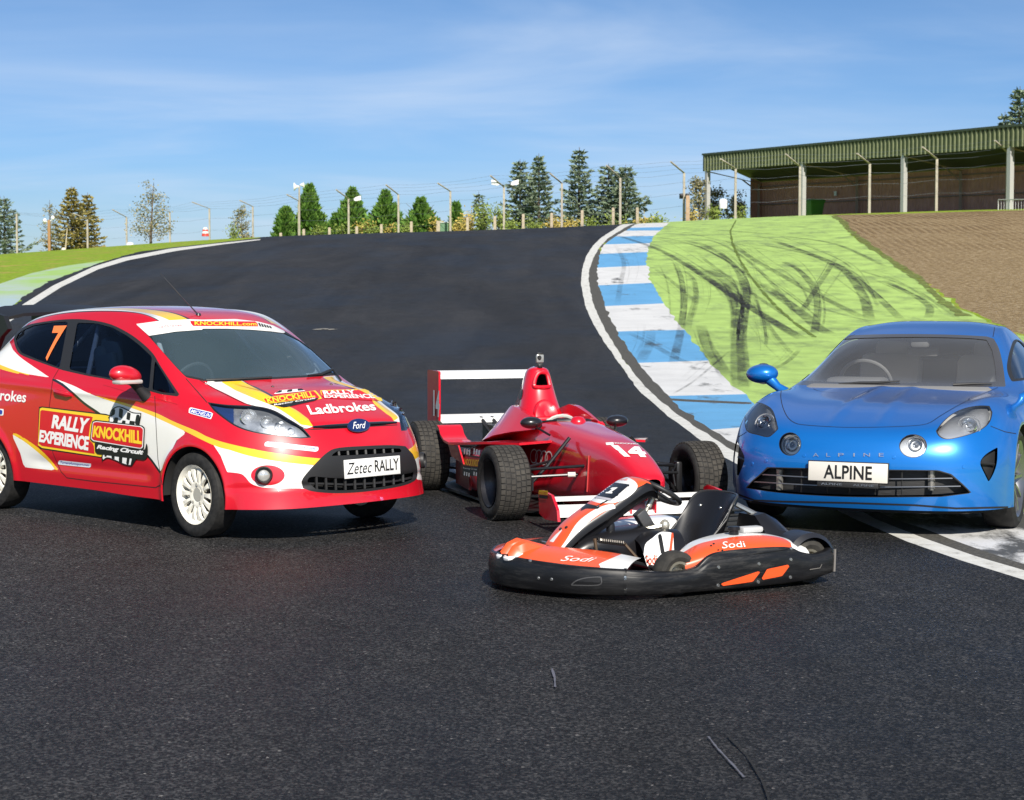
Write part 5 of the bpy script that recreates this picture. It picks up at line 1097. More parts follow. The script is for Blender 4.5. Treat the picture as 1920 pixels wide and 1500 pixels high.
        bk = MB(); bk.lathe([(0, 0), (.052, 0)], 20, 'x', (ctr.x-.052, ctr.y, ctr.z)); bk.build('mirror_glass', mat('mirror', (.7, .7, .7), .02, 1), mm)
    a, b = c.hit(*Z1([(298, 672)])[0]), c.hit(*Z1([(392, 695)])[0])
    m = MB(); n = a[1]; m.loft([[p+n*(o+.004)+Vector((0, 0, z)) for o, z in ((-.01, .02*w), (.02*w, .016*w), (.026*w, -.0), (.02*w, -.016*w), (-.01, -.02*w))] for p, w in ((a[0], .5), (a[0].lerp(b[0], .15), 1), (a[0].lerp(b[0], .8), 1.05), (b[0], .5))]); m.build('handle', red, door)
    p = c.hit(*Z7([(845, 132)])[0])[0]; 
    tipd = Vector((-.32, -.09, .30)); m = MB(); m.tube([p, p+tipd*.25, p+tipd], [.006, .004, .0025], 6); m.lathe([(.022, -.005), (.016, .012), (.0, .018)], 12, 'z', tuple(p)); m.build('aerial', blk, root)
    m = MB(); zt = 1.545
    m.loft([[(-2.68, y, 1.480+h), (-2.80, y, 1.508+h), (-2.96, y, 1.535+h), (-2.96, y, 1.515+h), (-2.80, y, 1.485+h), (-2.68, y, 1.455+h)] for y, h in ((-.56, -.03), (-.40, 0), (0, .012), (.40, 0), (.56, -.03))])
    for s in (-1, 1):
        m.prism([(-2.60, 1.36), (-2.66, 1.46), (-2.97, 1.515), (-2.97, 1.25), (-2.90, 1.12), (-2.80, 1.16), (-2.70, 1.30)], s*.56, s*.60, lambda x, z, d: (x, d, z))
        m.box((-2.80, s*.2, 1.44), (.16, .02, .10))
    m.build('rear_spoiler', mat('spoiler black', (.008, .009, .012), .5), root)
    m = MB(); a = [c.hit(*p, .012)[0] for p in Z2([(860, 462), (790, 440), (720, 470), (640, 478)])]; m.tube([a[0], a[1]], .009, 6); m.tube([a[1], a[2], a[3]], [.012, .010, .005], 6); m.build('wiper', pls, root); m = MB(); b = [c.hit(*p, .012)[0] for p in Z2([(420, 490), (200, 500), (20, 505)])]; m.tube(b, .008, 6); m.build('wiper', pls, root)
    for q in ((428, 538), (785, 524)): p, n = c.hit(*Z2([q])[0]); m = MB(); m.ico(tuple(p), (.014, .012, .008), 1); m.build('washer_jet', pls, root)
    # wheels, liners, underside, interior
    whr = mat('white wheel paint', (.80, .77, .68), .4, coat=.4); hubm = mat('wheel hub', (.52, .50, .44), .4, .3)
    for x in (0, -2.489):
        for s in (-1, 1): road_wheel(root, 'wheel', (x, s*.745, .29), s, .29, .19, .195, whr, 14, 'fifteen', hubm, R(-3) if x == 0 else 0)
        liner(root, x+(.02 if x == 0 else 0), .285, .335, .42, .845)
    m = MB(); m.box((-1.2, 0, .30), (3.3, 1.1, .12)); m.box((-1.245, 0, .30), (1.75, 1.6, .10)); m.box((.40, 0, .32), (.5, .95, .10)); m.build('underbody', mat('underside', (.01, .01, .01), .9), root)
    idk = mat('cabin black', (.05, .055, .06), .7); teal = mat('seat cloth', (.06, .10, .12), .8)
    m = MB(); m.box((-.30, 0, .85), (.46, 1.22, .22), bev=.06); m.box((-.35, -.36, .98), (.22, .38, .10), bev=.04); m.box((-1.3, 0, .45), (2.4, 1.4, .06)); m.box((-2.5, 0, .75), (.3, 1.3, .6)); m.build('dashboard', idk, root)
    for y in (-.36, .36):
        m = MB(); m.box((-1.15, y, .62), (.50, .46, .16), bev=.05); m.box((-1.40, y, .93), (.13, .46, .66), rot=Matrix.Rotation(-.2, 3, 'Y'), bev=.05); m.box((-1.44, y, 1.20), (.12, .34, .24), rot=Matrix.Rotation(-.2, 3, 'Y'), bev=.05)
        for s in (-1, 1): m.box((-1.30, y+s*.22, .95), (.22, .05, .5), rot=Matrix.Rotation(-.2, 3, 'Y'), bev=.02); m.box((-1.34, y+s*.16, 1.2), (.2, .05, .18), bev=.02)
        m.build('seat', teal, root)
    m = MB(); rg = [(-.62+.06*math.sin(a), -.36+.17*math.cos(a), .98+.16*math.sin(a)) for a in [2*PI*i/24 for i in range(24)]]; m.tube(rg, .013, 6, closed=True); m.tube([(-.62, -.36, .98), (-.45, -.36, .93)], .025, 8); m.tube([rg[0], rg[12]], .011, 6); m.build('steering_wheel', idk, root)
    m = MB(); cg = .018
    for s in (-1, 1):
        m.tube([(-.45, s*.66, .5), (-.5, s*.63, .98), (-.86, s*.50, 1.38), (-1.55, s*.48, 1.45), (-2.5, s*.5, .8)], cg, 8); m.tube([(-1.5, s*.66, .5), (-1.53, s*.62, 1.0), (-1.55, s*.48, 1.45)], cg, 8); m.tube([(-.48, s*.63, .62), (-1.5, s*.63, .78)], cg, 8)
    m.tube([(-1.55, -.48, 1.45), (-1.55, .48, 1.45)], cg, 8); m.tube([(-.86, -.5, 1.38), (-.86, .5, 1.38)], cg, 8); m.tube([(-1.55, -.48, 1.45), (-1.5, .63, .7)], cg, 8); m.build('roll_cage', mat('cage paint', (.60, .61, .63), .4), root)
    m = MB(); m.box((-.72, 0, 1.33), (.05, .22, .06), bev=.02); m.build('rear_view_mirror', idk, root)
    return c
HB_CAR = hatchback()
# ------------------------------------------------------------------ blue sports coupe
Z5 = zoomed(1340, 580, 3.31)
COUPE = [
 [(.83,0,.17),(.80,.35,.17),(.73,.60,.17),(.63,.74,.17),(.53,.82,.17),(.45,.86,.17),(.40,.88,.17),(.36,.885,.17)],
 [(.87,0,.27),(.835,.35,.27),(.755,.61,.27),(.64,.76,.27),(.53,.835,.28),(.43,.875,.28),(.35,.893,.26),(.28,.89,.17)],
 [(.885,0,.44),(.85,.36,.44),(.76,.62,.44),(.64,.77,.44),(.51,.845,.44),(.40,.885,.43),(.28,.9,.38),(.18,.89,.17)],
 [(.85,0,.565),(.815,.36,.57),(.725,.61,.58),(.605,.745,.59),(.465,.83,.595),(.345,.88,.565),(.2,.9,.45),(.08,.89,.17)],
 [(.76,0,.655),(.725,.36,.66),(.63,.60,.682),(.51,.72,.70),(.375,.815,.695),(.25,.875,.64),(.1,.9,.5),(-.02,.89,.17)],
 [(.56,0,.728),(.53,.35,.73),(.45,.58,.75),(.34,.70,.785),(.22,.80,.765),(.12,.872,.68),(.0,.9,.52),(-.12,.89,.17)],
 [(.25,0,.795),(.22,.34,.795),(.16,.56,.805),(.08,.69,.835),(-.02,.795,.80),(-.1,.87,.70),(-.15,.9,.53),(-.25,.885,.17)],
 [(-.36,0,.865),(-.38,.34,.862),(-.36,.57,.855),(-.34,.69,.845),(-.35,.80,.81),(-.38,.868,.71),(-.4,.89,.53),(-.45,.87,.17)],
 [(-.63,0,1.035),(-.65,.33,1.03),(-.69,.545,1.005),(-.72,.66,.96),(-.70,.80,.835),(-.7,.86,.72),(-.7,.88,.53),(-.7,.86,.17)],
 [(-.92,0,1.205),(-.94,.31,1.198),(-.99,.49,1.175),(-1.03,.595,1.115),(-1.0,.79,.845),(-1.0,.855,.73),(-1.0,.875,.53),(-1,.855,.17)],
 [(-1.40,0,1.284),(-1.4,.30,1.277),(-1.4,.455,1.25),(-1.4,.56,1.185),(-1.4,.785,.865),(-1.4,.855,.74),(-1.4,.87,.53),(-1.4,.855,.17)],
 [(-1.9,0,1.24),(-1.9,.29,1.235),(-1.9,.43,1.21),(-1.9,.54,1.15),(-1.85,.79,.88),(-1.85,.865,.75),(-1.85,.88,.53),(-1.85,.86,.17)],
 [(-2.4,0,1.07),(-2.4,.29,1.06),(-2.38,.44,1.04),(-2.35,.57,1.0),(-2.35,.80,.88),(-2.35,.885,.74),(-2.35,.9,.52),(-2.35,.87,.17)],
 [(-2.9,0,.88),(-2.88,.33,.88),(-2.85,.53,.88),(-2.8,.68,.87),(-2.75,.81,.82),(-2.75,.88,.7),(-2.75,.89,.5),(-2.75,.86,.18)],
 [(-3.2,0,.75),(-3.17,.35,.75),(-3.1,.58,.75),(-3.02,.72,.73),(-2.95,.81,.69),(-2.9,.85,.6),(-2.9,.87,.45),(-2.9,.85,.19)],
 [(-3.3,0,.45),(-3.27,.35,.45),(-3.2,.6,.45),(-3.1,.74,.45),(-3.02,.81,.43),(-2.97,.84,.38),(-2.95,.85,.33),(-2.95,.84,.2)],
 [(-3.2,0,.2),(-3.18,.35,.2),(-3.12,.58,.2),(-3.05,.7,.2),(-3.0,.77,.2),(-2.98,.8,.2),(-2.97,.82,.2),(-2.96,.83,.2)]]
def coupe():
    root = tag(empty('sports_car', (2.670, 13.376, 0), R(-115.2), 1.099), 'glossy blue sports coupe with four lamps, parked at the right on the kerb', 'sports car')
    P = net_surface(COUPE)
    for cx in (0, -2.42):
        d = np.hypot(P[..., 0]-cx, P[..., 2]-.315); k = np.clip(1-np.abs(d-.365)/.08, 0, 1)**2*(np.abs(P[..., 1]) > .6); P[..., 1] += np.sign(P[..., 1])*.016*k
    # raised spine lines on the bonnet and roof
    xs, ys = P[..., 0], np.abs(P[..., 1]); k = np.exp(-((ys-.12-.05*np.clip(xs, -.4, .6))/.035)**2)*np.clip((xs+.42)/.2, 0, 1)*np.clip((.80-xs)/.25, 0, 1)*(P[..., 2] > .5); P[..., 2] += .010*k
    S = shell(P)
    if S.N[np.argmax(S.V[:, 2]), 2] < 0: S.N *= -1; S.T = S.T[:, ::-1]
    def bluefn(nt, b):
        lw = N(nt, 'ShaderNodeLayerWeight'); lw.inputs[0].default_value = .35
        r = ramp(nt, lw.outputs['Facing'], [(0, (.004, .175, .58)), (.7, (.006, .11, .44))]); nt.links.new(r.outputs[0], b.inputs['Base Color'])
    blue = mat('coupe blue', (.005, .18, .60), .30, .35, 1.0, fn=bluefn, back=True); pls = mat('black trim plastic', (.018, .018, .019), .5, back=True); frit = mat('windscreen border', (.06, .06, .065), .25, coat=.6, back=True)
    mats = [blue, pls, frit]
    c = Car(root, S, mats); bd = mat('decal black', (.012, .012, .012), .4)
    for cx in (0, -2.42):
        ins = S.cut(.345-np.hypot(S.V[:, 0]-cx, S.V[:, 2]-.315)); ins &= np.abs(S.V[S.T].mean(1)[:, 1]) > .5; S.drop(ins)
    # windscreen
    wo = Z5(chain([(462, 468), (520, 392), (600, 295), (675, 215), (740, 167)], 4)+chain([(860, 160), (1000, 155), (1240, 153), (1500, 158), (1690, 168)], 3)+chain([(1732, 182), (1765, 245), (1790, 350), (1806, 480)], 4)+[(1500, 482), (1150, 480), (800, 475), (600, 472)])
    wi = Z5(chain([(535, 440), (612, 325), (690, 232), (765, 186)], 4)+chain([(900, 178), (1240, 172), (1550, 178), (1688, 190)], 4)+chain([(1722, 255), (1740, 350), (1748, 448)], 4)+[(1500, 456), (1150, 456), (800, 452), (640, 446)])
    fr = lambda q: (q[:, 0] > -1.1) & (q[:, 0] < -.2) & (q[:, 2] > .8)
    c.paint(wo, 2, 0, None, fr); tint = glass('clear windscreen', (.88, .89, .90), 2.2, 0, (.50, .50, .50), .09); sdg = glass('coupe side glass', (.45, .48, .5), 1.4)
    c.extract(wi, 'windscreen', tint, extra=fr, shift=-.004)
    # side glass (defined in the side view, both sides)
    for sg in (1, -1):
        poly = [(-.62, .90), (-.80, 1.005), (-1.03, 1.09), (-1.35, 1.155), (-1.65, 1.145), (-1.95, 1.06), (-2.05, .985), (-1.85, .945), (-1.3, .905)]
        sel = S.V[S.T].mean(1)[:, 1]*sg > .45; ins = S.cut(sdf(S.V[:, [0, 2]], chain(poly+[poly[0]], 5)), sel, eps=1e-4); S.M[ins] = 1
        inner = [(-.69, .915), (-.83, .995), (-1.05, 1.072), (-1.35, 1.135), (-1.6, 1.128), (-1.6, .935), (-1.3, .92)]
        sel = S.V[S.T].mean(1)[:, 1]*sg > .45; ins = S.cut(sdf(S.V[:, [0, 2]], chain(inner+[inner[0]], 5)), sel, eps=1e-4); S.take(ins, -.004).build('side_window', sdg, root); S.drop(ins)
    q = S.V; ins = S.cut(sdf(q[:, [0, 1]], [(-2.02, -.36), (-2.02, .36), (-2.55, .40), (-2.55, -.40)]), None, eps=1e-4); ins &= S.V[S.T].mean(1)[:, 2] > .9; S.take(ins, -.004).build('rear_window', sdg, root); S.drop(ins)
    # lamps
    lens = glass('clear lens', (.93, .95, .97), 1.3); chrome = mat('lamp chrome', (.80, .81, .82), .12, 1); dkl = mat('lamp housing', (.74, .74, .75), .3, .85); blk = mat('lamp black', (.02, .02, .022), .3, .3)
    def lamp(poly, cx, cy, r, hexa=False, mirror=False, inner=dkl):
        P0 = np.array(Z5(poly)); ctr = P0.mean(0); c.paint([tuple(ctr+(p-ctr)*1.05) for p in P0], 1)
        Pp, o = c.extract(Z5(poly), 'headlight', lens, shift=0); Surf(Pp.V-Pp.N*.018, Pp.T, Pp.N).build('housing', inner, o)
        # side wall between lens and housing
        p, n = c.hit(*Z5([(cx, cy)])[0]); n = (n*.6+Vector((1, 0, .15)).normalized()*.7).normalized(); p = p-n*.012
        m = MB(); m.lathe([(r*.62, -.02), (r*.80, .0), (r*1.0, .016), (r*1.12, .008), (r*1.15, -.01)], 30, 'z'); m.build('lamp_ring', chrome, o, xf=frame_to(p, n))
        m = MB(); m.lathe([(0, .012), (r*.3, .008), (r*.55, -.006), (r*.62, -.02)], 24, 'z'); m.build('projector', mat('projector glass', (.45, .47, .5), .05, .75), o, xf=frame_to(p, n))
        m = MB(); m.lathe([(r*1.45, -.004), (r*1.55, .004), (r*1.62, -.004)], 34, 'z'); m.build('light_ring', mat('ring grey', (.5, .51, .53), .25, .5), o, xf=frame_to(p-n*.004, n))
        return o
    lamp(chain([(190, 652), (215, 600), (248, 581), (300, 590), (352, 622), (376, 680), (390, 740)], 4)+chain([(362, 768), (330, 788), (270, 776), (200, 748), (190, 652)], 4), 303, 697, .042)
    lamp(chain([(1380, 752), (1420, 700), (1482, 648), (1560, 615), (1640, 602), (1698, 604)], 4)+chain([(1716, 642), (1700, 700), (1648, 746), (1560, 780), (1450, 803), (1400, 785), (1380, 752)], 4), 1580, 718, .044)
    brd = mat('lamp warm', (.80, .78, .72), .35, .75); gry = mat('lamp cool', (.62, .62, .62), .35, .75)
    lamp(ellipse((468, 836), 66, 70), 478, 838, .040, inner=brd); lamp(ellipse((1232, 848), 83, 70), 1246, 840, .036, inner=gry)
    # lower grille, side intakes
    void = mat('grille void', (.006, .006, .006), .9); fin = mat('grille metal', (.26, .26, .27), .3, .8); rad = speckled('radiator core', (.018, .018, .018), (.05, .05, .052), 60, .6, .3, .003, sc=(.2, .2, 6))
    go = Z5(chain([(200, 1108), (240, 1065), (285, 1028), (332, 985)], 3)+[(560, 990), (820, 995), (1100, 1000), (1380, 1003)]+chain([(1460, 1026), (1530, 1085), (1586, 1138)], 3)+chain([(1400, 1160), (1000, 1163), (700, 1156), (400, 1136), (200, 1108)], 3))
    P0 = np.array(go); ct = P0.mean(0); c.paint([tuple(ct+(p-ct)*np.array([1.015, 1.06])) for p in P0], 1)
    Pp, _ = c.extract(go, None, pls); Surf(Pp.V-Vector((.09, 0, 0)), Pp.T, Pp.N).build('radiator', rad, root)
    def bar(pts, r, lift=-.012): return [c.hit(*p, lift)[0] for p in Z5(pts)]
    m = MB(); m.tube(bar(chain([(272, 1026), (560, 1043), (830, 1050), (1100, 1055), (1480, 1050)], 4), .004), .0045, 5); m.build('grille_bar', fin, root)
    m = MB(); m.tube(bar(chain([(232, 1072), (560, 1092), (830, 1102), (1100, 1106), (1530, 1100)], 4), .004), .0045, 5); m.build('grille_bar', fin, root)
    for x, y0, y1 in ((530, 992, 1145), (692, 1085, 1155), (832, 1098, 1158), (992, 1085, 1160), (1160, 1003, 1160)): m = MB(); m.tube(bar([(x, y0+4), (x, y1-4)], .004, -.02), .005, 5); m.build('grille_bar', pls, root)
    for x in (376, 1350): m = MB(); m.tube(bar([(x, 996), (x, 1132)], .02, -.05), .022, 8); m.build('duct_pipe', mat('duct grey', (.30, .29, .27), .35, .6), root)
    for poly in (chain([(128, 800), (160, 860), (184, 915), (178, 960), (140, 1052)], 4)+[(126, 1000), (121, 880)], chain([(1756, 855), (1752, 950), (1730, 1020), (1700, 1072)], 4)+chain([(1664, 1000), (1648, 950), (1682, 900), (1756, 855)], 4)):
        Pp, _ = c.extract(Z5(poly), None, pls); Surf(Pp.V-Vector((.06, 0, 0))-Pp.N*.01, Pp.T, Pp.N).build('side_intake', mat('intake black', (.014, .014, .015), .55), root)
    m = MB(); m.tube(bar([(1652, 950), (1752, 962)], .01, -.02), .008, 5); m.tube([p for p in bar([(128, 915), (182, 940)], .01, -.02)], .008, 5); m.build('intake_vane', pls, root)
    # dark lower lip and splitter
    c.ribbons([Z5([(100, 1118), (150, 1150), (250, 1185), (420, 1192), (830, 1200), (1240, 1215), (1500, 1235), (1820, 1228)])], .012, mat('lip dark edge', (.01, .01, .011), .7), 'lower_lip')
    m = MB(); m.loft([[(x, y, z) for x, z in ((x0, .175), (x0, .15), (x0-.5, .13), (x0-.5, .175))] for x0, y in ((.48, -.80), (.66, -.68), (.76, -.45), (.80, 0), (.76, .45), (.66, .68), (.48, .80))]); m.box((-1.2, 0, .22), (2.9, 1.3, .12)); m.box((-1.2, 0, .20), (1.75, 1.62, .08)); m.build('underbody', mat('underside', (.01, .01, .01), .9), root)
    # lettering and plate
    let = mat('bright lettering', (.78, .80, .82), .2, .9)
    for ch, x, w in (('A', 612, 36), ('L', 694, 26), ('P', 768, 36), ('I', 862, 9), ('N', 925, 40), ('E', 1020, 30)): c.text(ch, Z5([(x, 893), (x+w, 893+.5), (x+w, 915), (x, 914.5)]), let, .006, 0, 0)
    a = [c.hit(*p)[0] for p in Z5([(558, 948), (1097, 955), (1090, 1076), (556, 1068)])]; cc = sum(a, Vector())/4; nrm = Vector((1, 0, .05)).normalized(); ctr = Vector((.905, (a[0].y+a[1].y)/2*.5, .415)); 
    p0, n0 = c.hit(*Z5([(826, 1010)])[0]); e = c.eye; d = (c.I.to_3x3() @ Vector(ray(*Z5([(826, 1011)])[0]))).normalized(); t = (.91-e.x)/d.x; ctr = e+d*t
    Mp = frame_to(ctr, nrm); pw, ph = .492, .118
    m = MB(); m.box((0, 0, 0), (pw, ph, .012), bev=.004); pl = m.build('number_plate', mat('plate silver', (.66, .63, .57), .35), root, xf=Mp)
    m = MB(); m.box((0, 0, -.008), (pw+.012, ph+.012, .012), bev=.004); m.build('plate_holder', pls, pl, xf=Mp)
    V, T = text_mesh('ALPINE', 0, .018, 1.02); V3 = [tuple(Mp @ Vector((-.148+.30*u, -.042+.084*v, .0085))) for u, v in V]; Surf(V3, T, np.tile(np.array(Mp.to_3x3() @ Vector((0, 0, 1))), (len(V3), 1))).build('lettering', bd, pl)
    V, T = text_mesh('ALPINE      ALPINE', 0, .01); V3 = [tuple(Mp @ Vector((-.165+.33*u, -.082+.012*v, .004))) for u, v in V]; Surf(V3, T, np.tile(np.array(Mp.to_3x3() @ Vector((0, 0, 1))), (len(V3), 1))).build('holder_lettering', let, pl)
    m = MB(); m.box((0, -.078, -.004), (.38, .032, .01), bev=.003); m.build('plate_holder', pls, pl, xf=Mp)
    # shut lines
    G = gaps_mat()
    c.ribbons([Z5(chain([(417, 490), (410, 540), (424, 610), (455, 672), (500, 706), (560, 718), (700, 728), (830, 733), (1000, 732), (1200, 725), (1320, 710), (1400, 662), (1500, 603), (1600, 552), (1700, 510), (1757, 486)], 4)), Z5([(1712, 725), (1800, 760), (1870, 772)]), Z5([(130, 800), (170, 780), (200, 760)]), Z5([(735, 166), (790, 120), (850, 90)]), Z5([(1727, 172), (1735, 130), (1738, 95)])], .0045, G)
    c.ribbons([Z5(chain([(612, 492), (640, 505), (700, 515), (780, 517)], 4))], .003, G)
    for q in ((318, 940), (556, 908), (1112, 918), (1545, 978), (234, 957)): p, n = c.hit(*Z5([q])[0], .002); m = MB(); m.lathe([(0, .001), (.010, .001), (.011, -.002)], 14, 'z'); m.build('parking_sensor', blue, root, xf=frame_to(p, n))
    bon = Z5(chain([(417, 490), (410, 540), (424, 610), (455, 672), (500, 706), (560, 718), (700, 728), (830, 733), (1000, 732), (1200, 725), (1320, 710), (1400, 662), (1500, 603), (1600, 552), (1700, 510), (1757, 486)], 3)+[(1500, 483), (1150, 481), (800, 476)])
    c.extract(bon, 'bonnet', mats, extra=lambda q: (q[:, 0] > -.45) & (q[:, 2] > .55))
    q = S.V[S.T].mean(1); bum = (q[:, 0] > .20) & (q[:, 2] < .62) & ((q[:, 0] > .36) | (q[:, 2] < .42)); S.take(bum).build('front_bumper', mats, root); S.drop(bum)
    q = S.V[S.T].mean(1); rf = (q[:, 2] > 1.12) & (np.abs(q[:, 1]) < .60) & (q[:, 0] < -.9) & (q[:, 0] > -2.05); S.take(rf).build('roof', mats, root); S.drop(rf)
    S.build('body', mats, root)
    # mirrors
    for sg in (-1, 1):
        m = MB(); ctr = Vector((-.50, sg*.985, .925)); m.ico((0, 0, 0), 1, 3); v = [(ctr.x+x*(.10 if x > 0 else .05), ctr.y+sg*y*.115+sg*.0, ctr.z+z*.068+.02*(-y*.2)) for x, y, z in m.v]
        up = MB(); up.add(v, m.f, True); mm = up.build('mirror', blue, root); lo = MB(); lo.tube([ctr+Vector((.01, -sg*.05, -.03)), ctr+Vector((.02, -sg*.12, -.09)), ctr+Vector((.04, -sg*.20, -.135))], [.045, .030, .04], 10); lo.build('mirror_arm', blue, mm)
        bk = MB(); bk.lathe([(0, 0), (.06, 0), (.075, .03)], 20, 'x', (ctr.x-.055, ctr.y, ctr.z)); bk.build('mirror_glass', mat('mirror frame', (.6, .6, .58), .2, .2), mm)
    # wipers
    m = MB(); m.tube(bar([(770, 470), (900, 463), (1010, 461), (1150, 452)], .01, .008), [.006, .010, .009, .004], 6); m.build('wiper', pls, root); m = MB(); m.tube(bar([(1480, 474), (1600, 468), (1720, 470)], .01, .008), [.009, .008, .004], 6); m.build('wiper', pls, root)
    grm = mat('grey wheel', (.20, .20, .215), .3, .8, .5); hubm = mat('dark wheel hub', (.05, .05, .055), .4, .6)
    for x in (0, -2.42):
        for s in (-1, 1): road_wheel(root, 'wheel', (x, s*.775, .315), s, .315, .215, .238, grm, 10, 'ten', hubm, R(2) if x == 0 else 0)
        liner(root, x, .315, .348, .45, .885)
    # cabin
    idk = mat('cabin grey', (.20, .20, .20), .7); lth = mat('pale leather', (.75, .72, .68), .6)
    m = MB(); m.box((-.55, 0, .79), (.5, 1.3, .16), bev=.06); m.box((-.70, -.36, .865), (.25, .40, .08), bev=.035); m.box((-1.5, 0, .40), (2.0, 1.4, .08)); m.box((-2.02, 0, .72), (.10, 1.3, .55)); m.build('dashboard', idk, root)
    for y in (-.36, .36):
        m = MB(); m.box((-1.35, y, .55), (.5, .5, .16), bev=.05); m.box((-1.62, y, .80), (.14, .46, .5), rot=Matrix.Rotation(-.25, 3, 'Y'), bev=.06); m.box((-1.70, y, 1.02), (.12, .26, .24), rot=Matrix.Rotation(-.25, 3, 'Y'), bev=.05); m.build('seat', lth, root)
    m = MB(); rg = [(-.93+.07*math.sin(a), -.36+.18*math.cos(a), .86+.155*math.sin(a)) for a in [2*PI*i/28 for i in range(28)]]; m.tube(rg, .014, 8, closed=True); m.tube([(-.92, -.36, .86), (-.75, -.36, .82)], .04, 8); m.tube([rg[0], rg[14]], .012, 6); m.tube([rg[21], (-.92, -.36, .86)], .012, 6); m.build('steering_wheel', idk, root)
    m = MB(); m.box((-1.03, .02, 1.075), (.04, .22, .06), bev=.02); m.box((-.93, .02, 1.145), (.05, .13, .07), bev=.02); m.build('rear_view_mirror', idk, root)
    return c
CP_CAR = coupe()
# ------------------------------------------------------------------ red single seater
Z3 = zoomed(760, 640, 3.0); Z8 = zoomed(760, 780, 5.647); Z9 = zoomed(920, 660, 5.647)
def super_ring(x, w, zb, zt, e=2.6, n=56, y0=0):
    out = []; zc, hz = (zb+zt)/2, (zt-zb)/2
    for i in range(n):
        a = 2*PI*i/n; ca, sa = math.cos(a), math.sin(a)
        out.append((x, y0+w*math.copysign(abs(ca)**(2/e), ca), zc+hz*math.copysign(abs(sa)**(2/e), sa)))
    return out
def ring_surf(rings, mu=8):
    D = np.array(rings, float); C = D.copy()
    for _ in range(4): C += (D-bs_eval(C, 1, 0))*.9
    P = bs_eval(C, mu, 0); P = np.concatenate([P, P[:, :1]], 1); S = grid_surf(P)
    ctr = P.mean(1)[len(P)//2]; i = np.argmax(S.V[:, 2])
    if S.N[i, 2] < 0: S.N *= -1; S.T = S.T[:, ::-1]
    # weld the seam normals
    n = P.shape[1]; N_ = S.N.reshape(P.shape); a = N_[:, 0]+N_[:, -1]; a /= np.linalg.norm(a, axis=1)[:, None]; N_[:, 0] = a; N_[:, -1] = a; S.N = N_.reshape(-1, 3); return S
def plate(m, poly, th, axis):      # polygon of 3D points thickened along axis
    a = Vector(axis).normalized()*th/2; P = [Vector(p) for p in poly]; n = len(P)
    return m.add([p+a for p in P]+[p-a for p in P], [tuple(range(n)), tuple(range(2*n-1, n-1, -1))]+[(i, n+i, n+(i+1) % n, (i+1) % n) for i in range(n)])
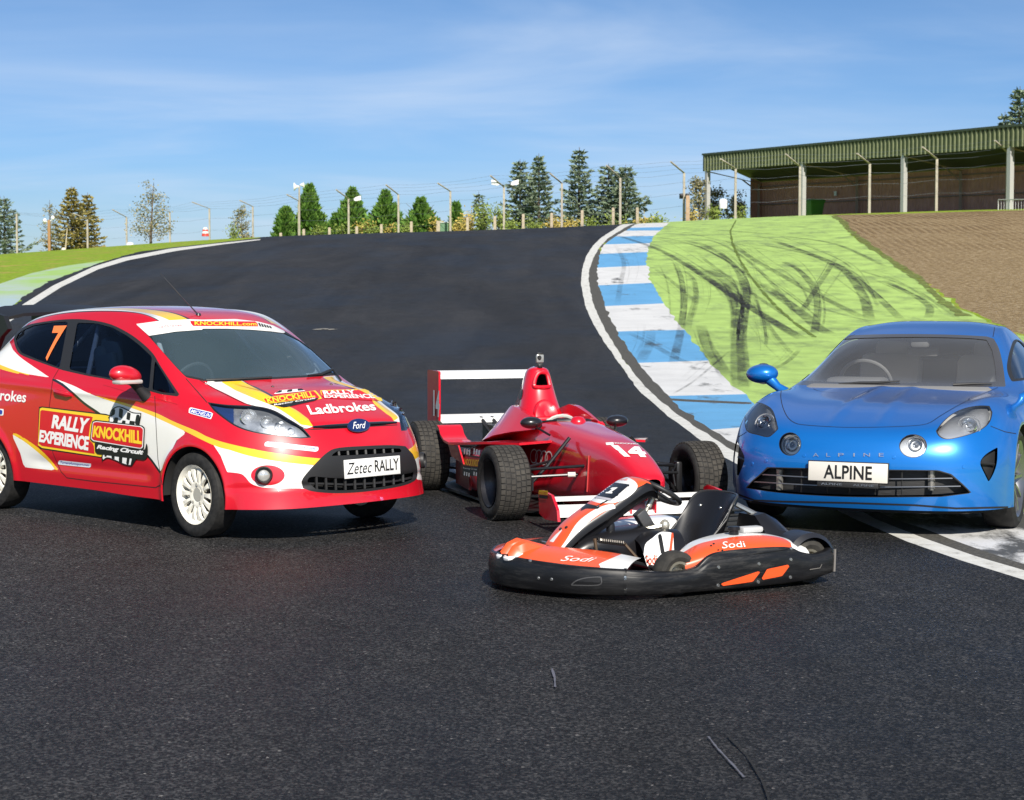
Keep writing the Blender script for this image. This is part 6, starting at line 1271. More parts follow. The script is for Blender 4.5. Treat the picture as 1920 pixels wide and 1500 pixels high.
def formula():
    root = tag(empty('single_seater', (0.65, 13.6, 0), R(-73)), 'red open wheel racing car number 14 with tall airbox, behind the go-kart', 'racing car')
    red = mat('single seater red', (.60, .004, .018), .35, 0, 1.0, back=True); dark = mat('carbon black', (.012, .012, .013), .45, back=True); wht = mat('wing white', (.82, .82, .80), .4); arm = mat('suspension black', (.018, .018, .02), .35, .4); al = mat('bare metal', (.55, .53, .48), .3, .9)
    wd = mat('decal white', (.82, .82, .80), .4); yd = mat('decal yellow', (.88, .60, .03), .4); bd = mat('decal black', (.012, .012, .012), .4); rdk = mat('sticker red', (.45, .01, .02), .4)
    S = ring_surf([super_ring(*a) for a in ((1.06, .050, .318, .378, 2.6), (1.02, .098, .280, .408, 3.0), (.88, .130, .225, .468, 3.2), (.62, .162, .16, .550, 3.4), (.30, .198, .10, .602, 3.6), (0, .228, .07, .627, 3.8), (-.30, .25, .055, .648, 4), (-.60, .27, .05, .663, 4), (-1.0, .285, .045, .658, 4), (-1.35, .29, .045, .62, 3.6), (-1.7, .27, .05, .55, 2.8), (-2.1, .19, .09, .42, 2.6), (-2.45, .11, .15, .34, 2.4), (-2.6, .06, .2, .3, 2.2))])
    c = Car(root, S, [red, dark])
    # cockpit opening
    ck = [(-.66, -.12), (-.62, 0), (-.66, .12), (-.80, .195), (-1.10, .215), (-1.32, .20), (-1.32, -.20), (-1.10, -.215), (-.80, -.195)]
    sel = S.V[S.T].mean(1)[:, 2] > .5; ins = S.cut(sdf(S.V[:, :2], ck), sel, eps=1e-4); S.drop(ins)
    m = MB(); rim = [(x, y, float(c.bvh.ray_cast(Vector((x, y, 2)), Vector((0, 0, -1)))[0].z)+.002) for x, y in ck]; m.tube(chain(rim+[rim[0]], 4), .013, 6); m.build('cockpit_rim', dark, root)
    m = MB(); v = [(x*.98-.02, y, z-.01) for x, y, z in rim]+[(x*.98-.02, y*.9, .2) for x, y, z in rim]; n = len(rim); m.add(v, [(i, (i+1) % n, n+(i+1) % n, n+i) for i in range(n)]+[tuple(range(n, 2*n))]); m.build('cockpit_lining', mat('cockpit dark', (.01, .01, .011), .9), root, fix=False)
    m = MB(); m.box((-.93, 0, .60), (.03, .24, .13), bev=.02); m.tube([(-.93+.03*math.sin(a), .125*math.cos(a), .60+.085*math.sin(a)) for a in [2*PI*i/20 for i in range(20)]], .014, 6, closed=True); m.build('steering_wheel', mat('pale wheel', (.5, .5, .46), .5), root)
    S.build('body', [red, dark], root)
    m = MB(); m.loft([[(-.60+.05*math.cos(a)*r, .03+.05*math.sin(a)*r, z) for a in [2*PI*i/16 for i in range(16)]] for r, z in ((1.25, .648), (1.15, .672), (.8, .692), (.3, .70))]); m.build('dash_bulge', red, root)
    # head fairing rails either side of the cockpit
    for s in (-1, 1):
        m = MB(); m.loft([[(x, s*(y-w), z0), (x, s*(y-w*.8), z1), (x, s*(y+w*.3), z1), (x, s*(y+w*1.1+(z1-z0)*.30), z0*.55+z1*.45), (x, s*(y+w+(z1-z0)*.75), z0)] for x, y, w, z0, z1 in ((-.70, .235, .012, .60, .652), (-1.0, .255, .026, .56, .70), (-1.22, .26, .038, .52, .735), (-1.36, .25, .045, .48, .745), (-1.55, .23, .05, .44, .70), (-1.85, .20, .05, .40, .60), (-2.1, .16, .04, .36, .48))]); m.build('cockpit_side', red, root)
    # airbox tower
    def trail(z, xf, xr, w, n=48):
        out = []
        for i in range(n):
            a = 2*PI*i/n; ca, sa = math.cos(a), math.sin(a); xm = xf-w*1.1
            x = xm+(xf-xm)*ca if ca > 0 else xm+(xm-xr)*ca; yy = w*math.copysign(abs(sa)**.85, sa)*(1 if ca > 0 else max(.12, (1+ca)**.55)); out.append((x, yy, z))
        return out
    T = ring_surf([trail(*a) for a in ((.46, -1.16, -2.42, .31), (.56, -1.215, -2.32, .255), (.65, -1.265, -2.22, .190), (.75, -1.32, -2.08, .155), (.85, -1.37, -1.96, .132), (.94, -1.40, -1.86, .110), (1.0, -1.42, -1.77, .092), (1.03, -1.44, -1.70, .066), (1.042, -1.49, -1.62, .02))])
    T.N *= np.sign((T.N[:, :2]*(T.V[:, :2]-np.array([-1.6, 0]))).sum(1))[:, None]+(np.abs((T.N[:, :2]*(T.V[:, :2]-np.array([-1.6, 0]))).sum(1)) < 1e-9)[:, None]
    ca = Car(root, T, [red, dark])
    hole = Z9(chain([(465, 340), (478, 280), (505, 235), (545, 224), (585, 240), (602, 290), (612, 345)], 4)+chain([(600, 362), (540, 366), (478, 362), (465, 340)], 4))
    H_ = [ca.hit(*p) for p in hole]
    ins = ca.region(hole); ca.S.drop(ins)
    ctr = sum((h[0] for h in H_), Vector())/len(H_); m = MB(); k = len(H_); dp = Vector((-.16, 0, -.02)); m.add([h[0]+Vector((.004, 0, 0)) for h in H_]+[ctr+(h[0]-ctr)*.75+dp for h in H_], [(i, (i+1) % k, k+(i+1) % k, k+i) for i in range(k)]+[tuple(range(k, 2*k))], True); m.build('intake_duct', mat('duct black', (.008, .008, .008), .8), root, fix=False)
    m = MB(); m.tube([ctr+(h[0]-ctr)*1.12+Vector((.006, 0, 0)) for h in H_], .017, 8, closed=True); m.build('intake_lip', red, root)
    for cx, cy, rx, ry, rot in ((322, 450, 20, 58, .18), (185, 585, 40, 50, .5)): ca.patch(Z9(ellipse((cx, cy), rx, ry, 20, rot)), dark, 'side_vent', .003)
    T.build('airbox', [red, dark], root)
    m = MB(); arc = [(math.cos(a)*.10, .655+math.sin(a)*.125) for a in [PI*i/16 for i in range(17)]]
    m.loft([[(-1.30+.0-(.745-.5)*0+q-.30*(z-.655), y*sc, .655+(z-.655)*sc) for y, z in arc] for q, sc in ((-.02, 1.08), (.022, 1.04), (.034, .94), (.042, .55), (.045, .02))]); m.build('head_rest', red, root)
    m = MB(); m.box((-1.255, 0, .63), (.06, .37, .045), bev=.012); 
    m.build('head_rest_base', red, root)
    for s in (-1, 1): m = MB(); m.box((-1.245, s*.15, .65), (.07, .07, .06), bev=.02); m.build('head_rest_lug', red, root)
    cm = tag(empty('action_camera', (0, 0, 0)), 'small grey action camera clamped on top of the red airbox', 'camera'); cm.matrix_world = c.Mx @ Matrix.Translation((-1.46, 0, 1.035)); gcase = mat('clear case grey', (.30, .31, .30), .25, .2)
    m = MB(); m.box((0, 0, .015), (.05, .035, .03), bev=.006); m.tube([(0, -.02, .03), (0, .02, .03)], .009, 6); m.build('mount', dark, cm); m = MB(); m.box((0, 0, .075), (.032, .064, .068), bev=.01); m.build('camera_body', gcase, cm); m = MB(); m.lathe([(0, .012), (.014, .012), (.018, 0)], 16, 'x', (.016, -.008, .083)); m.build('lens', dark, cm); m = MB(); m.box((0, 0, .115), (.03, .05, .012), bev=.004); m.build('clip', dark, cm)
    # sidepods with side panels, flick-ups, floor
    for s in (-1, 1):
        P = ring_surf([[(x, s*(yc+w*math.copysign(abs(math.cos(a))**.6, math.cos(a))), zc+h*math.copysign(abs(math.sin(a))**.6, math.sin(a))) for a in [2*PI*i/40 for i in range(40)]] for x, yc, w, zc, h in ((-.86, .38, .16, .32, .15), (-.90, .41, .21, .30, .19), (-1.0, .43, .235, .285, .21), (-1.2, .43, .235, .265, .205), (-1.5, .41, .22, .24, .18), (-1.8, .34, .15, .23, .15), (-1.95, .28, .08, .22, .10))])
        P.N *= np.sign((P.N*(P.V-np.array([-1, s*.42, .28]))).sum(1))[:, None]; P.build('sidepod', red, root)
        m = MB(); plate(m, [(-.40, s*.50, .515), (-.75, s*.655, .500), (-1.2, s*.70, .462), (-1.62, s*.72, .43), (-1.62, s*.22, .44), (-.40, s*.22, .53)], .018, (0, 0, 1)); plate(m, [(-1.62, s*.72, .43), (-1.80, s*.72, .455), (-1.92, s*.72, .55), (-2.0, s*.72, .575), (-2.0, s*.42, .575), (-1.92, s*.42, .55), (-1.80, s*.42, .455), (-1.62, s*.42, .43)], .016, (.2, 0, 1)) if False else None
        prof = [(-1.60, .43), (-1.76, .440), (-1.86, .475), (-1.92, .53), (-1.97, .545)]
        m.loft([[(x, s*.52, z-.009), (x, s*.72, z-.009), (x, s*.72, z+.009), (x, s*.52, z+.009)] for x, z in prof], smooth=False)
        m.build('sidepod_top', red, root); m = MB(); plate(m, [(-1.60, s*.72, .425), (-1.3, s*.72, .44), (-1.2, s*.705, .30), (-1.55, s*.705, .33)], .012, (0, 1, 0)); m.build('sidepod_edge', red, root)
    m = MB(); plate(m, [(.25, -.2, .035), (.25, .2, .035), (-.35, .60, .035), (-2.1, .66, .035), (-2.45, .4, .05), (-2.45, -.4, .05), (-2.1, -.66, .035), (-.35, -.60, .035)], .02, (0, 0, 1)); m.build('floor', dark, root)
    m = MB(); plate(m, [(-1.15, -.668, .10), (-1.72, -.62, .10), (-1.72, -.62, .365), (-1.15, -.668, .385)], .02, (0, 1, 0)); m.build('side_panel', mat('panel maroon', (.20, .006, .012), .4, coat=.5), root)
    # stickers on the side panel: repeated badge, checks above and below
    def on_plane(px, py, y): 
        d = c.I.to_3x3() @ Vector(ray(px, py)); t = (y-c.eye.y)/d.y; return c.eye+d*t
    def flat(poly, y, m_, name, parent=None): m2 = MB(); P = [on_plane(*p, y) for p in poly]; n = len(P); m2.add(P, [tuple(t) for t in tessellate_polygon([P])]); return m2.build(name, m_, parent or root)
    def flat_text(body, quad, y, m_, shear=0, bold=0):
        V, T_ = text_mesh(body, shear, bold); q = quadmap(V, quad); P = [tuple(on_plane(p[0], p[1], y)) for p in q]; return Surf(P, T_, np.tile([0., -1, 0], (len(P), 1))).build('lettering', m_, root)
    q8 = lambda p: Z8(p)
    flat(q8([(612, 408), (820, 432), (800, 640), (608, 630)]), -.690, bd, 'sticker'); flat(q8([(606, 428), (812, 448), (806, 545), (606, 525)]), -.692, rdk, 'sticker')
    flat_text('KNOCK', q8([(610, 448), (706, 456), (704, 530), (612, 516)]), -.694, yd, 0, .03); flat_text('KNOCK', q8([(708, 457), (796, 462), (792, 540), (706, 530)]), -.694, yd, 0, .03)
    for x in (622, 724):
        for k in range(3): flat(q8([(x+k*26, 345+k*8), (x+14+k*26, 340+k*9), (x+10+k*26, 405+k*6), (x-4+k*26, 400+k*6)]), -.693, wd, 'flag_check'); flat(q8([(x+k*24, 588+k*6), (x+12+k*24, 592+k*6), (x+8+k*24, 632+k*6), (x-4+k*24, 625+k*6)]), -.693, wd, 'flag_check')
    flat_text('Racing Circuit', q8([(612, 540), (770, 556), (768, 580), (614, 562)]), -.694, wd)
    # rings on the tub, number on the nose
    for k in range(4):
        e = Z8(ellipse((1366+52*k, 425+8*k), 36, 72, 30, .05)); pts = e+[e[0]]; c.ribbons([pts], .011, wd, 'ring_emblem', .004)
    c.text('14', Z9([(1268, 988), (1598, 1008), (1668, 1118), (1418, 1112)]), wd, .004, 0, .06); c.patch(Z9([(1218, 962), (1300, 958), (1306, 985), (1226, 988)]), wd, 'sticker'); c.text('KNOCKHILL', Z9([(1312, 962), (1568, 972), (1580, 985), (1318, 976)]), wd, .004, 0, .02)
    # front wing and rear wing
    m = MB(); m.loft([[(x-.17, y, .180), (x-.1, y, .168), (x, y, .128), (x+.01, y, .115), (x-.02, y, .118), (x-.12, y, .155), (x-.17, y, .170)] for x, y in ((.84, -.60), (.86, -.2), (.86, .2), (.84, .62))], smooth=False); m.build('front_wing', wht, root)
    m = MB(); m.loft([[(x-.08, y, .222), (x, y, .208), (x, y, .198), (x-.08, y, .212)] for x, y in ((.62, -.59), (.62, .6))], smooth=False); m.build('wing_flap', wht, root)
    for s, y in ((-1, -.615), (1, .63)):
        m = MB(); m.prism([(.88, .09), (.86, .165), (.74, .255), (.52, .27), (.45, .245), (.47, .10), (.6, .075)], y-.010, y+.010, lambda a, b, d: (a, d, b)); e = m.build('endplate', red, root)
    m = MB(); m.box((.80, .09, .20), (.14, .012, .15)); m.build('wing_pylon', red, root); m = MB(); m.box((.80, -.09, .20), (.14, .012, .15)); m.build('wing_pylon', red, root)
    flat(Z8([(1415, 785), (1510, 792), (1508, 835), (1412, 828)]), -.629, yd, 'sticker'); flat(Z8([(1418, 838), (1508, 846), (1504, 878), (1418, 868)]), -.629, bd, 'sticker'); flat_text('KNOCKHILL', Z8([(1420, 798), (1506, 804), (1504, 828), (1418, 822)]), -.631, rdk, 0, .02)
    for z0, z1, nm in ((.885, .935, 'rear_wing'), (.50, .545, 'lower_wing')):
        m = MB(); m.loft([[(-2.93, y, z0+.012), (-2.91, y, z0), (-2.93, y, z0-.0), (-3.15, y, z1-.01), (-3.2, y, z1+.012), (-3.13, y, z1+.004), (-2.95, y, z0+.036)] for y in (-.45, .45)], smooth=False); m.build(nm, wht, root)
    for s in (-1, 1):
        m = MB(); m.prism([(-2.89, .955), (-3.24, .955), (-3.26, .94), (-3.26, .47), (-3.1, .40), (-2.93, .40), (-2.87, .50), (-2.87, .94)], s*.46-.009, s*.46+.009, lambda a, b, d: (a, d, b)); m.build('rear_endplate', red, root)
    flat_text('14', Z3([(157, 272), (194, 278), (192, 428), (157, 418)]), -.476, wd, 0, .04)
    m = MB(); m.box((-2.75, 0, .42), (.4, .10, .14)); m.tube([(-2.6, .05, .4), (-3.0, .05, .53)], .02, 6); m.tube([(-2.6, -.05, .4), (-3.0, -.05, .53)], .02, 6); m.build('gearbox', dark, root)
    # wheels
    hubm = mat('dark wheel hub', (.05, .05, .055), .4, .6); rimm = mat('grey race rim', (.055, .055, .06), .35, .8)
    def race_wheel(x, s, y, r, w, rim, steer):
        hb = MB(); hb.lathe([(0, s*w*.2), (.05, s*w*.2), (.06, s*w*.05), (.06, -s*w*.3)], 18, 'y'); Hh = hb.build('wheel', hubm, root, (x, s*y, r)); Hh.rotation_euler[2] = steer
        t = MB(); tyre_mesh(t, r, w, rim, n=72); t.build('tyre', rubber(), Hh)
        # tread blocks standing proud of the carcass
        b = MB(); nb = 40; cols = 6
        for i in range(nb):
            for j in range(cols):
                y0 = -w*.43+w*.86*j/cols; y1 = y0+w*.86/cols*.80; sk = .030*abs(j-2.5)/r*.9+(.5 if j % 2 else 0)*2*PI/nb; a0 = 2*PI*i/nb+sk; a1 = a0+2*PI/nb*.76; v = []
                for rr in (r-.008, r+.004):
                    for yy in (y0, y1):
                        dr = -.010*(abs(yy)/(w*.5))**4
                        for a in (a0, (a0+a1)/2, a1): v.append(((rr+dr)*math.cos(a), yy, (rr+dr)*math.sin(a)))
                b.add(v, [(6, 7, 10, 9), (7, 8, 11, 10), (0, 6, 9, 3), (2, 5, 11, 8), (0, 1, 7, 6), (1, 2, 8, 7), (3, 9, 10, 4), (4, 10, 11, 5)])
        b.build('tread', speckled('dusty tread', (.022, .020, .018), (.055, .050, .042), 14, .85, 0), Hh)
        g = MB(); e = s*w*.5; g.lathe([(rim-.02, -e*.8), (rim+.003, -e*.9), (rim-.008, -e*.7), (rim-.03, -e*.4), (rim-.035, e*.2), (rim-.02, e*.6), (rim+.004, e*.92), (rim-.004, e*.85), (rim-.03, e*.5), (rim-.05, e*.15), (rim-.05, -e*.4)], 48, 'y', closed=True)
        for i in range(6): a = 2*PI*i/6; g.loft([[(q*math.cos(a+o), d, q*math.sin(a+o)) for o, d in ((-wd_, e*.06), (-wd_, e*.2), (wd_, e*.2), (wd_, e*.06))] for q, wd_ in ((.04, .30), (rim-.04, .10))])
        g.build('rim', rimm, Hh)
        for q in ((.10, .10), (-.1, -.06)):
            pass
    race_wheel(-.06, -1, .722, .268, .265, .168, R(3)); race_wheel(-.0, 1, .765, .268, .265, .168, R(4)); race_wheel(-2.22, -1, .74, .285, .27, .168, 0); race_wheel(-2.22, 1, .74, .285, .27, .168, 0)
    # suspension
    def arms(pts, nm, r=.011, mm=arm): m = MB(); m.tube(pts, r, 8); return m.build(nm, mm, root)
    for s in (-1, 1):
        o = Vector((-.04, s*.60, .27)); 
        arms([(.22, s*.20, .40), o+Vector((.02, 0, .09))], 'wishbone'); arms([(-.32, s*.24, .40), o+Vector((-.02, 0, .09))], 'wishbone'); arms([(.26, s*.18, .17), o+Vector((.02, 0, -.10))], 'wishbone'); arms([(-.30, s*.25, .13), o+Vector((-.02, 0, -.10))], 'wishbone')
        arms([(-.02, s*.235, .585), (-.02, s*.40, .39), o+Vector((0, 0, -.09))], 'push_rod', .014); arms([(.12, s*.225, .33), (.06, s*.58, .315)], 'track_rod', .011)
        m = MB(); m.tube([(.13, s*.24, .332), (.11, s*.29, .33)], .022, 10); m.build('rod_joint', mat('white joint', (.75, .72, .65), .4), root)
        m = MB(); m.box(tuple(o+Vector((0, s*.02, 0))), (.08, .05, .24), bev=.015); m.tube([o+Vector((.03, 0, .1)), o+Vector((.10, -s*.06, .06)), o+Vector((.12, -s*.05, -.05)), o+Vector((.05, 0, -.1))], .008, 6); m.build('upright', arm, root)
        o = Vector((-2.22, s*.58, .285)); arms([(-1.9, s*.2, .36), o+Vector((0, 0, .09))], 'wishbone'); arms([(-2.45, s*.12, .3), o+Vector((0, 0, .09))], 'wishbone'); arms([(-1.9, s*.22, .14), o+Vector((0, 0, -.1))], 'wishbone'); arms([(-2.22, s*.1, .27), o], 'drive_shaft', .02)
        ctr = Vector((-.60, s*.345, .658)); m = MB(); m.ico((0, 0, 0), 1, 3); v = [(ctr.x+x*(.07 if x > 0 else .03), ctr.y+y*.088, ctr.z+z*.046) for x, y, z in m.v]; m2 = MB(); m2.add(v, m.f, True); mm = m2.build('mirror', mat('mirror black', (.012, .012, .014), .3, coat=.5), root); m3 = MB(); m3.tube([ctr+Vector((.05, -s*.03, -.035)), (-.42, s*.255, .575)], .009, 6); m3.build('mirror_stem', arm, mm)
    # thin stay and antenna rod at the nose
    arms([(.28, -.205, .22), (.30, -.2, .48)], 'brake_line', .005, mat('line red', (.5, .05, .05), .5))
    m = MB(); m.box((-1.9, 0, .12), (1.0, 1.1, .05)); m.build('diffuser', mat('floor blue black', (.03, .04, .07), .5), root)
    return c
SS_CAR = formula()
# ------------------------------------------------------------------ orange, black and white hire kart
ZA = zoomed(900, 960, 5.647); ZB = zoomed(1080, 880, 7.385); ZC = zoomed(1280, 920, 6.0); Z4 = zoomed(900, 860, 2.743)
def kart():
    root = tag(empty('go_kart', (.835, 10.70, 0), R(-152.5)), 'orange, black and white go-kart number 1 with wraparound black bumper, in the foreground', 'go-kart')
    def scuffed(nt, b):
        n = noise_node(nt, 5, 8, .75, sc=(1, 1, 7)); n2 = noise_node(nt, 2, 4, .6)
        f = N(nt, 'ShaderNodeMath', operation='MULTIPLY'); nt.links.new(ramp(nt, n.outputs[0], [(.48, (0,)*3), (.75, (1,)*3)]).outputs[0], f.inputs[0]); nt.links.new(ramp(nt, n2.outputs[0], [(.4, (.1,)*3), (.65, (1,)*3)]).outputs[0], f.inputs[1])
        nt.links.new(mixc(nt, f.outputs[0], (.007, .007, .008), (.065, .062, .058)), b.inputs['Base Color']); nt.links.new(ramp(nt, n.outputs[0], [(.35, (.28,)*3), (.7, (.55,)*3)]).outputs[0], b.inputs['Roughness'])
    blk = mat('scuffed black plastic', (.012, .012, .013), .4, fn=scuffed); sat = mat('satin black plastic', (.010, .010, .012), .33); org = mat('kart orange', (.80, .092, .020), .35, coat=.6); wht = mat('kart white', (.80, .80, .79), .3, coat=.6); wd = mat('decal white', (.82, .82, .80), .4); bd = mat('decal black', (.012, .012, .012), .4); od = mat('decal orange red', (.72, .08, .03), .4)
    st = mat('steel', (.55, .54, .50), .3, .9); bolt = mat('bolt steel', (.60, .60, .58), .25, .9)
    def path(pts, n=5): return chain(pts, n)
    def band(stations, m_, name, prof, parent=None, build=True):
        """stations: (x, y, zb, zt); prof: list of (outward offset, height fraction)"""
        st_ = np.array(path(stations, 6)); n = len(st_); G = []
        for i in range(n):
            t = st_[min(i+1, n-1)][:2]-st_[max(i-1, 0)][:2]; t /= np.hypot(*t); o = np.array([-t[1], t[0]]) if True else 0
            x, y, zb, zt = st_[i]; G.append([(x+o[0]*q, y+o[1]*q, zb+(zt-zb)*h) for q, h in prof])
        S = grid_surf(np.array(G)); return S
    prof = [(-.05, -.02), (-.02, -.01), (0, .06), (.004, .3), (.008, .5), (.004, .75), (-.002, .92), (-.012, 1.0), (-.03, 1.01), (-.06, .98)]
    def flip(S, c0):
        k = (S.N*(S.V-np.array(c0))).sum(1).mean()
        if k < 0: S.N *= -1; S.T = S.T[:, ::-1]
        return S
    fr = [(.60, .648, .03, .172), (.72, .565, .03, .176), (.83, .455, .03, .182), (.93, .29, .03, .19), (1.0, .15, .03, .20), (1.03, 0, .03, .205), (1.0, -.15, .03, .20), (.93, -.29, .03, .19), (.83, -.455, .03, .182), (.72, -.565, .03, .176), (.60, -.648, .03, .172)]
    F_ = flip(band(fr, blk, 'front_bumper', prof), (0, 0, .1)); c = Car(root, F_, [blk]); F_.build('front_bumper', blk, root)
    for q in ((620, 700), (757, 714), (530, 515), (1590, 690), (1740, 710), (1610, 810)): p, n = c.hit(*ZA([q])[0]); m = MB(); m.lathe([(0, .004), (.007, .004), (.010, 0), (.010, -.004)], 10, 'z'); m.build('bolt', bolt, root, xf=frame_to(p, n))
    c.patch(ZA(chain([(968, 770), (1020, 728), (1120, 700), (1260, 690), (1282, 706), (1255, 772)], 4)), mat('recess black', (.004, .004, .005), .5), 'bumper_recess', .002); c.ribbons([ZA(chain([(968, 770), (1020, 728), (1120, 698), (1262, 688), (1284, 706), (1255, 772), (968, 772)], 4))], .006, mat('moulded edge', (.06, .06, .062), .4), 'moulded_edge', .003)
    for y in (0, .085):
        m = MB(); m.loft([[(.972+dx, y+w*k, z) for k, z in ((-1, z0), (-.6, z1), (0, z1+.012), (.6, z1), (1, z0))] for dx, w, z0, z1 in ((.042, .024, .190, .205), (.0, .042, .19, .252), (-.06, .050, .185, .275), (-.20, .055, .18, .235))], closed=False); m.build('bumper_horn', org, root, fix=False)
        m = MB(); m.tube([(.972+dx, y+w, z) for dx, w, z in ((-.03, -.046, .215), (.015, -.042, .196), (.044, -.022, .190), (.050, 0, .188), (.044, .022, .190), (.015, .042, .196), (-.03, .046, .215))], [.004, .011, .014, .015, .014, .011, .004], 8); m.build('horn_trim', wht, root)
    # top deck of the front bumper: orange, then white towards the rear
    def deck(s):
        a = np.array(path([(.99, .10*s, .203), (.955, .20*s, .198), (.895, .30*s, .191), (.80, .445*s, .184), (.69, .555*s, .178), (.58, .632*s, .172)], 6)); b = np.array(path([(.82, .04*s, .250), (.77, .12*s, .246), (.68, .21*s, .240), (.58, .29*s, .232), (.47, .37*s, .215), (.38, .45*s, .195)], 6))
        G = [[tuple(p*(1-t)+q*t+np.array([0, 0, .012*math.sin(PI*t)])) for t in np.linspace(0, 1, 8)] for p, q in zip(a, b)]; S = grid_surf(np.array(G)); 
        if S.N[:, 2].mean() < 0: S.N *= -1; S.T = S.T[:, ::-1]
        return S
    D1 = deck(1); cd = Car(root, D1, [org, wht]); i1 = cd.region(ZA([(1250, 552), (1600, 400), (2000, 380), (2000, 700), (1300, 640)])); D1.M[i1] = 1
    cd.text('Sodi', ZA([(860, 462), (1240, 487), (1212, 532), (850, 522)]), wd, .003, .5, 0); cd.text('www.kartshop', ZA([(1400, 498), (1590, 460), (1600, 480), (1410, 522)]), mat('decal pink', (.65, .25, .27), .5), .003) if False else None
    D1.build('bumper_deck', [org, wht], root); deck(-1).build('bumper_deck', org, root)
    # side bumpers
    sd_ = [(.60, .644, .03, .168), (.50, .672, .028, .158), (.36, .683, .026, .148), (.27, .686, .025, .146), (.17, .686, .025, .160), (.09, .686, .024, .214), (0, .685, .024, .235), (-.2, .684, .025, .240), (-.38, .682, .027, .235), (-.47, .68, .03, .224), (-.54, .678, .034, .196), (-.63, .674, .042, .180), (-.72, .668, .055, .192), (-.765, .655, .062, .204)]
    prof2 = [(-.06, -.02), (-.02, -.01), (0, .05), (.003, .25), (.004, .5), (.003, .72), (-.004, .80), (-.010, .84), (-.008, .95), (-.02, 1.0), (-.05, .99)]
    for s in (1, -1):
        Sb = flip(band([(x, y*s, a, b) for x, y, a, b in sd_][::-s], blk, '', prof2), (0, 0, .1)); 
        if s == 1: cs = Car(root, Sb, [blk])
        Sb.build('side_bumper', blk, root)
    gl = mat('pale rubbed edge', (.16, .15, .14), .6)
    for poly in ([(428, 1050), (440, 1038), (850, 905), (868, 915), (785, 1022), (450, 1070)], [(885, 985), (945, 882), (1180, 832), (1195, 850), (1115, 958), (895, 1002)]):
        P0 = np.array(ZC(poly)); ct = P0.mean(0); cs.patch([tuple(ct+(p-ct)*1.07) for p in P0], mat('recess black', (.004, .004, .005), .5), 'panel_recess', .002); cs.patch(ZC(poly), org, 'orange_insert', .004)
    cs.patch(ZC([(1425, 880), (1475, 838), (1562, 822), (1545, 862), (1440, 892)]), mat('recess black', (.004, .004, .005), .5), 'bumper_recess', .003); cs.ribbons([ZC([(1425, 886), (1540, 868), (1562, 826)])], .004, gl, 'moulded_edge', .004)
    for q in ((404, 862), (398, 1066), (858, 824), (850, 1028), (1216, 775), (1212, 975), (1222, 650)): p, n = cs.hit(*ZC([q])[0]); m = MB(); m.lathe([(0, .005), (.008, .005), (.011, 0), (.011, -.004)], 10, 'z'); m.build('bolt', bolt, root, xf=frame_to(p, n))
    cs.ribbons([ZC([(330, 790), (600, 745), (900, 700), (1180, 660)])], .005, mat('recess black', (.004, .004, .005), .5), 'bumper_step', .002)
    a, b = c.hit(*ZA([(1690, 622)])[0], .004)[0], c.hit(*ZA([(1588, 893)])[0], .004)[0]; c.ribbons([ZA([(1692, 615), (1668, 720), (1588, 893)])], .014, mat('recess black', (.004, .004, .005), .5), 'bumper_seam', .004)
    # rear bumper
    rb = [(-.765, .655, .065, .204), (-.80, .61, .07, .20), (-.815, .40, .08, .19), (-.82, 0, .08, .19), (-.815, -.40, .08, .19), (-.80, -.61, .07, .20), (-.765, -.655, .065, .204)]
    flip(band(rb[::-1], blk, '', prof2), (0, 0, .1)).build('rear_bumper', blk, root); m = MB(); m.tube([(-.768, .658, .07), (-.772, .658, .196)], .008, 6); m.build('bumper_end', gl, root)
    # side pods: orange crown, white shoulder
    for s in (1, -1):
        rows = []
        for x, yo, zo, yi, zi in ((.21, .63, .168, .57, .178), (.13, .655, .20, .50, .225), (.03, .672, .236, .44, .266), (-.13, .674, .243, .42, .292), (-.30, .672, .241, .41, .298), (-.46, .668, .226, .41, .282), (-.60, .655, .188, .43, .235)):
            rows.append([(x, s*yo, zo-.04), (x, s*yo, zo), (x, s*(yo*.75+yi*.25), zo*.6+zi*.4+.016), (x, s*(yo*.4+yi*.6), zo*.25+zi*.75+.016), (x, s*yi, zi), (x, s*(yi-.05), zi-.004), (x, s*(yi-.10), zi-.03), (x, s*(yi-.12), .06)])
        D = np.array(rows, float); P = bs_eval(bs_eval(D, 10, 0), 8, 1); S = grid_surf(P)
        if S.N[np.argmax(S.V[:, 2]), 2] < 0: S.N *= -1; S.T = S.T[:, ::-1]
        cp = Car(root, S, [org, wht, sat]); yv = np.abs(S.V[:, 1])
        if s == 1:
            ins = cp.region(ZC(chain([(-60, 760), (0, 700), (80, 650), (180, 598), (300, 566), (460, 536), (640, 512), (850, 500), (1000, 508), (1130, 535), (1215, 585)], 3)+[(1300, 900), (-60, 900)])); S.M[:] = 1; S.M[ins] = 0
            ins = S.cut(.335-np.abs(S.V[:, 1])); S.M[ins] = 2
            cp.text('Sodi', ZC([(430, 578), (680, 570), (730, 634), (444, 654)]), wd, .003, .25, .0)
            for q in ((1100, 0),): pass
            for q in ((350, 600), (320, 622), (400, 670), (445, 672)): cp.patch(ZC(ellipse(q, 14, 8, 10)), bd, 'rivet', .003, None, 6)
            p, n = cp.hit(*ZC([(575, 492)])[0]); m = MB(); m.lathe([(.0, .045), (.030, .045), (.036, .038), (.036, .026), (.028, .022), (.028, -.01)], 24, 'z'); m.build('fuel_cap', sat, root, xf=frame_to(p, (0, 0, 1)))
            p, n = cp.hit(*ZC([(760, 470)])[0]); m = MB(); m.box((0, 0, .018), (.14, .07, .035), bev=.014); m.build('pod_block', mat('grey cover', (.45, .45, .45), .4), root, xf=Matrix.Translation(p))
        else:
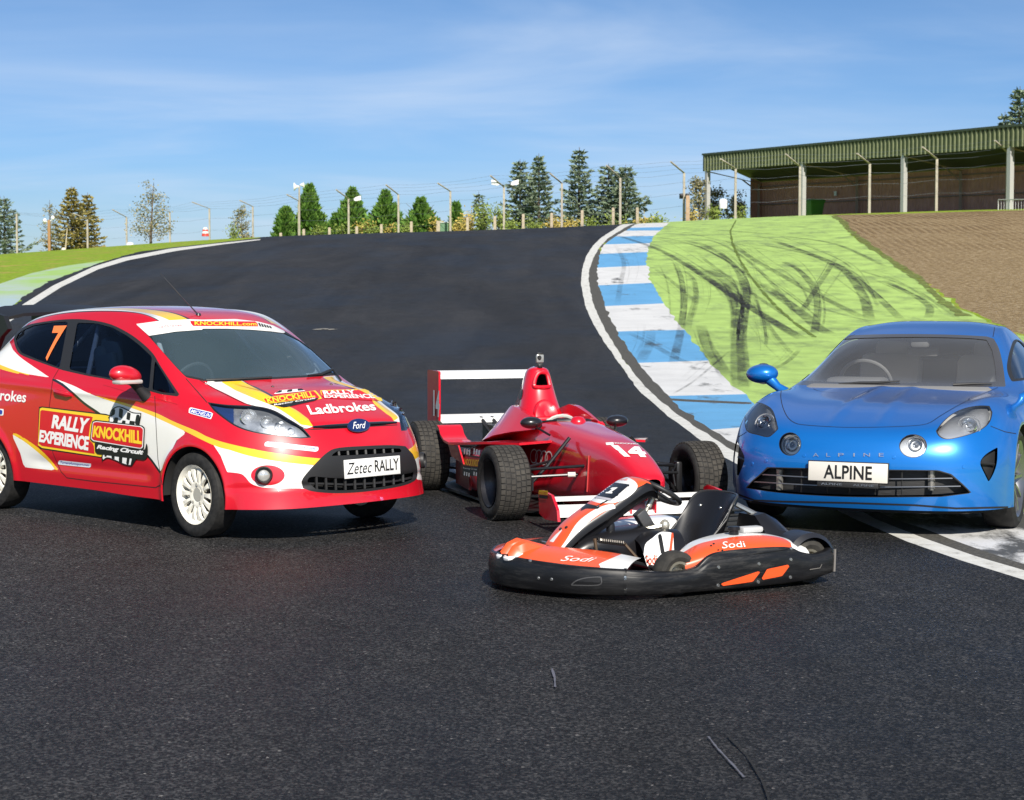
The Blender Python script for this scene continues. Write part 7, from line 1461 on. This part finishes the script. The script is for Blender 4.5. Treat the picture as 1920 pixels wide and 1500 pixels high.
            ins = S.cut(.47-np.abs(S.V[:, 1])); S.M[ins] = 1; ins = S.cut(-.35-S.V[:, 0]); S.M[ins] = 2
        S.build('side_pod', [org, wht, sat], root)
        m = MB(); m.loft([[(x, s*y, z) for y, z in ((.56, .06), (.635, .06), (.628, zt), (.55, zt+.01))] for x, zt in ((.17, .09), (.14, .14), (.03, .185), (-.04, .21))]); m.build('pod_front', org, root)
    # floor pan, frame rails, axle
    m = MB(); m.box((.25, 0, .045), (1.2, .70, .012)); m.build('floor_pan', mat('red floor pan', (.20, .012, .02), .5), root)
    m = MB()
    for s in (-1, 1): m.tube([(.78, s*.26, .06), (.2, s*.34, .06), (-.75, s*.30, .06)], .015, 8)
    m.tube([(.78, -.26, .06), (.78, .26, .06)], .015, 8); m.tube([(-.64, -.58, .13), (-.64, .58, .13)], .02, 10); m.tube([(.24, -.52, .12), (.24, .52, .12)], .014, 8); m.build('chassis', mat('frame steel', (.05, .05, .055), .4, .6), root)
    # front panel
    prof3 = [(.075, .525), (.09, .572), (.145, .590), (.21, .566), (.32, .500), (.42, .438), (.52, .385), (.61, .325), (.69, .240), (.715, .195)]; hw = [.09, .118, .135, .142, .138, .130, .120, .112, .098, .085]
    rows = []
    for (x, z), w in zip(prof3, hw): rows.append([(x-.02, -w*1.03, z-.060), (x-.004, -w, z-.018), (x+.004, -w*.7, z), (x+.008, 0, z+.008), (x+.004, w*.7, z), (x-.004, w, z-.018), (x-.02, w*1.03, z-.060)])
    P = bs_eval(bs_eval(np.array(rows), 8, 0), 8, 1); S = grid_surf(P)
    if S.N[:, 2].mean() < 0: S.N *= -1; S.T = S.T[:, ::-1]
    cn = Car(root, S, [org, wht, sat, bd])
    face = cn.region(ZB(chain([(205, 430), (280, 320), (420, 190), (480, 130), (600, 102), (720, 112), (820, 170), (852, 240), (800, 320), (680, 410), (520, 470)], 4)+chain([(400, 470), (300, 462), (205, 430)], 4))); S.M[face] = 1
    wb = cn.region(ZB(chain([(-330, 1240), (-150, 1000), (0, 760), (130, 640), (280, 545), (430, 490), (520, 480)], 4)+chain([(555, 540), (420, 570), (280, 650), (140, 760), (20, 880), (-160, 1080), (-330, 1330)], 4))); S.M[wb] = 1
    lowb = S.cut(.040-(S.V[:, 2]-np.interp(S.V[:, 0], [p[0] for p in prof3][1:], [p[1] for p in prof3][1:])+.062)); S.M[lowb & (S.M == 0)] = 2
    cn.paint(ZA([(735, 310), (800, 240), (885, 168), (860, 205), (775, 320)]), 1); cn.paint(ZB([(100, 460), (340, 515), (300, 550), (140, 545), (60, 580)]), 3)
    cn.patch(ZB([(480, 178), (745, 212), (735, 240), (470, 205)]), bd, 'number_panel', .002); cn.patch(ZB([(470, 180), (742, 218), (520, 410), (246, 358)]), mat('number black', (.012, .014, .02), .25), 'number_panel', .0025); cn.patch(ZB([(240, 362), (515, 412), (485, 438), (218, 388)]), mat('clear strip', (.45, .44, .48), .3), 'number_panel', .0025)
    cn.patch(ZB([(505, 258), (586, 256), (492, 322), (512, 326), (500, 342), (408, 338), (422, 320), (446, 321), (505, 281), (474, 280)]), wd, 'number_figure', .004, None, 26); cn.text('Sodi', ZB([(600, 122), (720, 126), (716, 160), (592, 152)]), od, .003, .3, 0)
    for q_ in ((820, 142), (915, 165)): p, n = cn.hit(*ZA([q_])[0]); m = MB(); m.lathe([(0, .006), (.008, .006), (.010, 0)], 10, 'z'); m.build('bolt', sat, root, xf=frame_to(p, n))
    S.build('nose_panel', [org, wht, sat, bd], root)
    m = MB(); m.loft([[(x-.035, -w*.8, z-.05), (x-.035, w*.8, z-.05), (x-.055, w*.6, z-.11), (x-.055, -w*.6, z-.11)] for (x, z), w in list(zip(prof3, hw))[1:8]]); m.build('panel_backing', sat, root)
    # steering column and wheel
    cd_ = Vector((-.51, 0, .86)); base = Vector((.235, 0, .11)); top = Vector((.025, 0, .474)); m = MB(); m.tube([base, top], .011, 10); m.tube([top-cd_*.07, top-cd_*.0], .020, 12); m.tube([top-cd_*.01, top+cd_*.01], .033, 18); col = m.build('steering_column', mat('pale metal', (.68, .64, .54), .3, .7), root)
    u = Vector((.86, 0, .51)); v = Vector((0, 1, 0)); wc = top+cd_*.03
    m = MB(); m.tube([wc+u*(.145*math.cos(a))+v*(.165*math.sin(a)) for a in [2*PI*i/36 for i in range(36)]], .0155, 10, closed=True)
    for a in (.0, 2.1, -2.1): m.tube([wc, wc+(u*math.cos(a+PI)*.145+v*math.sin(a+PI)*.165)], .012, 6)
    m.build('steering_wheel', mat('wheel grip', (.012, .012, .013), .5), root)
    m = MB(); m.box((.10, .02, .34), (.07, .06, .13), rot=Matrix.Rotation(.6, 3, 'Y'), bev=.01); m.build('bracket', mat('grey bracket', (.09, .09, .095), .4, .5), root); m = MB(); m.tube([(.14, .06, .29), (.02, .10, .315)], .014, 8); m.ico((.01, .10, .315), (.03, .03, .035), 2); m.build('bracket_arm', mat('pale metal', (.68, .64, .54), .3, .7), root)
    # centre tank cover, side cowl with lettering
    m = MB(); m.loft([super_ring(x, w, .06, zt, 3.5, 28) for x, w, zt in ((.66, .07, .15), (.62, .10, .215), (.52, .125, .272), (.36, .135, .300), (.14, .14, .312), (.0, .14, .306), (-.04, .12, .27))]); m.build('tank_cover', sat, root)
    m = MB(); m.lathe([(0, .05), (.022, .05), (.025, .04), (.025, 0)], 20, 'z', (.34, .05, .292)); m.build('tank_cap', sat, root)
    G = [[(x, y, z) for x, y, z in ((x0, .13, .30-dz), (x0+.01, .20, .29-dz), (x0+.02, .265, .215-dz*.5), (x0+.03, .32, .11), (x0+.03, .40, .075))] for x0, dz in ((.23, .05), (.18, .012), (.10, 0), (.02, 0), (-.05, .008))]
    P = bs_eval(bs_eval(np.array(G), 8, 0), 6, 1); S = grid_surf(P)
    if S.N[:, 2].mean() < 0: S.N *= -1; S.T = S.T[:, ::-1]
    cw = Car(root, S, [sat, wht]); ins = cw.region(ZB(chain([(920, 1340), (940, 1150), (965, 1030), (1060, 950), (1160, 872), (1250, 866), (1345, 880)], 4)+[(1360, 1180), (1330, 1340)])); S.M[ins] = 1
    cw.text('Sodi', ZB([(945, 1195), (1110, 1180), (1140, 1320), (940, 1330)]), od, .004, .2, .02); cw.patch(ZB([(1130, 905), (1180, 898), (1228, 1170), (1175, 1180)]), bd, 'slot', .004, None, 8); cw.patch(ZB([(1318, 885), (1352, 885), (1318, 1175), (1280, 1175)]), od, 'stripe', .003, None, 8)
    S.build('side_cowl', [sat, wht], root)
    flip(S, (0, 0, 0)); Sm = Surf(S.V*np.array([1, -1, 1]), S.T[:, ::-1], S.N*np.array([1, -1, 1]), S.M*0); Sm.build('side_cowl', [sat, wht], root)
    # pedal, return spring, linkage
    a, b = Vector((.52, .22, .275)), Vector((.36, .235, .25)); m = MB(); k = 14; m.tube([a.lerp(b, i/(k*8))+Vector((0, math.cos(2*PI*i/8)*.014, math.sin(2*PI*i/8)*.014)) for i in range(k*8+1)], .0035, 5); m.build('return_spring', mat('dark spring', (.12, .11, .10), .35, .8), root)
    m = MB(); m.tube([a+Vector((.02, 0, .01)), (.52, .22, .15), (.44, .25, .07)], .010, 6); m.tube([b, (.29, .27, .16)], .008, 6); m.build('pedal_linkage', mat('brown metal', (.16, .11, .07), .4, .6), root)
    for y in (-.2, .2): m = MB(); m.tube([(.66, y, .06), (.64, y, .19)], .012, 6); m.box((.63, y, .20), (.02, .08, .05), bev=.006); m.build('pedal', st, root)
    m = MB(); m.tube([(.76, -.12, .17), (.80, .03, .225), (.74, .14, .20)], .035, 8); m.build('front_hose', sat, root)
    # seat: one moulded shell
    rows = []
    for t in np.linspace(0, 1, 9):
        z = .07+.40*t; xb = -.345-.15*t**1.1; row = []
        for a in np.linspace(-1, 1, 17):
            an = a*1.75; y = .215*math.sin(min(max(an, -1.57), 1.57)); fx = .20*(1-math.cos(an)) if abs(an) < 1.57 else .20+.16*(abs(an)-1.57); drop = (.13*abs(a)**5)*t; row.append((xb+fx*(1.15-.45*t), y, z-drop))
        rows.append(row)
    P = bs_eval(bs_eval(np.array(rows), 4, 0), 4, 1); G = grid_surf(P); G.N *= 1
    Vv = np.vstack([G.V+G.N*.004, G.V-G.N*.004]); n = len(G.V); G2 = Surf(Vv, np.vstack([G.T, G.T[:, ::-1]+n]), np.vstack([G.N, -G.N])); G2.build('seat', mat('seat black', (.010, .010, .012), .24), root)
    edge = [P[-1][j] for j in range(P.shape[1])]; m = MB(); m.tube([P[i][0] for i in range(P.shape[0])]+edge+[P[i][-1] for i in range(P.shape[0]-1, -1, -1)], .007, 6); m.build('seat_edge', mat('seat edge', (.03, .03, .032), .35), root)
    m = MB(); m.loft([[(x, y, z) for x, y, z in ((x0, -.17, z0+.05), (x0, -.12, z0), (x0, .12, z0), (x0, .17, z0+.05), (x0, .12, z0-.012), (x0, -.12, z0-.012))] for x0, z0 in ((-.38, .075), (-.25, .062), (-.10, .075), (-.0, .11))]); m.build('seat_base', mat('seat black', (.010, .010, .012), .24), root)
    cs2 = Car(root, Surf(G.V, G.T, G.N), [sat])
    for q_ in ((200, 165), (428, 195)): p, n = cs2.hit(*ZC([q_])[0]); m = MB(); m.ico((0, 0, .004), (.010, .010, .006), 2); m.build('seat_bolt', bolt, root, xf=frame_to(p, n))
    # engine, tubes and rear covers
    m = MB(); m.box((-.60, -.28, .20), (.24, .22, .22), bev=.02); m.box((-.60, -.28, .33), (.16, .16, .06), bev=.01)
    for i in range(5): m.box((-.60, -.28, .22+.03*i), (.26, .24, .008))
    m.build('engine', mat('engine grey', (.05, .05, .052), .45, .5), root)
    m = MB(); m.tube([(-.47, .12, .41), (-.53, .18, .37), (-.64, .25, .30)], .016, 8); m.build('seat_stay', st, root)
    m = MB(); m.loft([[(x, y, z) for y, z in ((.02, z0), (.10, z1), (.26, z1+.0), (.36, z2), (.42, z0))] for x, z0, z1, z2 in ((-.50, .10, .36, .28), (-.57, .10, .37, .29), (-.65, .10, .33, .27), (-.73, .10, .25, .22), (-.79, .10, .19, .17))]); m.build('chain_cover', sat, root)
    for s in (1, -1):
        m = MB(); v = []; k = 16
        for i in range(k+1):
            a = PI*(.02+.86*i/k)
            for y, r in ((.42, .145), (.45, .165), (.61, .165), (.635, .14)): v.append((-.64+r*1.02*math.cos(a), s*y, .13+r*.98*math.sin(a)))
        m.add(v, [(4*i+j, 4*i+j+1, 4*i+j+5, 4*i+j+4) for i in range(k) for j in range(3)], True); m.build('wheel_guard', mat('guard plastic', (.016, .017, .022), .38), root, fix=False)
    rimk = mat('pale rim', (.50, .47, .38), .35, .7)
    def kw(x, s, y, r, w):
        h = MB(); h.lathe([(0, s*w*.45), (.022, s*w*.45), (.03, s*w*.3), (.03, 0)], 16, 'y'); Hh = h.build('wheel', st, root, (x, s*y, r)); t = MB(); tyre_mesh(t, r, w, .066, n=40); t.build('tyre', speckled('dusty kart tyre', (.016, .015, .014), (.045, .042, .036), 16, .85, 0), Hh); g = MB(); e = s*w*.5; g.lathe([(.064, -e), (.068, e*.95), (.055, e*.9), (.052, e*.3), (.03, e*.2), (.0, e*.2)], 28, 'y'); g.build('rim', rimk, Hh)
    for s in (1, -1): kw(.245, s, .575, .122, .115); kw(-.64, s, .53, .130, .17)
    return c
GK_CAR = kart()
